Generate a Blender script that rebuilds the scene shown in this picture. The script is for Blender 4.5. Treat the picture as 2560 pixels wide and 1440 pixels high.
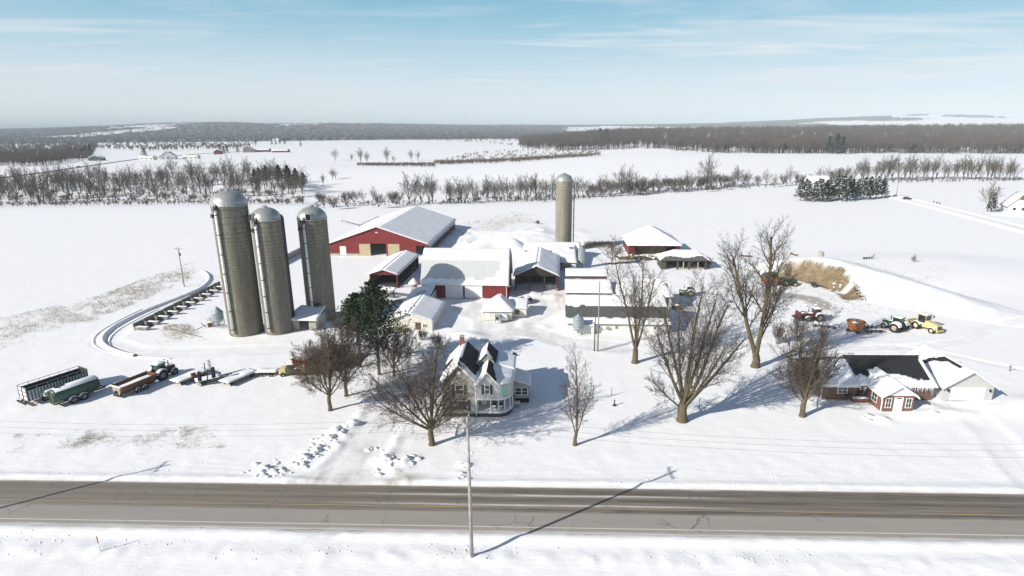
import bpy, math, random
import numpy as np
from mathutils import Vector, Matrix, noise as mnoise

for o in list(bpy.data.objects):
    bpy.data.objects.remove(o)
C = bpy.context.scene.collection
scn = bpy.context.scene
random.seed(7)
rng = np.random.default_rng(7)
RAD = math.radians

# ---------------------------------------------------------------- camera
FPX, PITCH, ROLL, CAMH = 1450.0, RAD(15.45), RAD(0.6), 43.0
_cr, _sr, _cp, _sp = math.cos(ROLL), math.sin(ROLL), math.cos(PITCH), math.sin(PITCH)
FWD = Vector((0, _cp, -_sp)); _u0 = Vector((0, _sp, _cp)); _r0 = Vector((1, 0, 0))
RIGHT = _cr*_r0 - _sr*_u0; UP = _cr*_u0 + _sr*_r0
cam = bpy.data.cameras.new('camera'); co = bpy.data.objects.new('camera', cam); C.objects.link(co)
cam.sensor_width = 36.0; cam.lens = FPX/2560*36.0; cam.clip_start = 0.5; cam.clip_end = 60000
mw = Matrix.Identity(4)
for i in range(3):
    mw[i][0] = RIGHT[i]; mw[i][1] = UP[i]; mw[i][2] = -FWD[i]
mw[2][3] = CAMH
co.matrix_world = mw
scn.camera = co

# ---------------------------------------------------------------- sky and sun
SUN_EL = RAD(28.4); SUN_AZ = math.atan2(-0.856, -0.517)      # the sun stands behind the camera, to the left
W = bpy.data.worlds.new('World'); scn.world = W; W.use_nodes = True
nt = W.node_tree; nt.nodes.clear()
def N(nt, t, **k):
    n = nt.nodes.new(t)
    for a, b in k.items():
        if a in n.inputs.keys() if isinstance(a, str) else False:
            n.inputs[a].default_value = b
        else:
            setattr(n, a, b)
    return n
sky = N(nt, 'ShaderNodeTexSky', sky_type='NISHITA', sun_disc=False, sun_elevation=SUN_EL, sun_rotation=SUN_AZ % (2*math.pi),
        altitude=200.0, air_density=1.0, dust_density=0.3, ozone_density=2.5)
tc = N(nt, 'ShaderNodeTexCoord')
sep = N(nt, 'ShaderNodeSeparateXYZ'); nt.links.new(tc.outputs['Generated'], sep.inputs[0])
def math_(nt, op, a, b=None, c=None, clamp=False):
    n = nt.nodes.new('ShaderNodeMath'); n.operation = op; n.use_clamp = clamp
    for i, q in enumerate((a, b, c)):
        if q is None: continue
        if hasattr(q, 'links') or hasattr(q, 'is_linked'): nt.links.new(q, n.inputs[i])
        else: n.inputs[i].default_value = q
    return n.outputs[0]
def ramp(nt, fac, stops, interp='LINEAR'):
    n = nt.nodes.new('ShaderNodeValToRGB'); n.color_ramp.interpolation = interp
    e = n.color_ramp.elements
    while len(e) > 1: e.remove(e[0])
    e[0].position = stops[0][0]; e[0].color = (*stops[0][1], 1) if not isinstance(stops[0][1], float) else (stops[0][1],)*3+(1,)
    for p, c in stops[1:]:
        q = e.new(p); q.color = (*c, 1) if not isinstance(c, float) else (c, c, c, 1)
    nt.links.new(fac, n.inputs[0]); return n.outputs[0]
def mixc(nt, fac, a, b, blend='MIX'):
    n = nt.nodes.new('ShaderNodeMix'); n.data_type = 'RGBA'; n.blend_type = blend
    for i, q in ((0, fac), (6, a), (7, b)):
        if hasattr(q, 'is_linked'): nt.links.new(q, n.inputs[i])
        elif i == 0: n.inputs[0].default_value = q
        else: n.inputs[i].default_value = (*q, 1)
    return n.outputs[2]
# tint the clear sky towards the cyan blue of the photograph a little above the horizon
z = sep.outputs[2]
SKY_LOW = [(0.0, (8.0, 8.6, 8.9)), (0.03, (7.0, 7.9, 8.3)), (0.09, (4.3, 6.2, 7.1)), (0.14, (2.9, 5.2, 6.4)), (0.2, (2.2, 4.5, 5.9)), (0.3, (1.5, 3.3, 5.2))]
lowc = nt.nodes.new('ShaderNodeValToRGB')
e = lowc.color_ramp.elements
while len(e) > 1: e.remove(e[0])
for i, (p, c) in enumerate(SKY_LOW):
    q = e[0] if i == 0 else e.new(p)
    q.position = p; q.color = (c[0]/10, c[1]/10, c[2]/10, 1)
nt.links.new(z, lowc.inputs[0])
low10 = mixc(nt, 1.0, lowc.outputs[0], (20.2, 20.0, 19.9), 'MULTIPLY')
facl = nt.nodes.new('ShaderNodeMapRange'); facl.inputs[1].default_value = 0.22; facl.inputs[2].default_value = 0.5
facl.inputs[3].default_value = 0.88; facl.inputs[4].default_value = 0.0
nt.links.new(z, facl.inputs[0])
skyt = mixc(nt, 1.0, sky.outputs[0], (0.32, 0.70, 1.16), 'MULTIPLY')
skyc = mixc(nt, facl.outputs[0], skyt, low10)
# thin cirrus: noise over the plane the clouds float in
dz = math_(nt, 'MAXIMUM', math_(nt, 'ADD', z, 0.035), 0.01)
cx = math_(nt, 'DIVIDE', sep.outputs[0], dz); cy = math_(nt, 'DIVIDE', sep.outputs[1], dz)
cmb = N(nt, 'ShaderNodeCombineXYZ'); nt.links.new(cx, cmb.inputs[0]); nt.links.new(cy, cmb.inputs[1])
mp = N(nt, 'ShaderNodeMapping'); mp.inputs['Scale'].default_value = (0.30, 0.42, 1); mp.inputs['Rotation'].default_value = (0, 0, 0.5)
mp.inputs['Location'].default_value = (2.3, 0.4, 0)
nt.links.new(cmb.outputs[0], mp.inputs[0])
n1 = N(nt, 'ShaderNodeTexNoise'); n1.inputs['Scale'].default_value = 0.75; n1.inputs['Detail'].default_value = 8; n1.inputs['Roughness'].default_value = 0.58; n1.inputs['Distortion'].default_value = 0.9
nt.links.new(mp.outputs[0], n1.inputs['Vector'])
mp2 = N(nt, 'ShaderNodeMapping'); mp2.inputs['Scale'].default_value = (0.5, 2.2, 1); mp2.inputs['Rotation'].default_value = (0, 0, 0.75)
nt.links.new(cmb.outputs[0], mp2.inputs[0])
n2 = N(nt, 'ShaderNodeTexNoise'); n2.inputs['Scale'].default_value = 0.7; n2.inputs['Detail'].default_value = 6; n2.inputs['Distortion'].default_value = 1.2
nt.links.new(mp2.outputs[0], n2.inputs['Vector'])
c1 = ramp(nt, n1.outputs[0], [(0.44, 0.0), (0.66, 1.0)]); c2 = ramp(nt, n2.outputs[0], [(0.48, 0.0), (0.66, 0.9)])
cl = math_(nt, 'ADD', math_(nt, 'MULTIPLY', c1, 0.75), math_(nt, 'MULTIPLY', c2, 0.6), clamp=True)
cl = math_(nt, 'MULTIPLY', cl, ramp(nt, z, [(0.0, 0.4), (0.05, 1.0), (0.16, 0.85), (0.6, 0.25)]))
veil = math_(nt, 'MULTIPLY', ramp(nt, math_(nt, 'ADD', math_(nt, 'MULTIPLY', sep.outputs[0], 0.5), 0.5), [(0.05, 1.0), (0.32, 0.95), (0.50, 0.55), (0.62, 0.7), (0.8, 0.35), (1.0, 0.25)]),
              ramp(nt, math_(nt, 'ADD', z, math_(nt, 'MULTIPLY', math_(nt, 'SUBTRACT', n1.outputs[0], 0.5), 0.14)), [(0.0, 1.0), (0.05, 0.95), (0.11, 0.45), (0.16, 0.0)]))
cl = math_(nt, 'MAXIMUM', cl, math_(nt, 'MULTIPLY', veil, 0.85))
skyc = mixc(nt, cl, skyc, (12.6, 13.6, 14.3))
bg = N(nt, 'ShaderNodeBackground'); bg.inputs[1].default_value = 0.05
nt.links.new(skyc, bg.inputs[0])
out = N(nt, 'ShaderNodeOutputWorld'); nt.links.new(bg.outputs[0], out.inputs[0])

sd = bpy.data.lights.new('sun', 'SUN'); sd.energy = 5.0; sd.angle = RAD(0.5); sd.color = (1.0, 0.94, 0.845)
so = bpy.data.objects.new('sun', sd); C.objects.link(so)
sdir = Vector((0.856*math.cos(SUN_EL), 0.517*math.cos(SUN_EL), -math.sin(SUN_EL)))
so.rotation_euler = sdir.to_track_quat('-Z', 'Y').to_euler()
scn.view_settings.view_transform = 'Standard'; scn.view_settings.look = 'None'
scn.view_settings.gamma = 1.0; scn.view_settings.exposure = 0.30
scn.render.resolution_x = 1024; scn.render.resolution_y = 576

# ---------------------------------------------------------------- numeric noise, terrain height
def _h(ix, iy, s):
    a = (ix.astype(np.int64)*374761393 + iy.astype(np.int64)*668265263 + s*1442695041) & 0xffffffff
    a = ((a ^ (a >> 13))*1274126177) & 0xffffffff
    return ((a ^ (a >> 16)) & 0xffff)/65535.0
def vn(x, y, s=0):
    x = np.asarray(x, float); y = np.asarray(y, float)
    ix = np.floor(x); iy = np.floor(y); fx = x-ix; fy = y-iy
    fx = fx*fx*(3-2*fx); fy = fy*fy*(3-2*fy)
    a = _h(ix, iy, s); b = _h(ix+1, iy, s); c = _h(ix, iy+1, s); d = _h(ix+1, iy+1, s)
    return (a*(1-fx)+b*fx)*(1-fy)+(c*(1-fx)+d*fx)*fy
def fbm(x, y, s=0, o=4):
    t = 0; a = 0.5
    for k in range(o):
        t = t + a*vn(x*2**k, y*2**k, s+k*17); a *= 0.5
    return t
def ss(a, b, x):
    t = np.clip((x-a)/(b-a), 0, 1); return t*t*(3-2*t)
def G0(px, py, z=0.0):
    u = (float(px)-1280)/FPX; v = (720-float(py))/FPX
    d = FWD + u*RIGHT + v*UP; t = (z-CAMH)/d.z
    return (d.x*t, d.y*t)
def dpoly(x, y, pts):
    """distance to a polyline and the position along it (0-1)"""
    best = np.full(np.shape(x), 1e9); tt = np.zeros(np.shape(x)); n = len(pts)-1
    for i in range(n):
        ax, ay = pts[i]; bx, by = pts[i+1]; L = (bx-ax)**2+(by-ay)**2
        t = np.clip(((x-ax)*(bx-ax)+(y-ay)*(by-ay))/L, 0, 1)
        d = np.hypot(x-ax-t*(bx-ax), y-ay-t*(by-ay))
        m = d < best; best = np.where(m, d, best); tt = np.where(m, (i+t)/n, tt)
    return best, tt
def yc(x): return 58.65 - 0.041*x
DRIVE = [G0(*p) for p in ((850, 1240), (880, 1175), (925, 1100), (965, 1030), (1000, 960), (1060, 900), (1130, 865), (1240, 835), (1330, 825), (1400, 850), (1550, 868))]
YARD = [G0(*p) for p in ((1250, 830), (1240, 790), (1170, 770), (1160, 755))]
YARD2 = [G0(*p) for p in ((1330, 825), (1400, 790), (1390, 745), (1340, 738))]
LANE = [G0(*p) for p in ((1000, 850), (900, 868), (700, 872), (450, 880), (330, 878), (265, 855), (300, 815), (380, 775), (460, 745), (515, 722), (545, 690))]
BERM = [G0(*p) for p in ((330, 893), (262, 870), (243, 855), (255, 835), (300, 808), (370, 775), (450, 745), (505, 722), (528, 700), (522, 685), (505, 678))]
LANE2 = [G0(*p) for p in ((2560, 800), (2480, 815), (2420, 850), (2300, 865), (2100, 870), (1900, 860), (1600, 860))]
LANE3 = [G0(*p) for p in ((2560, 925), (2440, 900), (2350, 880), (2250, 865))]
GDRIVE = [G0(*p) for p in ((2400, 1005), (2480, 1080), (2560, 1180), (2620, 1240))]
MUD = [G0(*p) for p in ((1890, 735), (1960, 738), (2030, 748), (2060, 765))]
PILES = [(*G0(px, py), r, r*0.8) for px, py, r in ((678, 1180, 1.6), (762, 1150, 1.3), (790, 1125, 1.3), (815, 1102, 1.2), (845, 1080, 1.1), (875, 1062, 1.0), (960, 1152, 1.3), (1005, 1160, 1.3), (1028, 1148, 1.0), (1150, 1190, 0.9), (1162, 1160, 0.8), (1240, 1062, 1.2), (1095, 812, 2.2), (2330, 1020, 1.6), (2200, 1048, 1.3))]
MT = [(80.5, 160), (88, 162), (98, 150), (106, 138), (113, 127)]
def hgt(x, y):
    x = np.asarray(x, float); y = np.asarray(y, float)
    r = np.hypot(x, y)
    h = 0.10*(fbm(x*0.11, y*0.11, 3, 3)-0.5) + 0.09*(fbm(x*0.55, y*0.4, 9, 3)-0.5)*ss(500, 200, y)
    # mound of sand and snow on the right, cut open on its left side
    d, t = dpoly(x, y, MT)
    crest = np.interp(t, [0, 0.3, 0.7, 1], [5.4, 5.8, 3.6, 0.6])
    wid = np.interp(t, [0, 0.5, 1], [19, 15, 9])
    m = crest*np.clip(1-(d/wid)**1.5, 0, 1)
    cut = x - (84.5 + 4.5*np.sin((y-140)*0.13) - 0.25*(y-150) + 1.8*(vn(x*0.3, y*0.3, 5)-0.5))
    m = m*ss(-2.6, 1.8, cut)
    m = m + 0.35*(fbm(x*0.8, y*0.8, 21, 3)-0.5)*(m > 0.4) + 1.0*(np.abs(fbm(x*0.30, y*0.30, 25, 2)-0.45)-0.08)*np.exp(-((cut-0.0)/3.2)**2)*(m > 0.15)
    h = h + m
    # low shelf behind the mound and drifts around the yard
    h = h + 1.2*ss(30, 8, np.hypot((x-120)*0.5, y-172))
    for cx, cy, rx, ry, a in ((-8, 205, 9, 8, 4.4), (1, 203, 5, 5, 3.0), (-13, 196, 6, 7, 2.5), (5, 149, 2.6, 1.6, 1.0), (11, 147, 2, 1.5, 0.7), (66.5, 80.6, 6, 1.2, 0.5), (74, 82.5, 3, 1, 0.4),
                              (83, 82, 5, 3.4, 1.1), (86, 77, 5, 3, 0.8), (-9.5, 117.5, 3, 2, 0.8), (2.6, 79.5, 4, 0.9, 0.5), (-26, 105, 5, 3, 0.5)):
        h = h + a*np.exp(-(((x-cx)/rx)**2+((y-cy)/ry)**2))
    for cx, cy, rx, ry in PILES:
        g_ = np.exp(-(((x-cx)/rx)**2+((y-cy)/ry)**2)); h = h + g_*(0.75*vn(x*1.1, y*1.1, 33)**1.5+0.1)
    # rough broken bank behind the barns
    bk = np.exp(-(((x-4)/26)**2+((y-232)/26)**2))
    h = h + bk*(2.2*fbm(x*0.09, y*0.09, 31, 4)+1.4*ss(6, -2, np.abs(fbm(x*0.05, y*0.05, 44, 2)-0.5)*40))*0.9
    # road cut, ploughed banks
    e = np.abs(y-yc(x)); near = (np.abs(x) < 600)
    h = np.where(near, h*ss(3.2, 8, e), h)
    drv, _ = dpoly(x, y, DRIVE)
    drm = ss(3.2, 4.6, drv)
    bank = 0.26*np.exp(-((e-5.1)/0.6)**2)*(0.4+1.1*fbm(x*0.7, y*0.7, 12, 3)) + 0.20*np.exp(-((e-8.2)/1.0)**2)*(y < yc(x)+3)*(0.1+1.5*vn(x*0.9, y*1.2, 8)**2) + 0.12*(fbm(x*0.9, y*1.6, 18, 4)-0.5)*ss(4.6, 6.5, e)*ss(24, 10, e)
    h = h + np.where(near, bank*drm, 0) - np.where(near & (e < 4.4), 0.12, 0)
    dw = 2.6 + 4.2*ss(70, 62.5, y)
    h = h - 0.14*ss(dw+1.0, dw, drv) + 0.34*np.exp(-((drv-dw-1.3)/0.6)**2)*(0.05+1.3*vn(x*0.9, y*0.9, 14)**2)*(y < 92)*(y > 63.5)
    tr = np.abs(np.sin(drv*3.4+3*vn(x*0.15, y*0.15, 2)))
    h = h + 0.03*tr*(drv < 2.6)
    for P, w in ((LANE, 3.0), (LANE2, 1.6), (LANE3, 1.1), (GDRIVE, 2.6), (YARD, 5), (YARD2, 4)):
        q, _ = dpoly(x, y, P)
        h = h - 0.10*ss(w, w*0.6, q) + (0.03 if P is LANE else 0.09)*np.exp(-((q-w*1.12)/0.5)**2)*(0.1+1.2*vn(x*0.3, y*0.3, 19)) + 0.04*np.sin(q*6)*(q < w*1.2)*ss(0.3, 0.6, vn(x*.08, y*.08, 77))
    q, t = dpoly(x, y, BERM)
    h = h + 0.0*q
    # far country: shallow valley, the wooded rise on the right, ridges at the skyline
    az = x/np.maximum(y, 1)
    h = h - 5*ss(330, 420, y)*ss(620, 480, y)*ss(0.35, -0.1, az)
    h = h + ss(620, 900, y)*4*(fbm(x*0.0016, y*0.003, 51, 3)-0.45)
    h = h + 9*np.exp(-(((x-170)/260)**2+((y-760)/150)**2))
    h = h + 21*ss(880, 1500, y)*ss(-0.02, 0.22, az)*ss(2600, 1700, y)
    h = h - 7*np.exp(-(((x+60)/240)**2+((y-850)/130)**2))
    far = ss(2600, 6500, y)
    amp = np.interp(az, [-1.2, -0.8, -0.62, -0.5, -0.3, -0.1, 0.1, 0.35, 0.5, 0.7, 0.85, 1.0], [70, 85, 118, 135, 112, 74, 60, 62, 96, 124, 100, 118])
    h = h + far*amp*(0.62+0.60*fbm(x*0.00045, y*0.00025, 61, 4)) - 0.55*ss(7500, 12000, y)*amp
    return h
def Hz(x, y): return float(hgt(x, y))
def G(px, py):
    """point of the terrain seen at a pixel of the photograph"""
    zz = 0.0
    for _ in range(12):
        x, y = G0(px, py, zz); zz = 0.5*zz+0.5*Hz(x, y)
    return Vector((x, y, Hz(x, y)))
def top_at(px, py, base):
    """height above the base of a thing whose top shows at py"""
    u = (float(px)-1280)/FPX; v = (720-float(py))/FPX; d = FWD+u*RIGHT+v*UP
    return CAMH + d.z*base[1]/d.y - base[2]

# ---------------------------------------------------------------- materials
def mat(name, col, rough=0.7, metal=0.0, var=0.12, scale=3.0, bump=0.0, bscale=None, col2=None, alpha=None, spec=0.3, trans=0):
    m = bpy.data.materials.new(name); m.use_nodes = True; nt = m.node_tree; b = nt.nodes['Principled BSDF']
    b.inputs['Roughness'].default_value = rough; b.inputs['Metallic'].default_value = metal
    b.inputs['Specular IOR Level'].default_value = spec
    tc = nt.nodes.new('ShaderNodeTexCoord')
    n = nt.nodes.new('ShaderNodeTexNoise'); n.inputs['Scale'].default_value = scale; n.inputs['Detail'].default_value = 6; n.inputs['Roughness'].default_value = 0.65
    nt.links.new(tc.outputs['Object'], n.inputs['Vector'])
    c2 = col2 if col2 else tuple(c*(1-2.2*var) for c in col)
    c1 = col if col2 else tuple(min(1, c*(1+var)) for c in col)
    f = ramp(nt, n.outputs[0], [(0.33, 0.0), (0.67, 1.0)])
    nt.links.new(mixc(nt, f, c2, c1), b.inputs['Base Color'])
    if bump:
        n2 = nt.nodes.new('ShaderNodeTexNoise'); n2.inputs['Scale'].default_value = bscale or scale*3; n2.inputs['Detail'].default_value = 5
        nt.links.new(tc.outputs['Object'], n2.inputs['Vector'])
        bp = nt.nodes.new('ShaderNodeBump'); bp.inputs['Strength'].default_value = min(1, bump*4); bp.inputs['Distance'].default_value = bump
        nt.links.new(n2.outputs[0], bp.inputs['Height']); nt.links.new(bp.outputs[0], b.inputs['Normal'])
    return m
SNOWC = (0.87, 0.872, 0.875)
M_ = {}
M_['snow'] = mat('snow', SNOWC, 0.75, var=0.015, scale=1.5, bump=0.05, bscale=2.2, spec=0.2)
def stripes(name, col, dark, period, axis, rough=0.6, duty=0.12, metal=0.0, bump=0.02, stain=0.25):
    """ribbed or boarded sheet: a seam every `period` metres along an axis"""
    m = bpy.data.materials.new(name); m.use_nodes = True; nt = m.node_tree; b = nt.nodes['Principled BSDF']
    b.inputs['Roughness'].default_value = rough; b.inputs['Metallic'].default_value = metal; b.inputs['Specular IOR Level'].default_value = 0.25
    tc = nt.nodes.new('ShaderNodeTexCoord'); sp = nt.nodes.new('ShaderNodeSeparateXYZ'); nt.links.new(tc.outputs['Object'], sp.inputs[0])
    src = sp.outputs['XYZ'.index(axis)] if axis != 'XY' else math_(nt, 'ADD', sp.outputs[0], sp.outputs[1])
    w = math_(nt, 'FRACT', math_(nt, 'DIVIDE', src, period))
    s = ramp(nt, w, [(0.0, 1.0), (duty, 0.0), (1-duty*0.5, 0.0), (1.0, 1.0)])
    n = nt.nodes.new('ShaderNodeTexNoise'); n.inputs['Scale'].default_value = 0.8; n.inputs['Detail'].default_value = 8; n.inputs['Roughness'].default_value = 0.7
    nt.links.new(tc.outputs['Object'], n.inputs['Vector'])
    c = mixc(nt, ramp(nt, n.outputs[0], [(0.3, 0.0), (0.7, 1.0)]), tuple(q*(1-stain) for q in col), col)
    c = mixc(nt, s, c, dark); nt.links.new(c, b.inputs['Base Color'])
    bp = nt.nodes.new('ShaderNodeBump'); bp.inputs['Strength'].default_value = 0.5; bp.inputs['Distance'].default_value = bump; bp.invert = True
    nt.links.new(s, bp.inputs['Height']); nt.links.new(bp.outputs[0], b.inputs['Normal'])
    return m
M_['red_siding'] = stripes('red_siding', (0.235, 0.035, 0.035), (0.14, 0.02, 0.02), 0.3, 'XY', stain=0.4)
M_['red_boards'] = stripes('red_boards', (0.17, 0.032, 0.03), (0.08, 0.02, 0.02), 0.22, 'XY', stain=0.5)
M_['white_siding'] = stripes('white_siding', (0.72, 0.71, 0.67), (0.5, 0.49, 0.46), 0.3, 'XY', stain=0.12)
M_['lap_siding'] = stripes('lap_siding', (0.40, 0.385, 0.35), (0.24, 0.23, 0.21), 0.14, 'Z', stain=0.18, duty=0.2)
M_['lap_siding_pale'] = stripes('lap_siding_pale', (0.56, 0.555, 0.54), (0.40, 0.40, 0.39), 0.16, 'Z', stain=0.06, duty=0.15)
M_['cream_siding'] = stripes('cream_siding', (0.70, 0.68, 0.60), (0.5, 0.48, 0.42), 0.2, 'Z', stain=0.15)
M_['grey_boards'] = stripes('grey_boards', (0.24, 0.23, 0.2), (0.09, 0.09, 0.08), 0.25, 'XY', stain=0.4)
M_['shade_dark'] = stripes('shade_dark', (0.05, 0.035, 0.03), (0.02, 0.015, 0.015), 0.25, 'XY')  # near black, colours in the shade under the pole barn's front gable
M_['tan_boards'] = stripes('tan_boards', (0.52, 0.44, 0.28), (0.30, 0.25, 0.15), 0.5, 'XY', stain=0.25)
M_['roof_metal'] = stripes('roof_metal', (0.56, 0.58, 0.57), (0.3, 0.32, 0.32), 0.6, 'X', rough=0.5, stain=0.1)
M_['roof_dark'] = mat('roof_dark', (0.022, 0.023, 0.026), 0.9, var=0.3, scale=4, bump=0.01)
M_['roof_grey'] = mat('roof_grey', (0.115, 0.118, 0.115), 0.9, var=0.25, scale=3, bump=0.01)
M_['white_paint'] = mat('white_paint', (0.78, 0.78, 0.76), 0.5, var=0.04)
M_['door_white'] = mat('door_white', (0.8, 0.78, 0.77), 0.5, var=0.04, scale=1)
M_['concrete'] = mat('concrete', (0.42, 0.4, 0.35), 0.9, var=0.18, scale=2, bump=0.01)
M_['concrete_tan'] = mat('concrete_tan', (0.36, 0.31, 0.24), 0.9, var=0.2, scale=2)
M_['dark_gap'] = mat('dark_gap', (0.012, 0.012, 0.012), 0.95)
M_['glass'] = mat('glass', (0.02, 0.025, 0.03), 0.08, var=0.1, spec=0.8)
M_['galv'] = mat('galvanised', (0.42, 0.46, 0.47), 0.42, metal=0.35, var=0.12, scale=2)
M_['galv_blue'] = mat('galvanised_blue', (0.36, 0.43, 0.46), 0.45, metal=0.25, var=0.12, scale=2)
M_['rust'] = mat('rusty_steel', (0.20, 0.095, 0.055), 0.8, scale=3, col2=(0.08, 0.045, 0.03), bump=0.01)
M_['rust_orange'] = mat('rust_orange', (0.50, 0.19, 0.06), 0.65, scale=2.5, col2=(0.24, 0.09, 0.035))
M_['red_paint'] = mat('red_paint', (0.24, 0.035, 0.03), 0.5, var=0.25)
M_['maroon'] = mat('maroon_paint', (0.11, 0.035, 0.03), 0.65, var=0.25)
M_['green_paint'] = mat('green_paint', (0.03, 0.115, 0.055), 0.4, var=0.25)
M_['green_tank'] = mat('green_tank', (0.03, 0.125, 0.10), 0.4, scale=1.2, col2=(0.05, 0.06, 0.04))
M_['olive'] = mat('olive_grime', (0.11, 0.115, 0.05), 0.7, var=0.3)
M_['yellow_paint'] = mat('yellow_paint', (0.62, 0.50, 0.14), 0.5, scale=2, col2=(0.42, 0.34, 0.13))
M_['yellow_pale'] = mat('yellow_pale', (0.66, 0.58, 0.3), 0.6, scale=1.5, col2=(0.45, 0.38, 0.2))
M_['black'] = mat('black_rubber', (0.016, 0.016, 0.017), 0.85, var=0.2, bump=0.01)
M_['dark_steel'] = mat('dark_steel', (0.045, 0.045, 0.048), 0.6, var=0.3)
M_['grey_steel'] = mat('grey_steel', (0.22, 0.23, 0.23), 0.55, var=0.2)
M_['wood_pole'] = mat('wood_pole', (0.33, 0.30, 0.25), 0.9, scale=6, col2=(0.2, 0.17, 0.13), bump=0.01)
M_['wood_brown'] = mat('wood_brown', (0.14, 0.10, 0.065), 0.9, scale=4, var=0.35)
M_['wire'] = mat('wire', (0.18, 0.18, 0.18), 0.6)
M_['shutter'] = mat('shutter_green', (0.07, 0.09, 0.075), 0.7, var=0.15)
M_['mint'] = mat('mint_green', (0.36, 0.58, 0.46), 0.7, var=0.1)
M_['stone'] = mat('field_stone', (0.10, 0.085, 0.065), 0.9, scale=4, var=0.4, bump=0.03)
M_['orange'] = mat('orange_plastic', (0.6, 0.12, 0.06), 0.6)
M_['icicle'] = mat('icicle', (0.75, 0.78, 0.82), 0.15, var=0.03, spec=0.6)
M_['car_dark'] = mat('car_dark', (0.04, 0.045, 0.06), 0.3, var=0.2, spec=0.6)
M_['hay'] = mat('hay', (0.42, 0.33, 0.17), 0.95, scale=5, var=0.3, bump=0.03)
def bark(name, a, b_, snowy=0.0):
    m = bpy.data.materials.new(name); m.use_nodes = True; nt = m.node_tree; b = nt.nodes['Principled BSDF']
    b.inputs['Roughness'].default_value = 0.9; b.inputs['Specular IOR Level'].default_value = 0.1
    tc = nt.nodes.new('ShaderNodeTexCoord'); mp = nt.nodes.new('ShaderNodeMapping'); mp.inputs['Scale'].default_value = (5, 5, 1.2)
    nt.links.new(tc.outputs['Object'], mp.inputs[0]); n = nt.nodes.new('ShaderNodeTexNoise'); n.inputs['Scale'].default_value = 1.6; n.inputs['Detail'].default_value = 6
    nt.links.new(mp.outputs[0], n.inputs['Vector'])
    c = mixc(nt, ramp(nt, n.outputs[0], [(0.35, 0.0), (0.65, 1.0)]), b_, a)
    if snowy:
        ge = nt.nodes.new('ShaderNodeNewGeometry'); sp = nt.nodes.new('ShaderNodeSeparateXYZ'); nt.links.new(ge.outputs['Normal'], sp.inputs[0])
        n3 = nt.nodes.new('ShaderNodeTexNoise'); n3.inputs['Scale'].default_value = 1.1; nt.links.new(tc.outputs['Object'], n3.inputs['Vector'])
        f = math_(nt, 'ADD', sp.outputs[2], math_(nt, 'MULTIPLY', n3.outputs[0], 1.0))
        c = mixc(nt, ramp(nt, math_(nt, 'MULTIPLY', f, 0.5), [((1.45-snowy)/2, 0.0), ((1.55-snowy)/2, 1.0)]), c, SNOWC)
    nt.links.new(c, b.inputs['Base Color']); return m
M_['bark'] = bark('bark_olive_brown', (0.17, 0.14, 0.085), (0.075, 0.06, 0.04))
M_['bark_grey'] = bark('bark_grey_brown', (0.19, 0.17, 0.14), (0.09, 0.08, 0.065))
M_['twig'] = bark('twig_brown', (0.125, 0.105, 0.085), (0.08, 0.066, 0.055))
M_['twig_brown'] = bark('twig_red_brown', (0.13, 0.095, 0.075), (0.08, 0.058, 0.048))
M_['twig_far'] = bark('twig_far', (0.12, 0.098, 0.078), (0.07, 0.056, 0.045))
M_['twig_wood'] = bark('twig_wood', (0.15, 0.118, 0.10), (0.08, 0.062, 0.055))
M_['twig_tan'] = bark('twig_tan', (0.2, 0.16, 0.11), (0.12, 0.09, 0.065))
M_['needles'] = bark('needles', (0.045, 0.07, 0.034), (0.024, 0.038, 0.02))
M_['needles_snow'] = bark('needles_with_snow', (0.04, 0.055, 0.032), (0.022, 0.033, 0.022), 0.2)
M_['needles_far'] = bark('needles_far', (0.03, 0.045, 0.028), (0.018, 0.026, 0.018))
M_['straw'] = bark('dry_grass', (0.42, 0.36, 0.23), (0.27, 0.22, 0.14))
M_['straw_pale'] = bark('dry_grass_pale', (0.55, 0.50, 0.40), (0.40, 0.36, 0.28))
def brick_mat(name, a, b_, mortar):
    m = bpy.data.materials.new(name); m.use_nodes = True; nt = m.node_tree; b = nt.nodes['Principled BSDF']; b.inputs['Roughness'].default_value = 0.9
    tc = nt.nodes.new('ShaderNodeTexCoord'); sp = nt.nodes.new('ShaderNodeSeparateXYZ'); nt.links.new(tc.outputs['Object'], sp.inputs[0])
    cb = nt.nodes.new('ShaderNodeCombineXYZ'); nt.links.new(math_(nt, 'ADD', sp.outputs[0], sp.outputs[1]), cb.inputs[0]); nt.links.new(sp.outputs[2], cb.inputs[1])
    br = nt.nodes.new('ShaderNodeTexBrick'); br.inputs['Scale'].default_value = 1.0; br.inputs['Brick Width'].default_value = 0.24; br.inputs['Row Height'].default_value = 0.09
    br.inputs['Mortar Size'].default_value = 0.008; br.inputs['Color1'].default_value = (*a, 1); br.inputs['Color2'].default_value = (*b_, 1); br.inputs['Mortar'].default_value = (*mortar, 1)
    nt.links.new(cb.outputs[0], br.inputs['Vector']); nt.links.new(br.outputs[0], b.inputs['Base Color']); return m
M_['brick'] = brick_mat('brick_brown', (0.17, 0.065, 0.04), (0.10, 0.04, 0.028), (0.22, 0.18, 0.15))
M_['brick_red'] = brick_mat('brick_red', (0.20, 0.068, 0.045), (0.13, 0.048, 0.034), (0.22, 0.17, 0.14))
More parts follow.
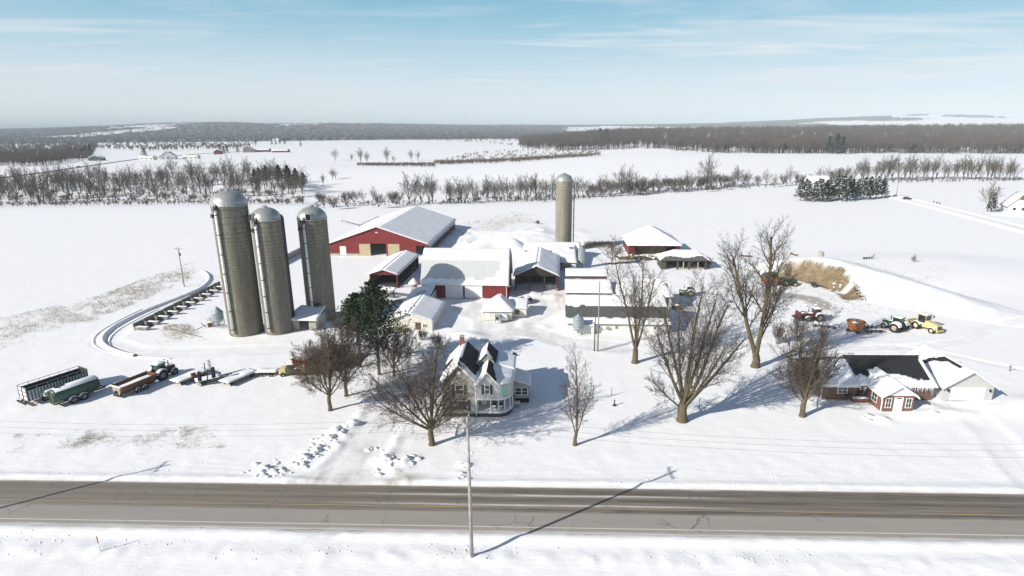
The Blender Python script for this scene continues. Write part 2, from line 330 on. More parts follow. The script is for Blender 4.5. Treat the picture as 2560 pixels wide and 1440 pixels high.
# ---------------------------------------------------------------- mesh helpers
class MB:
    def __init__(s): s.v = []; s.f = []; s.sm = False
    def add(s, vs, fs):
        o = len(s.v); s.v.extend([tuple(q) for q in vs]); s.f.extend([tuple(i+o for i in q) for q in fs]); return s
    def box(s, x0, x1, y0, y1, z0, z1):
        return s.add([(x0, y0, z0), (x1, y0, z0), (x1, y1, z0), (x0, y1, z0), (x0, y0, z1), (x1, y0, z1), (x1, y1, z1), (x0, y1, z1)],
                     [(0, 3, 2, 1), (4, 5, 6, 7), (0, 1, 5, 4), (1, 2, 6, 5), (2, 3, 7, 6), (3, 0, 4, 7)])
    def hexa(s, p):          # eight corners: bottom ring, top ring
        return s.add(p, [(0, 3, 2, 1), (4, 5, 6, 7), (0, 1, 5, 4), (1, 2, 6, 5), (2, 3, 7, 6), (3, 0, 4, 7)])
    def beam(s, a, b, w, h=None):
        h = h or w; a = Vector(a); b = Vector(b); d = (b-a).normalized()
        u = Vector((0, 0, 1)) if abs(d.z) < 0.95 else Vector((1, 0, 0))
        r = d.cross(u).normalized()*w/2; t = r.cross(d).normalized()*h/2
        return s.hexa([a-r-t, a+r-t, a+r+t, a-r+t, b-r-t, b+r-t, b+r+t, b-r+t])
    def tube(s, a, b, r0, r1=None, n=10, cap=True):
        r1 = r0 if r1 is None else r1; a = Vector(a); b = Vector(b); d = (b-a).normalized()
        u = Vector((0, 0, 1)) if abs(d.z) < 0.95 else Vector((1, 0, 0))
        r = d.cross(u).normalized(); t = r.cross(d).normalized(); vs = []
        for q, R in ((a, r0), (b, r1)):
            for i in range(n):
                w = 2*math.pi*i/n; vs.append(q+(r*math.cos(w)+t*math.sin(w))*R)
        fs = [(i, (i+1) % n, n+(i+1) % n, n+i) for i in range(n)]
        if cap: fs += [tuple(range(n-1, -1, -1)), tuple(range(n, 2*n))]
        return s.add(vs, fs)
    def lathe(s, prof, n=24, c=(0, 0, 0), axis='z', cap=True, a0=0, a1=2*math.pi):
        full = abs(a1-a0-2*math.pi) < 1e-6; k = n if full else n+1; vs = []
        for r, z in prof:
            for i in range(k):
                w = a0+(a1-a0)*i/n; x, y = r*math.cos(w), r*math.sin(w)
                p = (x, y, z) if axis == 'z' else ((z, x, y) if axis == 'x' else (x, z, y))
                vs.append((p[0]+c[0], p[1]+c[1], p[2]+c[2]))
        fs = []
        for j in range(len(prof)-1):
            for i in range(n):
                i2 = (i+1) % k
                fs.append((j*k+i, j*k+i2, (j+1)*k+i2, (j+1)*k+i))
        if cap and full:
            if prof[0][0] > 1e-4: fs.append(tuple(range(k-1, -1, -1)))
            if prof[-1][0] > 1e-4: fs.append(tuple((len(prof)-1)*k+i for i in range(k)))
        return s.add(vs, fs)
    def prism(s, poly, y0, y1, plane='xz'):
        n = len(poly)
        def P(a, b, d): return (a, d, b) if plane == 'xz' else ((d, a, b) if plane == 'yz' else (a, b, d))
        vs = [P(a, b, y0) for a, b in poly]+[P(a, b, y1) for a, b in poly]
        fs = [tuple(range(n)), tuple(range(2*n-1, n-1, -1))]+[(i, n+i, n+(i+1) % n, (i+1) % n) for i in range(n)]
        return s.add(vs, fs)
    def slab(s, p, t):       # quad thickened downwards
        p = [Vector(q) for q in p]; nrm = (p[1]-p[0]).cross(p[3]-p[0]).normalized()
        if nrm.z < 0: nrm = -nrm
        return s.hexa([q-nrm*t for q in p]+p)
    def out(s, name, m, parent=None, smooth=False, bevel=0):
        me = bpy.data.meshes.new(name); me.from_pydata(s.v, [], s.f); me.update()
        me.materials.append(M_[m] if isinstance(m, str) else m)
        if smooth or s.sm: me.polygons.foreach_set('use_smooth', [True]*len(me.polygons))
        o = bpy.data.objects.new(name, me); C.objects.link(o)
        import bmesh
        bm = bmesh.new(); bm.from_mesh(me); bmesh.ops.recalc_face_normals(bm, faces=bm.faces); bm.to_mesh(me); bm.free()
        if parent is not None: o.parent = parent
        if bevel:
            b = o.modifiers.new('bevel', 'BEVEL'); b.width = bevel; b.segments = 2; b.limit_method = 'ANGLE'
        return o
def npmesh(name, v, f, m, parent=None, smooth=False, attrs=None):
    me = bpy.data.meshes.new(name); v = np.asarray(v, np.float32); f = np.asarray(f, np.int32); k = f.shape[1]
    me.vertices.add(len(v)); me.vertices.foreach_set('co', v.ravel())
    me.loops.add(f.size); me.loops.foreach_set('vertex_index', f.ravel())
    me.polygons.add(len(f)); me.polygons.foreach_set('loop_start', np.arange(0, f.size, k, dtype=np.int32))
    try: me.polygons.foreach_set('loop_total', np.full(len(f), k, dtype=np.int32))
    except Exception: pass
    if smooth: me.polygons.foreach_set('use_smooth', np.ones(len(f), bool))
    me.update(calc_edges=True); me.validate()
    me.materials.append(M_[m] if isinstance(m, str) else m)
    if attrs:
        for an, av in attrs.items():
            a = me.attributes.new(an, 'FLOAT', 'POINT'); a.data.foreach_set('value', np.asarray(av, np.float32))
    o = bpy.data.objects.new(name, me); C.objects.link(o)
    if parent is not None: o.parent = parent
    return o
def tag(o, label=None, cat=None, group=None, kind=None):
    if label: o['label'] = label
    if cat: o['category'] = cat
    if group: o['group'] = group
    if kind: o['kind'] = kind
    return o
def thing(name, label, cat, loc=(0, 0, 0), rz=0.0, group=None, s=1.0):
    o = bpy.data.objects.new(name, None); C.objects.link(o); o.empty_display_size = 0.2
    o.location = loc; o.rotation_euler = (0, 0, rz); o.scale = (s, s, s)
    return tag(o, label, cat, group)
def dup(root, loc, rz=0.0, s=None, label=None, group=None):
    r = root.copy(); C.objects.link(r); r.location = loc; r.rotation_euler = (0, 0, rz)
    if s is not None: r.scale = s if isinstance(s, tuple) else (s, s, s)
    if label: r['label'] = label
    if group: r['group'] = group
    for ch in list(root.children):
        c = ch.copy(); C.objects.link(c); c.parent = r
        for gch in list(ch.children):
            d = gch.copy(); C.objects.link(d); d.parent = c
    return r
def bx(parent, name, m, x0, x1, y0, y1, z0, z1, bevel=0):
    return MB().box(x0, x1, y0, y1, z0, z1).out(name, m, parent, bevel=bevel)

# ---------------------------------------------------------------- the ground
def axis_pts(lo, hi, step, flo, fhi, g=1.09):
    a = list(np.arange(lo, hi+1e-6, step)); s = step
    while a[-1] < fhi: s *= g; a.append(a[-1]+s)
    b = []; s = step; c = lo
    while c > flo: s *= g; c -= s; b.append(c)
    return np.array(b[::-1]+a)
gx = axis_pts(-100, 118, 0.55, -16000, 16000, 1.085)
gy1 = axis_pts(46, 132, 0.5, 20, 132, 1.1); gy2 = np.arange(gy1[-1]+0.9, 255, 0.9)
gy3 = []; s_ = 0.9; c_ = gy2[-1]
while c_ < 15000: s_ *= 1.035; c_ += s_; gy3.append(c_)
gy = np.concatenate([gy1, gy2, gy3])
X, Y = np.meshgrid(gx, gy); Z = hgt(X, Y)
nx, ny = len(gx), len(gy)
idx = np.arange(nx*ny).reshape(ny, nx)
F_ = np.stack([idx[:-1, :-1], idx[:-1, 1:], idx[1:, 1:], idx[1:, :-1]], -1).reshape(-1, 4)
xs, ys = X.ravel(), Y.ravel()
dd, _ = dpoly(xs, ys, DRIVE)
fn = fbm(xs*0.5, ys*0.25, 71, 4)
dwid = 2.6+4.2*ss(70, 62.5, ys)
str_ = fbm(dd*1.3, ys*0.12, 72, 3)
dirt = ss(dwid+0.8, dwid-1.2, dd)*(0.12+0.75*ss(0.34, 0.62, 0.5*fn+0.5*str_))*np.interp(ys, [60, 75, 100, 140], [1.0, 0.85, 0.45, 0.3])
mouth = ss(10, 4, np.abs(xs+19))*ss(8.5, 3.6, np.abs(ys-yc(xs)-1))*1.0*ss(0.4, 0.6, fbm(xs*0.4, ys*1.2, 73, 3))
for P, w, a in ((LANE, 2.6, 0.14), (YARD, 5.5, 0.5), (YARD2, 5, 0.55), (LANE2, 1.5, 0.16), (GDRIVE, 2.4, 0.14), (DRIVE[5:], 4, 0.42)):
    q, _ = dpoly(xs, ys, P); dirt = np.maximum(dirt, a*ss(w, w*0.5, q)*ss(0.3, 0.62, 0.5*fbm(q*1.6, (xs+ys)*0.08, 74, 3)+0.5*fn)*1.2)
dirt = np.maximum(dirt, mouth)
e_ = np.abs(ys-yc(xs)); dirt = np.maximum(dirt, 0.75*ss(4.9, 4.1, e_)*(0.4+0.8*fn))
cutv = xs-(84.5+4.5*np.sin((ys-140)*0.13)-0.25*(ys-150)+1.8*(vn(xs*0.3, ys*0.3, 5)-0.5))
dm, _ = dpoly(xs, ys, MT)
ed = fbm(xs*0.35, ys*0.35, 81, 4)
sand = ss(-4.5, -3.2, cutv+2*(ed-0.5))*ss(2.4, 1.0, cutv+3.0*(ed-0.5))*ss(146-8, 146-5, ys+(ed-0.5)*6)*ss(168, 163, ys+(ed-.5)*8)*(xs < 96)*ss(75.5, 77.5, xs+2*(ed-0.5))
sand = sand*(1-0.9*ss(0.60, 0.66, fbm(xs*0.3+5, ys*0.3, 83, 3)))
dmud, _ = dpoly(xs, ys, MUD)
sand = np.maximum(sand, 0.65*ss(4.0, 1.5, dmud+3*(ed-0.5)))
azs = xs/np.maximum(ys, 1)
wood = ss(2600, 3600, ys)*ss(0.46, 0.50, fbm(xs*0.0011+3, ys*0.0007, 91, 3)+0.12*ss(0.45, 0.2, azs)-0.05*ss(0.5, 0.7, azs))
gm = bpy.data.materials.new('ground_snow'); gm.use_nodes = True; nt = gm.node_tree; b = nt.nodes['Principled BSDF']
b.inputs['Roughness'].default_value = 0.7; b.inputs['Specular IOR Level'].default_value = 0.15
def attr(nt, n):
    a = nt.nodes.new('ShaderNodeAttribute'); a.attribute_name = n; return a.outputs['Fac']
geo = nt.nodes.new('ShaderNodeNewGeometry')
def nz(nt, sc, det=5, rough=0.6, vec=None, scale=None, dist=0):
    n = nt.nodes.new('ShaderNodeTexNoise'); n.inputs['Scale'].default_value = sc; n.inputs['Detail'].default_value = det; n.inputs['Roughness'].default_value = rough; n.inputs['Distortion'].default_value = dist
    v = vec
    if scale:
        mp = nt.nodes.new('ShaderNodeMapping'); mp.inputs['Scale'].default_value = scale; nt.links.new(v, mp.inputs[0]); v = mp.outputs[0]
    nt.links.new(v, n.inputs['Vector']); return n.outputs[0]
pos = geo.outputs['Position']
c = mixc(nt, nz(nt, 0.03, 4, 0.6, pos), (0.855, 0.858, 0.862), (0.885, 0.885, 0.885))
fd = math_(nt, 'MULTIPLY', attr(nt, 'dirt'), ramp(nt, nz(nt, 1.3, 6, 0.7, pos, (1, 0.5, 1)), [(0.3, 0.35), (0.7, 1.0)]))
c = mixc(nt, fd, c, (0.40, 0.355, 0.29))
sandc = mixc(nt, ramp(nt, nz(nt, 0.7, 8, 0.75, pos), [(0.35, 0.0), (0.65, 1.0)]), (0.13, 0.095, 0.055), (0.27, 0.205, 0.125))
c = mixc(nt, attr(nt, 'sand'), c, sandc)
woodc = mixc(nt, nz(nt, 0.004, 5, 0.6, pos), (0.08, 0.08, 0.085), (0.16, 0.15, 0.15))
c = mixc(nt, attr(nt, 'wood'), c, woodc)
nt.links.new(c, b.inputs['Base Color'])
hb = math_(nt, 'ADD', math_(nt, 'MULTIPLY', nz(nt, 0.9, 8, 0.7, pos, (0.7, 2.2, 1), 0.5), 0.75), math_(nt, 'MULTIPLY', nz(nt, 0.16, 4, 0.5, pos), 1.5))
hb = math_(nt, 'ADD', hb, math_(nt, 'MULTIPLY', nz(nt, 3.0, 4, 0.6, pos), math_(nt, 'MULTIPLY', math_(nt, 'ADD', attr(nt, 'sand'), attr(nt, 'dirt')), 0.5)))
bp = nt.nodes.new('ShaderNodeBump'); bp.inputs['Strength'].default_value = 0.55; bp.inputs['Distance'].default_value = 0.16
nt.links.new(hb, bp.inputs['Height']); nt.links.new(bp.outputs[0], b.inputs['Normal'])
ground = npmesh('ground', np.stack([xs, ys, Z.ravel()], -1), F_, gm, smooth=True, attrs={'dirt': dirt, 'sand': sand, 'wood': wood})
tag(ground, 'snow covered farmland with ploughed lanes and a cut earth mound', kind='structure')
# ---------------------------------------------------------------- the road
rm = bpy.data.materials.new('asphalt'); rm.use_nodes = True; nt = rm.node_tree; b = nt.nodes['Principled BSDF']
b.inputs['Roughness'].default_value = 0.75
tc = nt.nodes.new('ShaderNodeTexCoord'); ob = tc.outputs['Object']; sp = nt.nodes.new('ShaderNodeSeparateXYZ'); nt.links.new(ob, sp.inputs[0]); rx, ry = sp.outputs[0], sp.outputs[1]
base = mixc(nt, ramp(nt, nz(nt, 0.5, 8, 0.7, ob, (0.12, 1.6, 1)), [(0.3, 0.0), (0.7, 1.0)]), (0.20, 0.178, 0.15), (0.32, 0.285, 0.24))
lanef = ramp(nt, math_(nt, 'ADD', math_(nt, 'DIVIDE', ry, 10.0), 0.5), [(0.40, 0.0), (0.52, 1.0)])
base = mixc(nt, lanef, mixc(nt, 0.55, base, (0.37, 0.35, 0.315)), mixc(nt, 0.45, base, (0.19, 0.165, 0.13)))
def band(cn, w, soft=0.3):
    d = math_(nt, 'ABSOLUTE', math_(nt, 'SUBTRACT', ry, cn)); return ramp(nt, math_(nt, 'DIVIDE', d, 4.0), [(max(0, (w-soft))/4, 1.0), (w/4, 0.0)])
sn = nz(nt, 1.0, 7, 0.7, ob, (0.06, 2.4, 1), 0.4); sn2 = nz(nt, 1.0, 6, 0.7, ob, (0.12, 3.0, 1), 0.8)
wet = math_(nt, 'MULTIPLY', ramp(nt, ry, [(0.0, 0.35), (0.02, 1.0)]), ramp(nt, sn, [(0.4, 0.0), (0.6, 1.0)]))
xr = nt.nodes.new('ShaderNodeMapRange'); xr.inputs[1].default_value = -55; xr.inputs[2].default_value = 10; nt.links.new(rx, xr.inputs[0])
wet = math_(nt, 'MULTIPLY', math_(nt, 'MULTIPLY', wet, lanef), math_(nt, 'ADD', math_(nt, 'MULTIPLY', xr.outputs[0], 0.7), 0.3))
b1 = math_(nt, 'ADD', band(-0.35, 0.55), band(3.1, 0.7), clamp=True); b1 = math_(nt, 'ADD', b1, band(1.6, 0.5), clamp=True)
dk = math_(nt, 'MULTIPLY', b1, math_(nt, 'ADD', math_(nt, 'MULTIPLY', ramp(nt, sn2, [(0.35, 0.2), (0.6, 1.0)]), math_(nt, 'ADD', math_(nt, 'MULTIPLY', xr.outputs[0], 0.6), 0.35)), 0.0))
c = mixc(nt, math_(nt, 'MULTIPLY', math_(nt, 'MAXIMUM', dk, math_(nt, 'MULTIPLY', wet, 0.6)), 0.9, clamp=True), base, (0.070, 0.054, 0.040))
# packed snow left between the wheel tracks, right half only
xs_ = ramp(nt, math_(nt, 'DIVIDE', math_(nt, 'ADD', rx, 60.0), 120.0), [(0.30, 0.0), (0.46, 1.0), (0.60, 1.0), (0.74, 0.0)])
stk = math_(nt, 'ADD', band(2.45, 0.32, 0.3), band(0.55, 0.28, 0.25), clamp=True)
stk = math_(nt, 'MULTIPLY', math_(nt, 'MULTIPLY', stk, xs_), ramp(nt, nz(nt, 1.0, 6, 0.7, ob, (0.10, 3.5, 1)), [(0.36, 0.0), (0.52, 1.0)]))
c = mixc(nt, stk, c, (0.62, 0.6, 0.58))
# cracks
vo = nt.nodes.new('ShaderNodeTexVoronoi'); vo.feature = 'DISTANCE_TO_EDGE'; vo.inputs['Scale'].default_value = 0.21
dsn = nt.nodes.new('ShaderNodeTexNoise'); dsn.inputs['Scale'].default_value = 0.8; dsn.inputs['Detail'].default_value = 5; nt.links.new(ob, dsn.inputs['Vector'])
vm = nt.nodes.new('ShaderNodeVectorMath'); vm.operation = 'MULTIPLY_ADD'; nt.links.new(dsn.outputs['Color'], vm.inputs[0]); vm.inputs[1].default_value = (1.6, 1.6, 0); nt.links.new(ob, vm.inputs[2])
nt.links.new(vm.outputs[0], vo.inputs['Vector'])
crk = math_(nt, 'MULTIPLY', ramp(nt, vo.outputs['Distance'], [(0.006, 1.0), (0.014, 0.0)]), ramp(nt, nz(nt, 0.16, 3, 0.5, ob), [(0.53, 0.0), (0.6, 0.6)]))
c = mixc(nt, crk, c, (0.10, 0.10, 0.10))
# salt and slush at the two verges
eg = math_(nt, 'ABSOLUTE', ry); eg = math_(nt, 'ADD', eg, math_(nt, 'MULTIPLY', nz(nt, 0.7, 6, 0.7, ob, (0.3, 1, 1)), 0.7))
c = mixc(nt, ramp(nt, math_(nt, 'DIVIDE', eg, 6.0), [(0.70, 0.0), (0.765, 0.9)]), c, (0.62, 0.60, 0.57))
nt.links.new(c, b.inputs['Base Color'])
RZ = math.atan(-0.041)
def strip(name, m, y0, y1, z, parent, x0=-420, x1=420, n=1):
    mb = MB()
    mb.add([(x0, y0, z), (x1, y0, z), (x1, y1, z), (x0, y1, z)], [(0, 1, 2, 3)])
    return mb.out(name, m, parent)
road = MB().add([(-420, -4.3, 0.03), (420, -4.3, 0.03), (420, 4.15, 0.03), (-420, 4.15, 0.03)], [(0, 1, 2, 3)]).out('road', rm)
road.location = (0, 58.65, 0); road.rotation_euler = (0, 0, RZ)
tag(road, 'salt grey two lane country road with dark wet wheel tracks', kind='structure')
def worn(name, col, lo, hi):
    m = bpy.data.materials.new(name); m.use_nodes = True; nt = m.node_tree; b = nt.nodes['Principled BSDF']
    tc = nt.nodes.new('ShaderNodeTexCoord')
    f = ramp(nt, nz(nt, 1.0, 6, 0.7, tc.outputs['Object'], (0.10, 5, 1)), [(lo, 0.0), (hi, 1.0)])
    nt.links.new(mixc(nt, f, (0.22, 0.195, 0.165), col), b.inputs['Base Color']); return m
strip('centre_line', worn('worn_yellow', (0.52, 0.33, 0.10), 0.42, 0.58), 0.02, 0.14, 0.034, road)
strip('edge_line', worn('worn_white', (0.62, 0.60, 0.54), 0.25, 0.42), -3.42, -3.28, 0.034, road)
# ---------------------------------------------------------------- building helpers
def snow_slab(parent, q, th=0.22, res=0.45, mask=None, name='snow_cover', seed=0, edge=0.35):
    """soft layer of snow lying on a quad q = (p00, p10, p11, p01); mask(u, v) <= 0 leaves it bare"""
    p00, p10, p11, p01 = [Vector(a) for a in q]
    Lu = max((p10-p00).length, (p11-p01).length); Lv = max((p01-p00).length, (p11-p10).length)
    nu = max(2, int(Lu/res)); nv = max(2, int(Lv/res))
    nrm = (p10-p00).cross(p01-p00)
    if nrm.length < 1e-6: nrm = (p11-p00).cross(p01-p00)
    nrm.normalize()
    if nrm.z < 0: nrm = -nrm
    V = []; keep = {}; base = []
    for j in range(nv+1):
        for i in range(nu+1):
            u = i/nu; v = j/nv; p = (p00*(1-u)+p10*u)*(1-v)+(p01*(1-u)+p11*u)*v
            de = min(u*Lu, (1-u)*Lu, v*Lv, (1-v)*Lv)
            t = th*(0.8+0.5*(mnoise.noise(Vector((p.x*0.5+seed, p.y*0.5, p.z*0.5)))))*min(1, (0.45+0.55*min(1, de/edge)))
            k = 1.0
            if mask:
                k = mask(u, v)+0.10*mnoise.noise(Vector((p.x*0.7+seed*3, p.y*0.7, p.z*0.7+5)))
                t *= max(0.12, min(1, k*8))
            keep[(i, j)] = k; base.append(p+nrm*0.004); V.append(p+nrm*(0.01+t))
    I = lambda i, j: j*(nu+1)+i
    cells = set((i, j) for j in range(nv) for i in range(nu) if min(keep[(i, j)], keep[(i+1, j)], keep[(i, j+1)], keep[(i+1, j+1)]) > 0)
    nb = len(V); m = MB(); vs = V+base; fs = []
    for (i, j) in cells:
        fs.append((I(i, j), I(i+1, j), I(i+1, j+1), I(i, j+1)))
        for (di, dj, a, b_) in ((0, -1, (i, j), (i+1, j)), (1, 0, (i+1, j), (i+1, j+1)), (0, 1, (i+1, j+1), (i, j+1)), (-1, 0, (i, j+1), (i, j))):
            if (i+di, j+dj) not in cells:
                A, B = I(*a), I(*b_); fs.append((B, A, A+nb, B+nb))
    used = sorted(set(i for f in fs for i in f)); mp = {o: n for n, o in enumerate(used)}
    m.v = [tuple(vs[i]) for i in used]; m.f = [tuple(mp[i] for i in f) for f in fs]
    if not m.f: return None
    me = bpy.data.meshes.new(name); me.from_pydata(m.v, [], m.f); me.materials.append(M_['snow'])
    me.polygons.foreach_set('use_smooth', [True]*len(me.polygons)); me.update()
    o = bpy.data.objects.new(name, me); C.objects.link(o); o.parent = parent; return o
def snow_cap(parent, m_or_box, th=0.15, name='snow_cover'):
    """rounded snow on a horizontal rectangle (x0, x1, y0, y1, z)"""
    x0, x1, y0, y1, z = m_or_box
    return snow_slab(parent, ((x0, y0, z), (x1, y0, z), (x1, y1, z), (x0, y1, z)), th, max(0.12, min(0.4, (x1-x0)/5)), edge=min(0.3, (x1-x0)/3), name=name)
def wall_holes(mb, a, b, top, holes, t=0.15, z0=0.0):
    """vertical wall from a to b; top(s) gives its height; holes = (s0, s1, z0, z1)"""
    a = Vector((a[0], a[1], 0)); b = Vector((b[0], b[1], 0)); L = (b-a).length; d = (b-a)/L; n = Vector((-d.y, d.x, 0))*t
    cuts = sorted(set([0, L]+[h[0] for h in holes]+[h[1] for h in holes]+[k for k in getattr(top, 'knots', []) if 0 < k < L]))
    def P(s, z, k=0): return a+d*s+Vector((0, 0, z))+n*k
    for s0, s1 in zip(cuts[:-1], cuts[1:]):
        mid = (s0+s1)/2; hs = sorted([(h[2], h[3]) for h in holes if h[0]-1e-6 <= s0 and h[1]+1e-6 >= s1])
        lo = z0; segs = []
        for h0, h1 in hs:
            if h0 > lo+1e-3: segs.append((lo, h0, False))
            lo = h1
        segs.append((lo, None, True))
        for l, h, isT in segs:
            hA = top(s0+1e-4) if isT else h; hB = top(s1-1e-4) if isT else h
            mb.hexa([P(s0, l), P(s1, l), P(s1, l, 1), P(s0, l, 1), P(s0, hA), P(s1, hB), P(s1, hB, 1), P(s0, hA, 1)])
class Top:
    def __init__(s, pts): s.p = pts; s.knots = [q[0] for q in pts]
    def __call__(s, x): return float(np.interp(x, [q[0] for q in s.p], [q[1] for q in s.p]))
def walls(root, m, x0, x1, y0, y1, eave, ridge=None, along='y', front=(), back=(), left=(), right=(), name='wall', ridge_at=0.5, t=0.15, prof=None):
    """four walls with openings; `front` is y0, holes given along x or y in local metres from the low corner"""
    mb = MB(); W_, D_ = x1-x0, y1-y0; rg = ridge if ridge is not None else eave
    gt = Top(prof) if prof else Top([(0, eave), (W_*ridge_at, rg), (W_, eave)]) if along == 'y' else None
    gs = Top(prof) if (prof and along == 'x') else Top([(0, eave), (D_*ridge_at, rg), (D_, eave)]) if along == 'x' else None
    flat = Top([(0, eave), (1000, eave)])
    if prof and along == 'x': gt = None
    wall_holes(mb, (x0, y0), (x1, y0), gt or flat, list(front), t)
    wall_holes(mb, (x1, y1), (x0, y1), gt or flat, [(W_-b, W_-a, c, d) for a, b, c, d in back], t)
    wall_holes(mb, (x1, y0+t), (x1, y1-t), Top([(k-t, h) for k, h in gs.p]) if gs else flat, list(right), t)
    wall_holes(mb, (x0, y1-t), (x0, y0+t), Top([(D_-k-t, h) for k, h in reversed(gs.p)]) if gs else flat, [(D_-b, D_-a, c, d) for a, b, c, d in left], t)
    return mb.out(name, m, root)
def gable_roof(root, m, x0, x1, y0, y1, eave, ridge, along='y', oh=0.35, th=0.14, snow=(0.22, 0.22), masks=(None, None), ridge_at=0.5, res=0.5, name='roof', lift=0.02):
    """two roof planes (first: the low-coordinate side) each with its snow"""
    if along == 'y':
        xm = x0+(x1-x0)*ridge_at; sl = (ridge-eave)/(xm-x0); sr = (ridge-eave)/(x1-xm)
        e0, e1 = eave-sl*oh+lift+th, eave-sr*oh+lift+th; R = ridge+lift+th
        A = [(x0-oh, y0-oh, e0), (xm, y0-oh, R), (xm, y1+oh, R), (x0-oh, y1+oh, e0)]
        B = [(xm, y0-oh, R), (x1+oh, y0-oh, e1), (x1+oh, y1+oh, e1), (xm, y1+oh, R)]
    else:
        ym = y0+(y1-y0)*ridge_at; sl = (ridge-eave)/(ym-y0); sr = (ridge-eave)/(y1-ym)
        e0, e1 = eave-sl*oh+lift+th, eave-sr*oh+lift+th; R = ridge+lift+th
        A = [(x0-oh, y0-oh, e0), (x1+oh, y0-oh, e0), (x1+oh, ym, R), (x0-oh, ym, R)]
        B = [(x0-oh, ym, R), (x1+oh, ym, R), (x1+oh, y1+oh, e1), (x0-oh, y1+oh, e1)]
    mb = MB()
    for q in (A, B):
        mb.hexa([(a[0], a[1], a[2]-th) for a in q]+list(q))
    ro = mb.out(name, m, root)
    for q, s_, mk in ((A, snow[0], masks[0]), (B, snow[1], masks[1])):
        if s_: snow_slab(ro, q, s_, res, mk)
    return ro
def window(root, x, z, w, h, y, face='front', frame='white_paint', bars=1, fw=0.09, label=None, lean=None):
    """framed window standing proud of a wall plane at y (front, facing -y) or x (side)"""
    def M(mb, a0, a1, c0, c1, d0, d1):
        if face == 'front': mb.box(a0, a1, y-d1, y-d0, c0, c1)
        elif face == 'left': mb.box(y-d1, y-d0, a0, a1, c0, c1)
        else: mb.box(y+d0, y+d1, a0, a1, c0, c1)
    f = MB()
    M(f, x-fw, x+w+fw, z-fw, z, 0.003, 0.07); M(f, x-fw, x+w+fw, z+h, z+h+fw, 0.003, 0.07)
    M(f, x-fw, x, z, z+h, 0.003, 0.06); M(f, x+w, x+w+fw, z, z+h, 0.003, 0.06)
    for k in range(bars): M(f, x+w*(k+1)/(bars+1)-0.025, x+w*(k+1)/(bars+1)+0.025, z, z+h, 0.02, 0.05)
    M(f, x, x+w, z+h*0.5-0.03, z+h*0.5+0.03, 0.02, 0.052)
    wo = MB(); M(wo, x, x+w, z, z+h, 0.004, 0.018); g_ = wo.out('window', 'glass', root)
    f.out('frame', frame, g_); return g_

FY = RAD(-4.4)       # the farmyard's buildings are turned a little to the road
HY = RAD(-2.3)
def loc(x, y, dz=0.0): return (x, y, Hz(x, y)+dz)

# ---------------------------------------------------------------- long red cattle barn
B = thing('cattle_barn', 'long low red cattle barn with a wide snowy roof and black open gable doorway', 'barn', (-64.6, 201.5, 0.0), FY)
WB, DB, EV, RG = 35.6, 56.0, 4.2, 10.2
walls(B, 'red_siding', 0, WB, 0, DB, EV, RG, 'y', front=[(4, 6.2, 0.0, 3.3), (15.0, 20.6, 0, 4.3), (31.3, 34.6, 0, 3.6), (11.0, 15.0, 0, 4.2), (20.6, 25.4, 0, 4.2)], right=[(1, 54.5, 1.6, 3.4)])
gable_roof(B, 'roof_metal', 0, WB, 0, DB, EV, RG, 'y', oh=0.6, snow=(0.25, 0.2), res=1.0)
bx(B, 'sliding_door', 'tan_boards', 11.0, 15.0, 0.02, 0.12, 0.1, 4.2)
bx(B, 'sliding_door', 'tan_boards', 21.2, 25.4, 0.02, 0.12, 0.1, 4.2)
bx(B, 'door', 'door_white', 4.0, 6.2, -0.02, 0.10, 0.2, 3.3)
bx(B, 'post', 'red_paint', 20.62, 21.15, -0.06, 0.12, 0.0, 4.4)
bx(B, 'post', 'tan_boards', 14.6, 15.0, -0.06, 0.0, 0.0, 4.3)
for a, b_ in ((0, 4), (6.2, 11.0), (25.4, 31.3), (34.6, WB)): bx(B, 'foundation', 'concrete', a, b_, -0.05, 0.0, 0, 0.75)
mb = MB(); mb.box(17.2, 18.1, -0.12, -0.01, 8.1, 8.35); mb.box(17.55, 17.75, -0.3, -0.01, 8.35, 8.5); mb.out('yard_light', 'white_paint', B)
bx(B, 'side_curtain', 'galv_blue', WB+0.02, WB+0.08, 1, 54.5, 2.5, 3.4)
for k in range(14): bx(B, 'post', 'grey_steel', WB+0.0, WB+0.12, 1+k*4.1, 1.2+k*4.1, 0, 4.1)
# end wall annex: low snow hump against the right corner is terrain

# ---------------------------------------------------------------- gambrel barn in the middle of the yard
B = thing('gambrel_barn', 'main red gambrel barn with two white sliding doors and a half bare metal roof', 'barn', (-23.6, 146.9, 0.0), FY)
WB, DB = 22.6, 12.5; prof = [(0, 4.3), (2.6, 9.5), (DB/2, 11.9), (DB-2.6, 9.5), (DB, 4.3)]
walls(B, 'red_siding', 0, WB, 0, DB, 4.3, 11.9, 'x', prof=prof, front=[])
rf = []
oh = 0.35
z_e = 4.3-oh*2.0+0.1
pl = [[(-oh, -oh, z_e), (WB+oh, -oh, z_e), (WB+oh, 2.6, 9.62), (-oh, 2.6, 9.62)], [(-oh, 2.6, 9.62), (WB+oh, 2.6, 9.62), (WB+oh, DB/2, 12.05), (-oh, DB/2, 12.05)],
      [(-oh, DB/2, 12.05), (WB+oh, DB/2, 12.05), (WB+oh, DB-2.6, 9.62), (-oh, DB-2.6, 9.62)], [(-oh, DB-2.6, 9.62), (WB+oh, DB-2.6, 9.62), (WB+oh, DB+oh, z_e), (-oh, DB+oh, z_e)]]
mb = MB()
for q in pl: mb.slab(q, 0.1)
ro = mb.out('roof', 'roof_metal', B)
def mk_low(u, v):      # lower slope: metal shows in a long rounded patch, snow stays along the eave and the right end
    d = max(abs(u-0.42)/0.46, abs(v-0.66)/0.42) if u > 0.5 else abs(v-0.62)/0.46
    return (d-1.0)*0.9 if d > 0.2 else -0.5
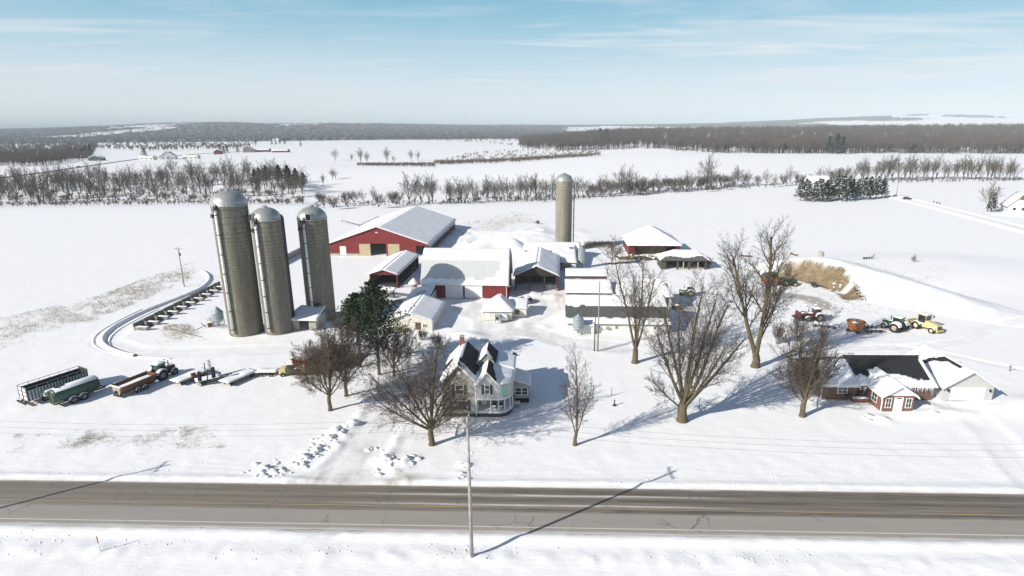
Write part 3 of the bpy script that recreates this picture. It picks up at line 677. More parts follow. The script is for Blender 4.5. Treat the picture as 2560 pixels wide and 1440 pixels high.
snow_slab(ro, pl[0], 0.22, 0.4, lambda u, v: max(0.30-v, (u-0.86)*3-(v-0.5)*0.3, (v-0.97)*4))
snow_slab(ro, pl[1], 0.25, 0.6); snow_slab(ro, pl[2], 0.25, 0.8); snow_slab(ro, pl[3], 0.2, 0.8)
for x0 in (6.2, 11.3):
    d = bx(B, 'sliding_door', 'door_white', x0, x0+4.6, -0.12, -0.02, 0.1, 3.6)
    mb = MB(); mb.box(x0-0.15, x0+4.75, -0.16, -0.01, 3.6, 3.75); mb.out('door_track', 'grey_steel', d)
bx(B, 'fascia', 'white_paint', -0.3, WB+0.3, -0.42, -0.37, 3.55, 3.72)
mb = MB(); mb.tube((WB-0.35, -0.2, 0.3), (WB-0.35, -0.2, 3.5), 0.07); mb.out('downpipe', 'white_paint', B)
bx(B, 'lamp', 'white_paint', WB+0.16, WB+0.6, 0.2, 0.5, 3.1, 3.4)

# ---------------------------------------------------------------- narrow shed left of the gambrel barn
B = thing('feed_shed', 'small open sided shed with red gable boards between the cattle barn and gambrel barn', 'shed', (-39.8, 157.2, 0.0), FY)
for k in range(1, 7): bx(B, 'post', 'wood_brown', 7.91, 8.05, 0.3+k*4.1, 0.5+k*4.1, 0, 4.0)
walls(B, 'red_boards', 0, 7.9, 0, 25.5, 4.0, 5.3, 'y', right=[(0.6, 24.9, 0.2, 3.7)], front=[(0.3, 7.6, 0.0, 3.75)])
gable_roof(B, 'roof_metal', 0, 7.9, 0, 25.5, 4.0, 5.3, 'y', oh=0.5, snow=(0.25, 0.12), res=0.7)
mb = MB(); mb.box(0.4, 7.5, 1, 24, 0.0, 0.9); mb.out('manger', 'dark_steel', B)
# lean-to slab and feeder in front of it
B = thing('bunk_shelter', 'low thin roofed feed bunk shelter in front of the narrow red shed', 'shelter', (-38.0, 148.4, 0), RAD(-18))
mb = MB(); mb.slab([(0, 0, 2.5), (7.4, 0, 2.2), (7.4, 1.7, 2.6), (0, 1.7, 2.9)], 0.12); ro = mb.out('roof', 'roof_metal', B)
snow_slab(ro, [(0, 0, 2.52), (7.4, 0, 2.22), (7.4, 1.7, 2.62), (0, 1.7, 2.92)], 0.14, 0.35)
for a in (0.4, 2.6, 4.8, 6.9): bx(B, 'post', 'wood_brown', a, a+0.12, 0.7, 0.82, 0, 2.2)
mb = MB(); mb.hexa([(0.3, 0.3, 0.3), (7, 0.3, 0.3), (7, 1.2, 0.3), (0.3, 1.2, 0.3), (0.2, 0.1, 0.9), (7.1, 0.1, 0.9), (7.1, 1.4, 0.9), (0.2, 1.4, 0.9)]); mb.out('trough', 'grey_boards', B)
B = thing('bale_feeder', 'round dark bale feeder heaped with snow beside the dark pine', 'feeder', loc(-34.0, 142.5), 0)
mb = MB(); mb.lathe([(1.3, 0.0), (1.35, 0.05), (1.3, 1.1), (1.22, 1.1), (1.2, 0.1)], 20, cap=False); [mb.beam((1.3*math.cos(a), 1.3*math.sin(a), 1), (0.9*math.cos(a), 0.9*math.sin(a), 1.6), 0.06) for a in [k*0.52 for k in range(12)]]
mb.out('ring', 'dark_steel', B)
MB().lathe([(1.15, 0.1), (1.1, 1.0), (0.6, 1.45), (0.0, 1.6)], 16).out('bale', 'stone', B, smooth=True)
MB().lathe([(0.9, 1.28), (0.55, 1.6), (0.0, 1.74)], 14).out('snow_cover', 'snow', B, smooth=True)
# small bin by the barn's left end
B = thing('ventilated_bin', 'small wooden post bin under a cone of snow at the gambrel barn corner', 'bin', (-26.3, 150.2, 0), 0)
MB().lathe([(0.85, 0), (0.85, 3.1)], 16).out('drum', 'concrete', B, smooth=False)
MB().lathe([(1.55, 3.05), (1.5, 3.15), (0.8, 3.9), (0.15, 4.5), (0, 4.55)], 18).out('roof', 'snow', B, smooth=True)
mb = MB(); mb.slab([(-31.5, 142.5, 0.5), (-25.2, 142.0, 0.5), (-24.6, 145.2, 0.5), (-28, 145.6, 0.5)], 0.6); o = mb.out('concrete_apron', 'concrete_tan'); tag(o, 'bare tan concrete apron in the shade left of the gambrel barn', 'apron')

# ---------------------------------------------------------------- tool shed in front of the barn's left end
B = thing('tool_shed', 'cream gabled tool shed half buried in snow in front of the gambrel barn', 'shed', (-27.0, 121.6, 0.0), FY)
walls(B, 'cream_siding', 0, 9.4, 0, 14, 2.3, 4.0, 'y', front=[(5.6, 6.9, 0.2, 1.9)])
gable_roof(B, 'roof_metal', 0, 9.4, 0, 14, 2.3, 4.0, 'y', oh=0.4, snow=(0.28, 0.12), res=0.6, ridge_at=0.46)
bx(B, 'door', 'wood_brown', 5.6, 6.9, 0.02, 0.1, 0.2, 1.9)
window(B, 7.3, 0.8, 0.9, 0.7, 0)
bx(B, 'foundation', 'concrete_tan', 0.2, 4.2, -0.12, -0.02, 0.0, 0.7)
mb = MB(); mb.box(2.2, 3.6, -1.4, -0.4, 0, 0.8); mb.out('crate', 'hay', B)
# link wall between tool shed and barn (snow covered lean-to)
B = thing('lean_to', 'snow covered lean-to joining the tool shed to the gambrel barn', 'lean-to', (-26.2, 135.6, 0), FY)
walls(B, 'cream_siding', 0, 5.5, 0, 11.2, 2.4, None, 'y'); mb = MB(); q = [(-0.3, -0.2, 2.5), (5.7, -0.2, 2.7), (5.7, 11.1, 4.1), (-0.3, 11.1, 2.7)]
mb.slab(q, 0.12); ro = mb.out('roof', 'roof_metal', B); snow_slab(ro, q, 0.25, 0.6)

# ---------------------------------------------------------------- milk house with its hipped roof and yellow annex
B = thing('milk_house', 'small tan milk house under a thick snowy hip roof with a white tank in front', 'milk house', (-6.7, 128.0, 0.0), FY)
walls(B, 'cream_siding', 0, 6.6, 0, 5.2, 2.1)
def hip(root, m, x0, x1, y0, y1, e, r, rx0, rx1, ry0, ry1, th=0.12, snow=0.25, res=0.4, masks={}, name='roof'):
    """hip roof: eave rectangle and a ridge segment"""
    a, b_, c_, d = (x0, y0, e), (x1, y0, e), (x1, y1, e), (x0, y1, e); p, q = (rx0, ry0, r), (rx1, ry1, r)
    yy = abs(ry1-ry0) > abs(rx1-rx0)      # ridge running away from the front
    mb = MB(); mb.add([a, b_, c_, d, p, q], [(0, 1, 4), (1, 2, 5, 4), (2, 3, 5), (3, 0, 4, 5), (0, 3, 2, 1)] if yy else [(0, 1, 5, 4), (1, 2, 5), (2, 3, 4, 5), (3, 0, 4), (0, 3, 2, 1)])
    ro = mb.out(name, m, root)
    for k, qd in enumerate(((a, b_, p, p), (b_, c_, q, p), (c_, d, q, q), (d, a, p, q)) if yy else ((a, b_, q, p), (b_, c_, q, q), (c_, d, p, q), (d, a, p, p))):
        if k in masks and masks[k] == 0: continue
        snow_slab(ro, qd, snow, res, masks.get(k))
    return ro
hip(B, 'roof_dark', -0.5, 7.0, -0.5, 5.6, 2.15, 5.0, 3.5, 3.5, 2.0, 4.8)
mb = MB(); mb.lathe([(0.75, -0.9), (0.82, -0.6), (0.82, 1.1), (0.7, 1.3), (0, 1.35)], 18, c=(4.4, -0.6, 0.95), axis='x'); mb.out('milk_tank', 'white_paint', B, smooth=True)
mb = MB(); mb.box(2.9, 4.0, -2.4, -1.2, 0.6, 1.9); mb.box(2.95, 3.15, -2.3, -2.1, 0, 0.6); mb.box(3.75, 3.95, -2.3, -2.1, 0, 0.6); cb_ = mb.out('compressor_box', 'galv_blue', B)
bx(cb_, 'fan_grille', 'dark_steel', 3.1, 3.8, -2.42, -2.4, 0.9, 1.6)
bx(B, 'door', 'white_paint', 0.5, 1.5, -0.06, -0.01, 0.1, 1.9)
B = thing('annex', 'yellow lean-to annex with one small window between the milk house and parked car', 'annex', (-0.9, 129.8, 0.0), FY)
walls(B, 'cream_siding', 0, 4.2, 0, 5.6, 2.2); q = [(-0.2, -0.3, 2.4), (4.5, -0.3, 2.3), (4.5, 6.0, 2.9), (-0.2, 6.0, 3.3)]
mb = MB(); mb.slab(q, 0.1); ro = mb.out('roof', 'roof_metal', B); snow_slab(ro, q, 0.1, 0.4)
window(B, 1.6, 0.9, 0.9, 0.8, 0, frame='dark_steel', bars=0)

# ---------------------------------------------------------------- open fronted cattle shed right of the barn
B = thing('pole_barn', 'open fronted gabled cattle shed right of the gambrel barn, dark inside with gates', 'shed', (0.8, 152.9, 0.0), FY)
walls(B, 'red_boards', 0, 11.8, 0, 25.5, 4.3, 6.9, 'y', front=[(0.2, 5.9, 0.0, 4.2), (5.9, 11.6, 0, 4.2)], right=[(0.5, 24, 1.2, 3.4)], back=[(2, 10, 1.2, 3.2)])
gable_roof(B, 'roof_metal', 0, 11.8, 0, 25.5, 4.3, 6.9, 'y', oh=0.45, snow=(0.28, 0.24), res=0.7)
mb = MB(); mb.prism([(0.0, 4.18), (11.8, 4.18), (11.8, 4.3), (5.9, 6.9), (0.0, 4.3)], -0.06, -0.01); mb.out('gable_shade', 'shade_dark', B)  # dark sheet painted as the shaded interior, closes the open gable
for x in (3.9, 7.9, 11.2):
    for y in (0.16, 6, 12): bx(B, 'post', 'wood_brown', x, x+0.2, y, y+0.2, 0, 4.3)
mb = MB(); mb.box(0.5, 11.3, 9.0, 9.5, 0, 1.9); mb.out('manger', 'stone', B)
for x in (0.5, 4.2, 8.1):
    mb = MB()
    for z_ in (0.4, 0.75, 1.1, 1.45): mb.tube((x, 0.4, z_), (x+3.0, 0.4, z_), 0.035, n=6)
    for a in (0, 1.5, 3.0): mb.tube((x+a, 0.4, 0.3), (x+a, 0.4, 1.5), 0.035, n=6)
    mb.out('gate', 'galv', B)

# ---------------------------------------------------------------- long shed in front of the single silo
B = thing('silo_shed', 'low grey walled shed with a snowy roof at the foot of the lone silo', 'shed', (4.3, 192.0, 0.0), FY)
walls(B, 'concrete', 0, 18.6, 0, 8, 3.2, 5.0, 'x')
gable_roof(B, 'roof_metal', 0, 18.6, 0, 8, 3.2, 5.0, 'x', oh=0.3, snow=(0.25, 0.25), res=0.7)
B = thing('shed_wing', 'snowy roofed wing with a dark open bay right below the lone silo', 'shed', (12.9, 175.8, 0.0), FY)
walls(B, 'grey_boards', 0, 7.2, 0, 16.6, 2.5, None, 'y', front=[(0.6, 2.2, 0, 1.7), (3.0, 5.4, 0, 2.2)])
q = [(-0.3, -0.4, 2.62), (7.4, -0.4, 2.62), (7.4, 17.4, 4.4), (-0.3, 17.4, 4.4)]
mb = MB(); mb.slab(q, 0.12); ro = mb.out('roof', 'roof_metal', B); snow_slab(ro, q, 0.28, 0.6)
bx(B, 'door', 'white_paint', 5.6, 6.9, -0.05, -0.01, 0.2, 2.1); bx(B, 'vent', 'dark_gap', 5.2, 6.6, 13.2, 13.7, 4.2, 4.55)

# ---------------------------------------------------------------- white machine sheds (three roofs one behind the other)
B = thing('long_shed', 'long white shed with a dark grey lower roof strip and small square windows', 'shed', (12.0, 119.0, 0.0), FY)
L_ = 21.6
walls(B, 'white_siding', 0, L_, 0, 15, 2.2, 5.6, 'x', ridge_at=0.62)
gable_roof(B, 'roof_grey', 0, L_, 0, 15, 2.2, 5.6, 'x', oh=0.5, ridge_at=0.62, snow=(0.3, 0.28), res=0.45, masks=(lambda u, v: max(v-0.585, 0.235-v)*2, None))
for x in (6.4, 10.2, 14.2, 18.3):
    window(B, x, 1.0, 0.62, 0.6, 0, bars=0, frame='door_white')
bx(B, 'vent_pipe', 'hay', 8.2, 9.0, -0.4, -0.02, 0.9, 1.3)
bb = thing('lean_room', 'corrugated white lean-to against the long shed behind the hopper bin', 'lean-to', (13.9, 117.6, 0), FY)
walls(bb, 'white_siding', 0, 3.6, 0, 1.2, 2.0); q = [(-0.2, -0.3, 2.05), (3.7, -0.3, 2.05), (3.7, 1.0, 2.4), (-0.2, 1.0, 2.4)]
mb = MB(); mb.slab(q, 0.08); ro = mb.out('roof', 'roof_metal', bb); snow_slab(ro, q, 0.22, 0.3)
B = thing('middle_shed', 'white roofed middle shed of the three parallel sheds', 'shed', (13.3, 135.6, 0.0), FY)
walls(B, 'brick', 0, 10.8, 0, 11, 4.3, 5.9, 'x', right=[(2, 5, 0, 2.4)])
gable_roof(B, 'roof_metal', 0, 10.8, 0, 11, 4.3, 5.9, 'x', oh=0.4, snow=(0.3, 0.25), res=0.6)
B = thing('rear_shed', 'rear shed of the three parallel sheds with a strip of brown brick wall', 'shed', (14.6, 149.2, 0.0), FY)
walls(B, 'brick', 0, 10.6, 0, 7, 5.0, 5.9, 'x')
gable_roof(B, 'roof_metal', 0, 10.6, 0, 7, 5.0, 5.9, 'x', oh=0.35, snow=(0.3, 0.25), res=0.6)
B = thing('machine_shed', 'snow roofed machine shed with one dark open bay behind the tall forked trees', 'shed', (24.4, 134.8, 0.0), FY)
walls(B, 'white_siding', 0, 14.0, 0, 10, 3.4, 6.0, 'x', front=[(7.6, 13.5, 0.0, 3.1)])
hip(B, 'roof_metal', -0.5, 14.5, -0.5, 10.5, 3.45, 6.6, 4.0, 11.5, 5.5, 5.5, snow=0.3)
mb = MB(); mb.box(10.5, 10.7, 0.1, 0.3, 0, 3.3); mb.out('post', 'wood_brown', B)

# ---------------------------------------------------------------- old red barn and stone shed behind
B = thing('old_barn', 'old red barn under a snowy hipped roof at the back of the yard', 'barn', (40.4, 196.0, 0.0), FY)
walls(B, 'red_boards', 0, 17.2, 0, 17, 3.6, front=[(2.2, 15.8, 0.0, 3.3)])
mb = MB(); mb.box(3, 13, 3, 3.4, 0, 3); mb.out('inner_wall', 'wood_brown', B)
ro = hip(B, 'roof_metal', -0.7, 18.0, -0.9, 17.6, 3.65, 8.8, 8.6, 8.6, 6.5, 11.5, snow=0.3, res=0.6)
B = thing('stone_shed', 'open fronted grey stone shed with snow on its hipped roof beside the old red barn', 'shed', (46.5, 175.6, 0.0), FY)
walls(B, 'stone', 0, 13.8, 0, 7.5, 2.9, front=[(1.4, 4.6, 0.0, 2.5), (5.3, 8.1, 0, 2.5), (8.8, 13.2, 0, 2.5)], left=[])
hip(B, 'roof_grey', -0.6, 14.5, -0.7, 8.2, 2.95, 5.4, 4.6, 10.6, 3.8, 3.8, snow=0.25, masks={0: lambda u, v: v-0.30-0.12*math.sin(u*9)})
for x in (6.6, 11.0): bx(B, 'post', 'tan_boards', x, x+0.3, 0.0, 0.25, 0, 2.6)

# ---------------------------------------------------------------- pump house between the silos
B = thing('silo_room', 'small concrete feed room with a dark doorway and snowy roof between two silos', 'feed room', (-49.7, 122.2, 0.0), FY)
walls(B, 'concrete', 0, 6.2, 0, 6.0, 2.6, front=[(2.4, 4.6, 0.0, 2.35)])
q = [(-0.9, -0.8, 2.65), (6.9, -0.8, 2.65), (6.3, 6.2, 3.9), (0.4, 6.2, 3.9)]
mb = MB(); mb.slab(q, 0.15); ro = mb.out('roof', 'roof_metal', B); snow_slab(ro, q, 0.25, 0.4)
mb = MB(); mb.tube((4.5, 5.2, 3.9), (4.5, 5.2, 4.5), 0.2); mb.tube((4.0, 5.2, 4.45), (5.4, 5.2, 4.6), 0.22); mb.out('vent_pipe', 'dark_steel', B)

# ---------------------------------------------------------------- silos
def stave_mat(name, a, hoop):
    m = bpy.data.materials.new(name); m.use_nodes = True; nt = m.node_tree; b = nt.nodes['Principled BSDF']; b.inputs['Roughness'].default_value = 0.9
    b.inputs['Specular IOR Level'].default_value = 0.1
    tc = nt.nodes.new('ShaderNodeTexCoord'); sp = nt.nodes.new('ShaderNodeSeparateXYZ'); nt.links.new(tc.outputs['Object'], sp.inputs[0])
    ang = math_(nt, 'MULTIPLY', math_(nt, 'ARCTAN2', sp.outputs[1], sp.outputs[0]), 3.3)
    cb = nt.nodes.new('ShaderNodeCombineXYZ'); nt.links.new(sp.outputs[2], cb.inputs[0]); nt.links.new(ang, cb.inputs[1])
    br = nt.nodes.new('ShaderNodeTexBrick'); br.inputs['Scale'].default_value = 1.0; br.inputs['Brick Width'].default_value = 0.76; br.inputs['Row Height'].default_value = 0.30
    br.inputs['Mortar Size'].default_value = 0.022; br.inputs['Color1'].default_value = (*a, 1); br.inputs['Color2'].default_value = (*[q*0.72 for q in a], 1); br.inputs['Mortar'].default_value = (*[q*0.4 for q in a], 1)
    nt.links.new(cb.outputs[0], br.inputs['Vector'])
    n = nz(nt, 1.0, 7, 0.7, tc.outputs['Object'], (1.2, 1.2, 0.16))
    c = mixc(nt, ramp(nt, n, [(0.35, 0.0), (0.7, 1.0)]), br.outputs[0], tuple(q*0.5 for q in a))
    fz = ramp(nt, math_(nt, 'DIVIDE', sp.outputs[2], 30.0), [(0.0, 0.40), (0.5, 0.62), (1.0, 1.3)])
    # hoops stand closer together towards the foot of the silo
    w = math_(nt, 'FRACT', math_(nt, 'POWER', math_(nt, 'MULTIPLY', math_(nt, 'SUBTRACT', 31.0, sp.outputs[2]), 0.31), 1.72))
    hp = math_(nt, 'MULTIPLY', ramp(nt, w, [(0.0, 1.0), (0.14, 1.0), (0.22, 0.0), (0.98, 0.0), (1.0, 1.0)]), 0.85)
    c = mixc(nt, ramp(nt, nz(nt, 1.0, 5, 0.6, tc.outputs['Object'], (0.35, 0.35, 0.05)), [(0.45, 0.0), (0.7, 0.55)]), c, tuple(q*0.35 for q in a))
    c = mixc(nt, math_(nt, 'MULTIPLY', hp, ramp(nt, nz(nt, 0.7, 3, 0.5, tc.outputs['Object']), [(0.35, 0.25), (0.65, 1.0)])), c, hoop); nt.links.new(c, b.inputs['Base Color'])
    bp = nt.nodes.new('ShaderNodeBump'); bp.inputs['Strength'].default_value = 0.4; bp.inputs['Distance'].default_value = 0.03; nt.links.new(hp, bp.inputs['Height']); nt.links.new(bp.outputs[0], b.inputs['Normal'])
    return m
M_['stave'] = stave_mat('concrete_staves', (0.33, 0.305, 0.24), (0.085, 0.078, 0.06))
M_['stave_b'] = stave_mat('concrete_staves_pale', (0.40, 0.375, 0.30), (0.16, 0.145, 0.11))
dm_ = bpy.data.materials.new('dome_metal'); dm_.use_nodes = True; nt = dm_.node_tree; b = nt.nodes['Principled BSDF']
b.inputs['Roughness'].default_value = 0.38; b.inputs['Metallic'].default_value = 0.4
tc = nt.nodes.new('ShaderNodeTexCoord'); sp = nt.nodes.new('ShaderNodeSeparateXYZ'); nt.links.new(tc.outputs['Object'], sp.inputs[0])
an = math_(nt, 'FRACT', math_(nt, 'MULTIPLY', math_(nt, 'ARCTAN2', sp.outputs[1], sp.outputs[0]), 5.09))
c = mixc(nt, ramp(nt, an, [(0.0, 1.0), (0.12, 0.0), (0.9, 0.0), (1.0, 1.0)]), mixc(nt, nz(nt, 1.0, 5, 0.7, tc.outputs['Object']), (0.33, 0.345, 0.325), (0.50, 0.51, 0.48)), (0.2, 0.21, 0.2))
nt.links.new(c, b.inputs['Base Color']); M_['dome'] = dm_
def silo(label, x, y, R, hr, stave='stave', chute=(-0.5, 0), hatch=None, snow=False, pipe_r=0.28, cap='galv', rear=False, group='concrete stave silos'):
    t = thing('silo', label, 'silo', (x, y, Hz(x, y)-0.2), 0, group)
    MB().lathe([(R, 0), (R, hr+0.2)], 64, cap=False).out('wall', stave, t, smooth=True)
    k = R*1.02; prof = [(k+0.06, hr+0.05), (k+0.06, hr+0.22)]+[(k*math.cos(a), hr+0.25+k*0.80*math.sin(a)) for a in [i*math.pi/2/9 for i in range(9)]]+[(0.42, hr+0.25+k*0.80*0.99)]
    d = MB().lathe(prof, 40).out('dome', 'dome', t, smooth=True)
    z = hr+0.25+k*0.79
    MB().lathe([(0.55, z-0.06), (0.55, z+0.16), (0.62, z+0.18), (0.3, z+0.34), (0, z+0.38)], 16).out('cap', cap, d)
    if chute:      # filling pipe running up the face of the silo, bracketed
        a = -math.pi/2+chute[0]; px, py = (R+0.42)*math.cos(a), (R+0.42)*math.sin(a)
        p = MB().tube((px, py, 1.2), (px, py, hr-0.4), pipe_r, n=12).out('filling_pipe', 'white_paint', t, smooth=True)
        for i in range(7):
            zz = 2.0+i*(hr-3.5)/6; MB().beam((px*0.86, py*0.86, zz), (px*1.09, py*1.09, zz), 0.12, 0.1).tube((px, py, zz-0.08), (px, py, zz+0.08), pipe_r+0.05, n=12).out('bracket', 'dark_steel', p)
        mb = MB(); mb.tube((px, py, hr-0.5), (px*0.8, py*0.8, hr+0.9), 0.32, 0.26, n=10); mb.beam((px*1.12, py*1.12, hr-0.8), (px*1.02, py*1.02, hr+0.9), 0.14); mb.out('spout', 'dark_steel', t)
        # a ladder beside the pipe
        mb = MB(); a2 = a-0.16
        for s_ in (-0.06, 0.06):
            q = ((R+0.14)*math.cos(a2+s_), (R+0.14)*math.sin(a2+s_)); mb.beam((q[0], q[1], 2.5), (q[0], q[1], hr), 0.05)
        for i in range(int(hr/0.6)-4):
            q1 = ((R+0.14)*math.cos(a2-0.06), (R+0.14)*math.sin(a2-0.06)); q2 = ((R+0.14)*math.cos(a2+0.06), (R+0.14)*math.sin(a2+0.06)); mb.beam((*q1, 2.7+i*0.6), (*q2, 2.7+i*0.6), 0.04)
        mb.out('ladder', 'grey_steel', t)
        bx_ = MB(); a3 = a-0.42; bx_.box(-0.5, 0.5, -0.35, 0.1, 0, 0.7); o = bx_.out('platform', 'dark_steel', t); o.location = (R*math.cos(a3), R*math.sin(a3), hr-2.2); o.rotation_euler = (0, 0, a3+math.pi/2)
    if hatch is not None:
        a = -math.pi/2+hatch; mb = MB(); mb.box(-0.62, 0.62, -0.42, 0.5, 0, 1.5)
        o = mb.out('hatch_frame', 'galv', t); o.location = (R*0.97*math.cos(a), R*0.97*math.sin(a), hr+0.15); o.rotation_euler = (0, 0, a+math.pi/2)
        MB().box(-0.5, 0.5, -0.445, -0.425, 0.12, 1.38).out('opening', 'dark_gap', o)
    if rear:       # covered unloading chute
        a = rear; r_ = R-0.35
        c_ = MB().lathe([(0.85, 0.0), (0.85, hr+0.2), (0.6, hr+0.9), (0, hr+1.1)], 12, c=(r_*math.cos(a), r_*math.sin(a), 0)).out('unloading_chute', 'dark_steel', t, smooth=True)
    return t
silo('tall concrete silo with a rounded metal dome, leftmost and biggest of the three', -58.9, 121.6, 3.55, 28.2, chute=(-0.30, 0))
silo('middle silo of the left trio with a dark unloading chute and dome hatch', -51.7, 121.9, 3.0, 25.0, chute=(-0.28, 0), hatch=-0.72, rear=0.35)
silo('right silo of the left trio, a square black hatch in its dome', -44.9, 130.3, 3.2, 23.8, chute=(-0.22, 0), hatch=0.10)
S4 = silo('lone slender silo standing behind the low sheds in the middle of the farm', 18.6, 205.0, 2.9, 24.6, stave='stave_b', chute=None, group='concrete stave silos')
# outside pipe of the lone silo
mb = MB(); mb.tube((3.5, -0.6, 0), (3.5, -0.6, 23.6), 0.2, n=8); mb.tube((3.5, -0.6, 23.6), (2.0, -0.3, 26.6), 0.22, n=8); mb.out('filling_pipe', 'grey_steel', S4)
for z_ in range(3, 23, 3): MB().beam((2.8, -0.5, z_), (3.5, -0.6, z_), 0.08).out('bracket', 'dark_steel', S4)
# ---------------------------------------------------------------- feed bins
def bin_(label, x, y, R, zb, zt, hopper=True, m='galv_blue', legs=4, top=0.9):
    t = thing('feed_bin', label, 'feed bin', loc(x, y), 0, 'galvanised feed bins')
    prof = ([(0.25, zb-R*0.9)] if hopper else [(R, zb-0.5)])+[(R, zb), (R, zt)]
    bd = MB().lathe(prof, 24, cap=True).out('body', m, t, smooth=False)
    MB().lathe([(R+0.06, zt), (0.25, zt+top), (0.25, zt+top+0.12), (0, zt+top+0.15)], 24).out('roof', m, t)
    mb = MB()
    for z_ in np.arange(zb+0.4, zt, 0.7): mb.lathe([(R+0.025, z_-0.03), (R+0.025, z_+0.03)], 24, cap=False)
    mb.out('ribs', 'grey_steel', bd)
    if hopper:
        for k in range(legs):
            a = math.pi/4+k*2*math.pi/legs; MB().beam((R*0.98*math.cos(a), R*0.98*math.sin(a), -0.2), (R*0.98*math.cos(a), R*0.98*math.sin(a), zb+0.4), 0.1).out('leg', 'galv', t)
        mb = MB(); mb.tube((0, 0, 0.4), (0, 0, zb-R*0.8), 0.16); mb.out('auger', 'grey_steel', t)
    return t
bin_('squat hopper bin on legs at the left corner of the long white shed', 14.0, 117.0, 1.15, 1.75, 3.7)
bin_('tall narrow grey feed bin right of the lone silo', 22.0, 178.5, 1.15, 2.0, 6.0, m='galv')
bin_('cone topped feed bin at the foot of the leftmost silo', -66.6, 124.8, 1.25, 2.0, 3.6, top=1.2)
# ---------------------------------------------------------------- the two-storey farmhouse
H = thing('farmhouse', 'weathered two-storey grey farmhouse with green shutters, gables and a rounded corner porch', 'house', (-10.75, 81.3, 0.0), HY)
Tg = lambda w, e, r: Top([(0, e), (w/2, r), (w, e)])
A1, A2 = 5.0, 10.0
walls(H, 'lap_siding', 0, A1, 0, A2, 6.1, 8.75, 'y', front=[])
bx(H, 'foundation', 'stone', -0.06, A1+0.06, -0.07, 0.0, -0.2, 0.55)
sA = (8.75-6.1)/2.5; oh = 0.45; th = 0.14
def plane_roof(name, m, q, snow=0.2, mask=None, res=0.3, th=0.12, parent=None):
    mb = MB(); mb.hexa([(a[0], a[1], a[2]-th) for a in q]+list(q)); r = mb.out(name, m, parent or H)
    if snow: snow_slab(r, q, snow, res, mask)
    return r
ea = 6.1-sA*oh+0.16; ra = 8.75+0.16
plane_roof('roof', 'roof_dark', [(-oh, -oh, ea), (A1/2, -oh, ra), (A1/2, A2+0.3, ra), (-oh, A2+0.3, ea)], 0.14, lambda u, v: 0.35+0.25*math.sin(v*9)-abs(u-0.8)*0.35)
plane_roof('roof', 'roof_dark', [(A1/2, -oh, ra), (A1+oh, -oh, ea), (A1+oh, A2+0.3, ea), (A1/2, A2+0.3, ra)], 0.16, lambda u, v: max(u*1.3-0.95-v*0.35, (0.16-v)*(u-0.1)*6))
# barge boards
mb = MB()
for x0, x1, z0, z1 in ((-oh, A1/2, ea, ra), (A1+oh, A1/2, ea, ra)):
    mb.hexa([(x0, -oh-0.06, z0-0.3), (x1, -oh-0.06, z1-0.3), (x1, -oh-0.01, z1-0.3), (x0, -oh-0.01, z0-0.3), (x0, -oh-0.06, z0+0.02), (x1, -oh-0.06, z1+0.02), (x1, -oh-0.01, z1+0.02), (x0, -oh-0.01, z0+0.02)])
mb.out('barge_board', 'white_paint', H)
MB().lathe([(0.42, 0.0), (0.42, 0.05), (0.0, 0.06)], 20, c=(2.5, -0.08, 7.35), axis='y').out('round_vent', 'white_paint', H)
def shuttered(x, z, w, h, y=0, sw=0.42, bars=0):
    window(H, x, z, w, h, y, bars=bars)
    for s_ in (x-0.16-sw, x+w+0.16):
        o = MB().box(s_, s_+sw, y-0.06, y-0.004, z-0.12, z+h+0.1)
        for k in range(3): o.box(s_+0.05, s_+sw-0.05, y-0.075, y-0.06, z+k*h/3, z+k*h/3+h/3-0.12)
        o.out('shutter', 'shutter', H)
shuttered(2.0, 3.85, 1.1, 1.45); shuttered(1.6, 1.15, 2.0, 1.5, bars=2)
bx(H, 'corner_board', 'white_paint', A1-0.02, A1+0.14, -0.1, 0.0, 0.3, 6.0)
bx(H, 'corner_board', 'white_paint', -0.1, 0.04, -0.1, 0.0, 0.5, 6.0)
# chimney
c_ = bx(H, 'chimney', 'brick_red', 1.75, 2.45, 8.2, 8.9, 7.6, 10.1); bx(c_, 'chimney_cap', 'concrete', 1.68, 2.52, 8.13, 8.97, 10.1, 10.2)
# front gable wing over the porch, corner rounding off to the right
ZP, ZF, EC, RC = 0.75, 3.05, 5.6, 7.55
CX0, CX1 = A1+0.15, 8.5
mb = MB(); wall_holes(mb, (CX0, -0.05), (CX1, -0.05), Tg(CX1-CX0, EC, RC), [], 0.15, ZF)
arc = [(CX1+2.2*math.sin(a), 3.25-3.3*math.cos(a)) for a in [i*math.pi/2/12 for i in range(13)]]+[(CX1+2.2, 9.5)]
for p, q in zip(arc[:-1], arc[1:]):
    mb.add([(p[0], p[1], ZF), (q[0], q[1], ZF), (q[0], q[1], EC-0.15), (p[0], p[1], EC-0.15)], [(0, 1, 2, 3)])
mb.add([(CX0, 0.0, ZF), (CX1, 0.0, ZF)]+[(x, y, ZF) for x, y in arc[1:]]+[(CX0, 9.5, ZF)], [tuple(range(len(arc)+2))])
mb.out('upper_wall', 'lap_siding_pale', H)
MB().add([(p[0]*1.0+0.03*math.sin(i*0.13), p[1]-0.05, z_) for z_ in (ZF+0.25, EC-0.3) for i, p in enumerate(arc[2:6])], [(i, i+1, i+5, i+4) for i in range(3)]).out('mint_panel', 'mint', H)
mb = MB()
for p, q in zip([(CX0, -0.08)]+arc[:-1], arc[:-1]+[arc[-1]]):
    mb.beam((p[0], p[1]-0.02, ZF-0.02), (q[0], q[1]-0.02, ZF-0.02), 0.2, 0.26)
mb.out('frieze', 'white_paint', H)
shuttered(6.5, 3.95, 0.62, 1.35, y=-0.05, sw=0.36)
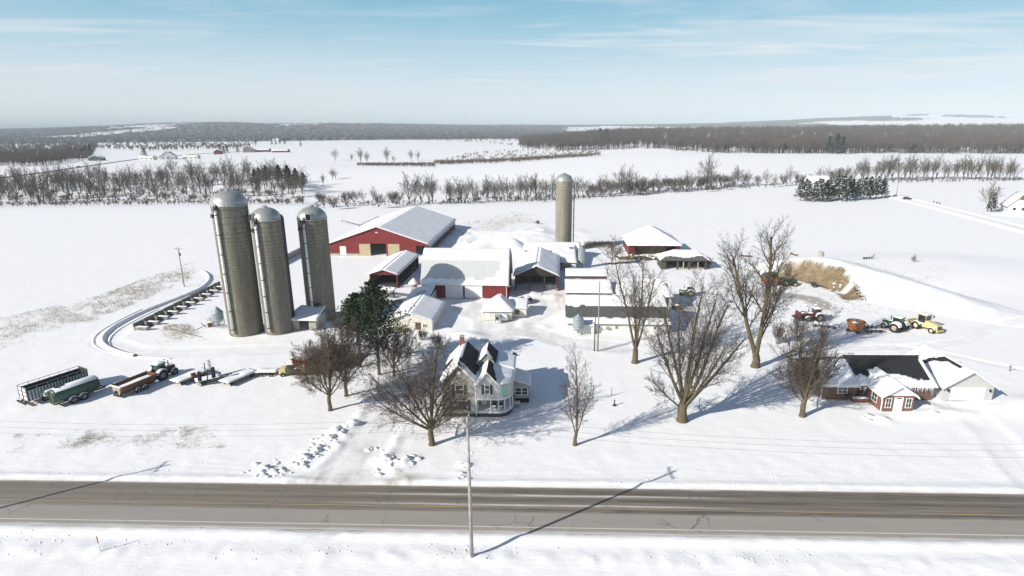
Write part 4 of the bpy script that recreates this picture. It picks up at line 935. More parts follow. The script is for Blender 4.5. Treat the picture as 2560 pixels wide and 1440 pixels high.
MB().lathe([(0.3, 0.0), (0.3, 0.05), (0.0, 0.06)], 16, c=((CX0+CX1)/2, -0.13, 6.55), axis='y').out('round_vent', 'white_paint', H)
xm = (CX0+CX1)/2; sc = (RC-EC)/(xm-CX0); ec = EC-sc*0.3+0.16; rc_ = RC+0.16
plane_roof('roof', 'roof_dark', [(CX0-0.3, -0.45, ec), (xm, -0.45, rc_), (xm, 4.6, rc_), (CX0-0.3, 4.6, ec)], 0.16, lambda u, v: 0.3+0.2*math.sin(v*8+u*5))
plane_roof('roof', 'roof_dark', [(xm, -0.45, rc_), (CX1+0.3, -0.45, ec), (CX1+0.3, 4.6, ec), (xm, 4.6, rc_)], 0.14, lambda u, v: u-0.62+0.3*max(0, v-.5))
mb = MB()
for x0, x1, z0, z1 in ((CX0-0.3, xm, ec, rc_), (CX1+0.3, xm, ec, rc_)):
    mb.hexa([(x0, -0.52, z0-0.28), (x1, -0.52, z1-0.28), (x1, -0.46, z1-0.28), (x0, -0.46, z0-0.28), (x0, -0.52, z0+0.02), (x1, -0.52, z1+0.02), (x1, -0.46, z1+0.02), (x0, -0.46, z0+0.02)])
mb.out('barge_board', 'white_paint', H)
# rounded low roof over the corner
apex = [(xm+0.5, 3.6, 6.75), (xm+0.5, 4.9, 6.75)]
rimc = [(x+0.25*(x-CX1)/2.2, y-0.25, EC-0.10) for x, y in arc[:-1]]+[(CX1+2.5, 5.2, EC-0.10)]
mb = MB(); top_ = []
for i, (p, q) in enumerate(zip(rimc[:-1], rimc[1:])):
    a = apex[0] if i < 9 else apex[1]
    mb.add([p, q, a, a], [(0, 1, 2)])
mb.add([rimc[9], apex[1], apex[0]], [(0, 1, 2)])
mb.add(rimc+[apex[1], (xm, 5.2, EC-0.1)], [tuple(range(len(rimc)+2))])
cr_ = mb.out('corner_roof', 'roof_dark', H)
mb = MB(); K = 7; rings = []
for i, p in enumerate(rimc):
    a = Vector(apex[0]).lerp(Vector(apex[1]), min(1, max(0, (i-6)/5)))
    rings.append([tuple(Vector(p).lerp(a, k/K)+Vector((0, 0, (0.10 if k == 0 else 0.2)+0.05*mnoise.noise(Vector((i*0.7, k*0.7, 1)))))) for k in range(K+1)])
n_ = len(rimc); mb.v = [q for r in rings for q in r]+[tuple(Vector(p)+Vector((0, 0, 0.01))) for p in rimc]
for i in range(n_-1):
    for k in range(K): mb.f.append((i*(K+1)+k, (i+1)*(K+1)+k, (i+1)*(K+1)+k+1, i*(K+1)+k+1))
    mb.f.append((n_*(K+1)+i, n_*(K+1)+i+1, (i+1)*(K+1), i*(K+1)))
mb.out('snow_cover', 'snow', cr_, smooth=True)
# rear roofs
D0, D1 = A1-0.4, 7.9; xm2 = 6.35
mb = MB(); wall_holes(mb, (D0, 5.4), (D1, 5.4), Top([(0, 6.2), (xm2-D0, 8.3), (D1-D0, 6.5)]), [], 0.12, 5.0); mb.box(D1-0.1, 10.65, 5.2, 5.35, 5.2, 5.9); mb.out('rear_wall', 'lap_siding', H)
plane_roof('roof', 'roof_dark', [(D0, 5.2, 6.4), (xm2, 5.2, 8.45), (xm2, 10.3, 8.45), (D0, 10.3, 6.4)], 0.16)
plane_roof('roof', 'roof_dark', [(xm2, 5.2, 8.45), (D1, 5.2, 6.85), (D1, 10.3, 6.85), (xm2, 10.3, 8.45)], 0.12, lambda u, v: max(u-1.2, 0.45-v-0.6*u))
plane_roof('roof', 'roof_metal', [(D1-0.1, 4.9, 6.75), (10.95, 4.9, 5.85), (10.95, 10.6, 5.85), (D1-0.1, 10.6, 6.75)], 0.16)
mb = MB(); mb.add([(5.0, 10.2, 0), (10.7, 10.2, 0), (10.7, 10.2, 5.7), (5.0, 10.2, 6.2)], [(0, 1, 2, 3)]); mb.add([(10.68, 5.2, 0.3), (10.68, 10.2, 0.3), (10.68, 10.2, 5.7), (10.68, 5.2, 5.7)], [(0, 1, 2, 3)]); mb.out('rear_wall', 'lap_siding', H)
# porch
mb = MB(); mb.add([(x, y, z_) for z_ in (-0.2, ZP-0.08) for x, y in [(CX0, 0.05)]+[(a*1.0-0.05, b_+0.05) for a, b_ in arc[:-1]]+[(CX1+2.15, 5.5)]], [(i, i+1, i+1+15, i+15) for i in range(14)])
mb.out('porch_skirt', 'stone', H)
pts = [(CX0, -0.1)]+[(a+0.05, b_-0.1) for a, b_ in arc[:-1]]+[(CX1+2.25, 5.5), (CX0, 5.5)]
mb = MB(); mb.prism(pts, ZP-0.08, ZP+0.05, 'xy'); pf = mb.out('porch_floor', 'white_paint', H)
mb = MB(); mb.prism([(x*0.995+0.03, y+0.12) for x, y in pts], ZP+0.06, ZP+0.17, 'xy'); mb.out('snow_cover', 'snow', pf)
for x, y in ((CX0+0.15, 0.0), (7.3, 0.0), (8.5, 0.02), (9.45, 0.4), (10.2, 1.25), (10.55, 2.4)):
    MB().lathe([(0.12, ZP), (0.12, ZP+0.1), (0.08, ZP+0.14), (0.08, ZF-0.25), (0.12, ZF-0.2), (0.12, ZF-0.1)], 12, c=(x, y+0.1, 0)).out('porch_column', 'white_paint', H, smooth=False)
walls(H, 'lap_siding', CX0, 9.3, 2.3, 5.5, ZF-0.05, None, 'y', name='porch_wall')
d = bx(H, 'front_door', 'white_paint', 5.6, 6.5, 2.22, 2.29, ZP, 2.8); bx(d, 'door_glass', 'glass', 5.78, 6.32, 2.195, 2.215, 1.75, 2.6)
window(H, 7.3, 1.3, 0.8, 1.3, 2.3); window(H, 3.0, 1.2, 1.4, 1.3, 9.3, face='right')
# porch chairs (things)
for i, (x, lab) in enumerate(((7.75, 'left one of two dark chairs with snow on the farmhouse porch'), (8.75, 'right one of two dark chairs with snow on the farmhouse porch'))):
    w = Matrix.Rotation(HY, 4, 'Z') @ Vector((x, 1.1, 0)); ch = thing('porch_chair', lab, 'chair', (-10.75+w.x, 81.3+w.y, ZP+0.05), HY, 'chairs on the porch')
    bx(ch, 'seat', 'dark_steel', -0.3, 0.3, -0.3, 0.3, 0.38, 0.45); bx(ch, 'backrest', 'dark_steel', -0.3, 0.3, 0.24, 0.3, 0.45, 0.95)
    for a in (-0.27, 0.23):
        for b_ in (-0.27, 0.23): bx(ch, 'leg', 'dark_steel', a, a+0.04, b_, b_+0.04, 0, 0.38)
    snow_cap(ch, (-0.28, 0.28, -0.28, 0.22, 0.45), 0.16)
# rear right annex
R0, R1, Y0, Y1 = 10.75, 13.1, 5.0, 9.4
walls(H, 'lap_siding', R0, R1, Y0, Y1, 3.15, name='annex_wall', left=[], front=[])
bx(H, 'annex_foundation', 'dark_gap', R0, R1+0.02, Y0-0.03, Y0-0.005, -0.1, 0.75)
window(H, 10.95, 1.4, 0.9, 1.15, Y0, bars=0); window(H, 12.0, 1.4, 0.85, 1.15, Y0, bars=0)
plane_roof('annex_roof', 'roof_metal', [(R0-0.3, Y0-0.35, 4.15), (R1+0.3, Y0-0.35, 3.2), (R1+0.3, Y1+0.3, 3.2), (R0-0.3, Y1+0.3, 4.15)], 0.12)
mb = MB(); mb.prism([(R0, 3.1), (R1, 3.1), (R0, 3.95)], Y0, Y0+0.12); mb.out('annex_gable', 'lap_siding', H)
mb = MB(); mb.box(10.6, 11.7, 3.5, 4.6, 0, 0.45); mb.box(10.7, 11.5, 3.0, 3.5, 0, 0.2); st = mb.out('step', 'concrete', H); snow_cap(st, (10.6, 11.7, 3.5, 4.6, 0.45), 0.12)
for x, y, s_ in ((5.3, -1.3, 1), (6.6, -1.6, 0.8), (8.2, -1.3, 1.1)):
    w = Matrix.Rotation(HY, 4, 'Z') @ Vector((x, y, 0)); pass

# ---------------------------------------------------------------- brick ranch house with its garage
R = thing('ranch_house', 'single-storey brown brick house with a half bare black roof and gabled front bay', 'house', (49.9, 85.7, 0.0), HY)
walls(R, 'brick', 0, 5.4, 0, 10, 2.75, 5.0, 'x', name='wall', left=[])
walls(R, 'brick', 5.4, 7.1, 0.5, 9.8, 2.75, None, 'x', name='wall')
walls(R, 'brick', 7.1, 17.2, 0.0, 10, 2.75, 5.3, 'x', name='wall')
ya, yb = -0.55, 10.5
def rp(x0, x1, zr, yr, snow, mask, m='roof_dark'):
    s_ = (zr-2.85)/(yr-ya); q = [(x0, ya, 2.7), (x1, ya, 2.7), (x1, yr, zr), (x0, yr, zr)]
    plane_roof('roof', m, q, snow, mask, 0.3, 0.14, R); q2 = [(x0, yr, zr), (x1, yr, zr), (x1, yb, 2.7), (x0, yb, 2.7)]; plane_roof('roof', m, q2, 0.25, None, 0.8, 0.14, R)
rp(-0.7, 5.6, 5.35, 5.0, 0.16, lambda u, v: 0.95-v-0.2*max(0, 0.3-u) if u > 0.14-0.05*v else -0.3*(v-0.25))
def rmask(u, v):
    line = np.interp(u, [0, 0.05, 0.17, 0.19, 0.3, 0.48, 0.75, 0.93, 0.95, 1.0], [0.36, 0.42, 0.30, 0.56, 0.55, 0.42, 0.27, 0.2, 0.9, 1.1])
    return line-v
rp(5.6, 17.7, 5.75, 5.1, 0.2, rmask)
# front bay
walls(R, 'brick_red', 7.2, 12.0, -4.0, 0.1, 2.7, 2.7, name='bay_wall')
mb = MB(); wall_holes(mb, (7.2, -4.02), (12.0, -4.02), Tg(4.8, 2.72, 4.35), [], 0.12, 2.70); mb.out('bay_gable', 'door_white', R)
for q in ([(6.75, -4.4, 2.5), (9.6, -4.4, 4.5), (9.6, 3.4, 4.5), (6.75, -0.4, 2.5)], [(9.6, -4.4, 4.5), (12.45, -4.4, 2.5), (12.45, -0.4, 2.5), (9.6, 3.4, 4.5)]):
    plane_roof('bay_roof', 'roof_grey', q, 0.2, None, 0.3, 0.12, R)
mb = MB()
for x0, x1 in ((6.7, 9.6), (12.5, 9.6)):
    mb.hexa([(x0, -4.47, 2.28), (x1, -4.47, 4.28), (x1, -4.41, 4.28), (x0, -4.41, 2.28), (x0, -4.47, 2.52), (x1, -4.47, 4.52), (x1, -4.41, 4.52), (x0, -4.41, 2.52)])
mb.out('barge_board', 'white_paint', R)
d = bx(R, 'front_door', 'white_paint', 8.95, 10.3, -4.09, -4.02, 0.05, 2.45); bx(d, 'door_panel', 'door_white', 9.2, 10.05, -4.12, -4.09, 0.1, 2.2); bx(d, 'transom', 'glass', 9.25, 10.0, -4.115, -4.092, 2.22, 2.38)
window(R, 7.75, 0.75, 0.75, 1.5, -4.02); window(R, 10.8, 0.75, 0.75, 1.5, -4.02)
window(R, -2.6, 0.85, 1.3, 1.35, 7.2, face='left'); window(R, 5.85, 0.95, 1.0, 1.3, 0.5); window(R, 13.2, 1.6, 0.8, 0.7, 0.0); window(R, 2.5, 1.2, 1.4, 1.0, 0)
bx(R, 'corner_board', 'white_paint', -0.12, 0.0, -0.08, 0.05, 0, 2.6); bx(R, 'corner_board', 'white_paint', 7.1, 7.24, -4.1, -3.96, 0, 2.6)
pl_ = bx(R, 'planter', 'brick_red', 4.6, 7.0, -1.0, 0.0, 0, 0.7); snow_cap(pl_, (4.6, 7.0, -1.0, 0.0, 0.7), 0.15)
mb = MB(); mb.box(-0.6, 5.6, -0.62, -0.56, 2.5, 2.68); mb.box(12.5, 17.7, -0.62, -0.56, 2.5, 2.68); mb.out('gutter', 'white_paint', R)
ic = MB()
for a, b_, n_, L_ in ((5.5, 7.1, 12, 0.9), (12.6, 17.6, 34, 0.9), (2.5, 5.4, 8, 0.4)):
    for k in range(n_):
        x = random.uniform(a, b_); l = random.uniform(0.2, 1)*L_; ic.tube((x, -0.6, 2.55), (x, -0.6, 2.55-l), 0.05, 0.01, 5)
ic.out('icicles', 'icicle', R)['kind'] = 'stuff'
# breezeway and garage
walls(R, 'lap_siding_pale', 17.2, 19.3, 1.5, 8, 2.4, name='breezeway_wall')
plane_roof('breezeway_roof', 'roof_dark', [(16.9, 1.0, 2.5), (19.6, 1.0, 2.5), (19.6, 8.6, 4.0), (16.9, 8.6, 4.0)], 0.18, lambda u, v: abs(v-0.6)-0.12, 0.3, 0.12, R)
bx(R, 'side_door', 'white_paint', 17.6, 18.5, 1.42, 1.49, 0.1, 2.1)
Gx0, Gx1, GD = 18.9, 26.8, 11.5
walls(R, 'lap_siding_pale', Gx0, Gx1, 0, GD, 2.45, 5.1, 'y', name='garage_wall')
gm_ = Gx0+(Gx1-Gx0)/2; s_ = (5.1-2.45)/(gm_-Gx0); e_g = 2.45-s_*0.45+0.15; r_g = 5.25
def gmask(u, v):
    r = math.hypot((u-0.30)/0.62, (v-0.30)/0.34); return (0.10-abs(r-1.05))*-1 if (v > 0.18 and u < 0.93) else 0.3
plane_roof('garage_roof', 'roof_dark', [(Gx0-0.45, -0.45, e_g), (gm_, -0.45, r_g), (gm_, GD+0.3, r_g), (Gx0-0.45, GD+0.3, e_g)], 0.2, gmask, 0.25, 0.13, R)
plane_roof('garage_roof', 'roof_dark', [(gm_, -0.45, r_g), (Gx1+0.45, -0.45, e_g), (Gx1+0.45, GD+0.3, e_g), (gm_, GD+0.3, r_g)], 0.2, None, 0.5, 0.13, R)
mb = MB()
for x0, x1 in ((Gx0-0.5, gm_), (Gx1+0.5, gm_)):
    mb.hexa([(x0, -0.52, e_g-0.22), (x1, -0.52, r_g-0.22), (x1, -0.46, r_g-0.22), (x0, -0.46, e_g-0.22), (x0, -0.52, e_g+0.02), (x1, -0.52, r_g+0.02), (x1, -0.46, r_g+0.02), (x0, -0.46, e_g+0.02)])
mb.out('barge_board', 'white_paint', R)
gd = bx(R, 'garage_door', 'door_white', 20.4, 25.4, -0.05, -0.005, 0.05, 2.2)
mb = MB(); mb.box(20.25, 20.4, -0.08, 0, 0, 2.35); mb.box(25.4, 25.55, -0.08, 0, 0, 2.35); mb.box(20.4, 25.4, -0.08, 0, 2.2, 2.35); mb.out('frame', 'white_paint', gd)
mb = MB(); [mb.box(20.45, 25.35, -0.062, -0.052, 0.05+k*0.54, 0.07+k*0.54) for k in range(1, 4)]; mb.out('panel_seams', 'grey_steel', gd)
for x in (19.6, 26.1): bx(R, 'wall_lamp', 'dark_steel', x, x+0.22, -0.25, -0.01, 1.6, 2.0)
MB().tube((23.0, 3, 4.6), (23.0, 3, 5.4), 0.08).out('vent_pipe', 'dark_steel', R)
# ---------------------------------------------------------------- wheels, tractors, wagons (local x points forward)
def wheel(parent, x, y, r, w, rim='grey_steel', snow=False, dz=0.0, name='wheel'):
    """a wheel standing on the ground: tyre with its rim as a sub-part"""
    t = MB().lathe([(r*0.55, -w/2), (r*0.93, -w/2), (r, -w*0.32), (r, w*0.32), (r*0.93, w/2), (r*0.55, w/2), (r*0.55, -w/2)], 22, c=(x, y, r+dz), axis='y', cap=False)
    for k in range(16):
        a = 2*math.pi*k/16; c, s = math.cos(a), math.sin(a)
        t.beam((x+c*r*0.98, y-w*0.4, r+dz+s*r*0.98), (x+math.cos(a+0.12)*r*0.98, y+w*0.4, r+dz+math.sin(a+0.12)*r*0.98), 0.05*r+0.01)
    o = t.out(name, 'black', parent)
    MB().lathe([(r*0.56, -w*0.32), (r*0.5, -w*0.2), (r*0.18, -w*0.18), (0.0, -w*0.3)], 16, c=(x, y, r+dz), axis='y').lathe([(r*0.56, w*0.32), (r*0.5, w*0.2), (r*0.18, w*0.18), (0.0, w*0.3)], 16, c=(x, y, r+dz), axis='y').out('rim', rim, o)
    if snow:
        MB().lathe([(r*0.97, -w/2), (r*1.09, -w*0.3), (r*1.1, w*0.3), (r*0.97, w/2)], 12, c=(x, y, r+dz), axis='y', a0=RAD(25), a1=RAD(160)).out('snow_cover', 'snow', o, smooth=True)
    return o
def tractor(label, x, y, rz, paint='green_paint', rim='yellow_paint', s=1.0, cab=True, snow=True, fw_r=0.62, rw_r=0.92, hoodp=None, duals=False, loader=False, group=None):
    t = thing('tractor', label, 'tractor', loc(x, y, -0.12), rz, group, s)
    hp = hoodp or paint
    MB().hexa([(0.6, -0.42, 0.85), (2.55, -0.36, 0.85), (2.55, 0.36, 0.85), (0.6, 0.42, 0.85), (0.6, -0.4, 1.75), (2.45, -0.32, 1.6), (2.45, 0.32, 1.6), (0.6, 0.4, 1.75)]).out('hood', hp, t, bevel=0.06)
    bx(t, 'grille', 'dark_steel', 2.5, 2.6, -0.3, 0.3, 0.9, 1.5)
    m = MB(); m.box(-0.9, 2.4, -0.28, 0.28, 0.55, 0.9); m.beam((1.9, -0.85, fw_r), (1.9, 0.85, fw_r), 0.16); m.tube((-0.4, -1.0, rw_r), (-0.4, 1.0, rw_r), 0.16); m.out('chassis', 'dark_steel', t)
    for s_ in (-1, 1):
        wheel(t, -0.4, s_*0.95, rw_r, 0.5, rim, snow); wheel(t, 1.9, s_*0.85, fw_r, 0.36, rim, snow)
        if duals: wheel(t, -0.4, s_*1.55, rw_r, 0.5, rim, snow)
        f = MB().lathe([(rw_r*1.10, -0.32), (rw_r*1.10, 0.32)], 10, c=(-0.4, s_*0.95, rw_r), axis='y', a0=RAD(35), a1=RAD(150), cap=False).out('fender', paint, t)
        if snow: MB().lathe([(rw_r*1.11, -0.32), (rw_r*1.24, -0.18), (rw_r*1.24, 0.18), (rw_r*1.11, 0.32)], 10, c=(-0.4, s_*0.95, rw_r), axis='y', a0=RAD(45), a1=RAD(140)).out('snow_cover', 'snow', f, smooth=True)
    if cab:
        c_ = MB()
        for a in (-0.75, 0.5):
            for b_ in (-0.68, 0.62): c_.box(a, a+0.07, b_, b_+0.07, 1.2, 2.55)
        c_.box(-0.8, 0.62, -0.72, 0.72, 1.05, 1.35); o = c_.out('cab', paint, t)
        bx(o, 'glass', 'glass', -0.72, 0.54, -0.65, 0.65, 1.35, 2.5)
        r_ = bx(t, 'cab_roof', paint, -0.9, 0.72, -0.8, 0.8, 2.52, 2.72, bevel=0.06)
        if snow: snow_cap(r_, (-0.88, 0.7, -0.78, 0.78, 2.72), 0.2)
    else:
        s2 = MB(); s2.box(-0.65, -0.15, -0.25, 0.25, 1.2, 1.32); s2.box(-0.7, -0.62, -0.25, 0.25, 1.3, 1.75); s2.out('seat', 'black', t)
        MB().tube((0.35, 0, 1.3), (0.15, 0, 1.75), 0.03).lathe([(0.2, -0.02), (0.24, 0), (0.2, 0.02)], 12, c=(0.15, 0, 1.77), cap=False).out('steering_wheel', 'black', t)
    MB().tube((1.4, -0.3, 1.6), (1.4, -0.3, 2.7), 0.06, n=8).tube((1.4, -0.3, 1.9), (1.4, -0.3, 2.35), 0.1, n=8).out('exhaust', 'dark_steel', t)
    MB().tube((2.2, 0.2, 1.55), (2.2, 0.2, 1.85), 0.08).out('air_intake', 'dark_steel', t)
    if snow: snow_slab(t, ((0.65, -0.38, 1.76), (2.4, -0.3, 1.61), (2.4, 0.3, 1.61), (0.65, 0.38, 1.76)), 0.13, 0.2, edge=0.15)
    m = MB(); m.box(-1.35, -0.9, -0.4, 0.4, 0.5, 0.75); m.beam((-1.3, -0.4, 0.55), (-1.75, -0.35, 0.5), 0.1); m.beam((-1.3, 0.4, 0.55), (-1.75, 0.35, 0.5), 0.1); m.beam((-1.1, 0, 0.9), (-1.5, 0, 1.2), 0.1); m.out('hitch', 'dark_steel', t)
    if loader:
        m = MB()
        for s_ in (-0.6, 0.6): m.beam((0.4, s_, 1.5), (2.6, s_, 1.9), 0.14); m.beam((2.6, s_, 1.9), (3.6, s_, 1.2), 0.14)
        ar = m.out('loader_arms', 'maroon', t)
        MB().prism([(3.4, 0.9), (4.4, 0.7), (4.5, 0.8), (3.7, 1.1), (3.75, 1.9), (3.5, 2.0)], -1.1, 1.1).out('bucket', 'maroon', ar)
    return t
HA = RAD(61)
# -- grey ribbed forage trailer
p = Vector((-77.0, 86.0, 0))
T = thing('forage_trailer', 'grey ribbed high sided open forage trailer, leftmost of the parked machines', 'trailer', loc(-80.0, 86.9, -0.15), HA)
L_, W_ = 9.0, 2.9; z0, z1 = 1.0, 3.3
sd_ = MB(); sd_.box(0, L_, -W_/2, -W_/2+0.06, z0, z1-0.4); sd_.box(0, L_, W_/2-0.06, W_/2, z0, z1-0.4); sd_.box(L_-0.06, L_, -W_/2+.07, W_/2-.07, z0, z1-0.1); sdo = sd_.out('side_panel', 'dark_steel', T)
for s_ in (-1, 1):
    m = MB(); [m.box(0.2+k*0.46, 0.5+k*0.46, s_*W_/2-0.05 if s_ < 0 else W_/2-0.02, s_*W_/2+0.02 if s_ < 0 else W_/2+0.05, z0+0.05, z1-0.45) for k in range(19)]; m.out('ribs', 'galv_blue', sdo)
bx(T, 'floor', 'hay', 0.1, L_-0.1, -W_/2+0.08, W_/2-0.08, z0, z0+0.35)
m = MB()
for s_ in (-1, 1):
    m.beam((0, s_*(W_/2), z1), (L_, s_*(W_/2), z1), 0.07); [m.beam((k*1.5, s_*W_/2, z1-0.42), (k*1.5, s_*W_/2, z1), 0.06) for k in range(7)]
m.beam((L_, -W_/2, z1), (L_, W_/2, z1), 0.1); m.out('top_rail', 'grey_steel', T)
for s_ in (-1, 1):
    a, b_ = (-W_/2+0.03, -0.03) if s_ < 0 else (0.03, W_/2-0.03)
    d = bx(T, 'rear_door', 'door_white', -0.05, 0.02, a, b_, z0, z1)
    m = MB(); [m.box(-0.12, -0.055, a, b_, z, z+0.08) for z in (z0, z0+0.75, z0+1.5, z1-0.08)]; [m.box(-0.11, -0.056, y, y+0.07, z0+.09, z1-.09) for y in (a, b_-0.07)]; m.out('frame', 'dark_steel', d)
m = MB(); m.box(-0.3, L_+0.6, -0.6, -0.45, 0.7, 0.95); m.box(-0.3, L_+0.6, 0.45, 0.6, 0.7, 0.95); m.box(-0.6, -0.3, -W_/2, W_/2, 0.65, 0.85); m.beam((L_+0.5, 0, 0.8), (L_+2.0, 0, 0.6), 0.15); m.out('chassis', 'dark_steel', T)
for x in (2.4, 3.7):
    for s_ in (-1, 1): wheel(T, x, s_*1.15, 0.5, 0.4)
# -- slurry tanker
T = thing('slurry_tanker', 'green slurry tanker with snow along its top, beside the grey forage trailer', 'tanker', loc(-74.6, 86.0, -0.15), HA)
prof = [(0, -0.25), (0.7, -0.2), (1.1, 0.0), (1.2, 0.3), (1.2, 6.3), (1.1, 6.6), (0.6, 6.8), (0, 6.85)]
tk = MB().lathe(prof, 28, c=(0, 0, 1.95), axis='x').out('tank', 'green_tank', T, smooth=True)
MB().lathe([(1.2, 0.2), (1.29, 0.3), (1.31, 6.3), (1.2, 6.5)], 14, c=(0, 0, 1.95), axis='x', a0=RAD(58), a1=RAD(140), cap=False).out('snow_cover', 'snow', tk, smooth=True)
m = MB(); [m.lathe([(1.215, x), (1.215, x+0.08)], 28, c=(0, 0, 1.95), axis='x', cap=False) for x in (0.5, 2.2, 4.0, 5.9)]; m.out('bands', 'olive', tk)
m = MB(); m.box(-0.35, -0.15, -1.0, 1.0, 0.8, 1.1); m.box(-0.35, -0.26, -1.0, -0.85, 1.1, 2.9); m.box(-0.35, -0.26, 0.2, 0.35, 1.1, 2.9); m.box(-0.34, -0.25, -1, 0.35, 2.0, 2.1); m.out('rear_frame', 'olive', T)
m = MB(); m.lathe([(0.35, -0.55), (0.4, -0.3), (0.4, 0.1)], 14, c=(0, 1.3, 2.2), axis='x'); m.out('pump', 'galv', T); bx(T, 'snow_cover', 'snow', -0.3, 0.5, 0.9, 1.5, 2.6, 2.8, bevel=0.08)
m = MB(); m.lathe([(0.3, 3.1), (0.34, 3.35), (0.0, 3.4)], 14, c=(0.8, 0, 0)); m.box(1.2, 2.0, -0.2, 0.2, 3.15, 3.3); m.out('hatch', 'dark_steel', T)
m = MB(); m.box(0, 7.5, -0.7, -0.55, 0.6, 0.85); m.box(0, 7.5, 0.55, 0.7, 0.6, 0.85); m.beam((7.4, 0, 0.7), (9.0, 0, 0.55), 0.15); m.out('chassis', 'dark_steel', T)
for x in (2.3, 3.75):
    for s_ in (-1, 1): wheel(T, x, s_*1.35, 0.68, 0.55, snow=True)
# -- manure spreader
T = thing('manure_spreader', 'rusty brown V shaped manure spreader hitched behind the snowy green tractor', 'spreader', loc(-66.3, 89.2, -0.15), RAD(66))
m = MB()
for s_ in (-1, 1): m.hexa([(0, s_*0.5, 0.7), (6.0, s_*0.5, 0.7), (6.0, s_*0.58, 0.7), (0, s_*0.58, 0.7), (-0.3, s_*1.35, 2.2), (6.2, s_*1.35, 2.2), (6.2, s_*1.43, 2.2), (-0.3, s_*1.43, 2.2)])
m.out('side_panel', 'rust', T)
MB().prism([(-0.6, 0.65), (0.6, 0.65), (1.45, 2.15), (-1.45, 2.15)], -0.12, -0.02, 'yz').out('rear_panel', 'concrete_tan', T)
MB().prism([(-0.6, 0.65), (0.6, 0.65), (1.45, 2.3), (-1.45, 2.3)], 6.1, 6.2, 'yz').out('front_panel', 'rust', T)
snow_slab(T, ((0, -1.0, 1.6), (6.1, -1.0, 1.6), (6.1, 1.0, 1.6), (0, 1.0, 1.6)), 0.25, 0.4)
m = MB(); m.hexa([(-0.3, -1.45, 2.2), (-0.02, -1.45, 2.2), (-0.02, 1.45, 2.2), (-0.3, 1.45, 2.2), (-0.3, -1.45, 2.3), (-0.02, -1.45, 2.3), (-0.02, 1.45, 2.3), (-0.3, 1.45, 2.3)]); m.out('snow_cover', 'snow', T)
m = MB(); m.lathe([(0.28, -0.3), (0.28, 0.0)], 12, c=(-0.12, 0, 1.15), axis='x'); m.box(-0.35, 0, -0.8, 0.8, 0.5, 0.68); m.out('beater', 'dark_steel', T)
m = MB(); m.box(0, 6.2, -0.55, 0.55, 0.5, 0.66); m.beam((6.2, 0, 0.6), (7.8, 0, 0.6), 0.14); m.out('chassis', 'dark_steel', T)
for x in (2.7, 4.0):
    for s_ in (-1, 1): wheel(T, x, s_*1.2, 0.5, 0.4, snow=True)
tractor('snow covered green tractor hitched to the brown V shaped spreader', -63.6, 96.9, RAD(70), s=1.12, hoodp='maroon', rim='grey_steel', group='farm tractors')
# -- flat wagons
def flat_wagon(label, x, y, rz, L_=6.2, W_=2.5):
    T = thing('flat_wagon', label, 'wagon', loc(x, y, -0.15), rz, 'flat hay wagons')
    d = bx(T, 'deck', 'wood_brown', 0, L_, -W_/2, W_/2, 0.85, 0.98); snow_cap(d, (0, L_, -W_/2, W_/2, 0.98), 0.3)
    m = MB(); m.box(0.4, L_-0.4, -0.6, -0.48, 0.62, 0.85); m.box(0.4, L_-0.4, 0.48, 0.6, 0.62, 0.85); m.beam((L_-1, 0, 0.5), (L_+1.6, 0, 0.45), 0.1); m.out('chassis', 'dark_steel', T)
    for a in (1.0, L_-1.0):
        for s_ in (-1, 1): wheel(T, a, s_*0.9, 0.36, 0.22)
    return T
flat_wagon('snow covered flat wagon between the green tractor and the disc harrow', -59.3, 93.5, RAD(62))
flat_wagon('snow covered flat wagon right of the disc harrow', -50.4, 93.0, RAD(62))
# -- folded disc harrow
T = thing('disc_harrow', 'folded dark disc harrow standing between two snowy flat wagons', 'harrow', loc(-54.5, 95.3, -0.1), RAD(35))
m = MB(); m.beam((-2.0, -1, 0.7), (2.5, -1, 0.7), 0.14); m.beam((-2.0, 1, 0.7), (2.5, 1, 0.7), 0.14); m.beam((-2, -1.2, 0.7), (-2, 1.2, 0.7), 0.14); m.beam((2.4, -1.2, 0.7), (2.4, 1.2, 0.7), 0.14); m.beam((2.4, 0, 0.7), (4.2, 0, 0.5), 0.14); m.beam((0, -1, 0.7), (0.2, -1.9, 3.0), 0.14); m.beam((0, 1, 0.7), (0.2, 1.9, 3.0), 0.14); m.out('frame', 'dark_steel', T)
for (ax, ay, az), (bx_, by_, bz) in (((-1.6, -1.4, 0.5), (1.4, -1.6, 0.5)), ((-1.6, 1.4, 0.5), (1.4, 1.6, 0.5)), ((1.0, -1.6, 1.2), (1.0, -2.2, 3.3)), ((1.0, 1.6, 1.2), (1.0, 2.2, 3.3)), ((-1.2, -1.6, 1.2), (-1.2, -2.2, 3.0))):
    m = MB(); a = Vector((ax, ay, az)); b_ = Vector((bx_, by_, bz)); m.beam(a, b_, 0.08); d = (b_-a).normalized()
    for k in range(9): q = a.lerp(b_, (k+0.5)/9); m.tube(q-d*0.02, q+d*0.02, 0.33, 0.33, 12)
    m.out('disc_gang', 'dark_steel', T)
for s_ in (-1, 1): wheel(T, -0.6, s_*0.7, 0.4, 0.25)
snow_cap(T, (-1.8, 2.2, -1.0, 1.0, 0.72), 0.22)
T = thing('seed_box', 'rusty upright drum frame beside the left flat wagon', 'implement', loc(-56.9, 95.6, -0.1), 0)
m = MB(); m.lathe([(0.42, 0), (0.42, 1.5)], 12, cap=False); [m.beam((0.42*math.cos(a), 0.42*math.sin(a), 0), (0.42*math.cos(a), 0.42*math.sin(a), 1.7), 0.08) for a in (0, 1.6, 3.1, 4.7)]; m.out('frame', 'rust', T)
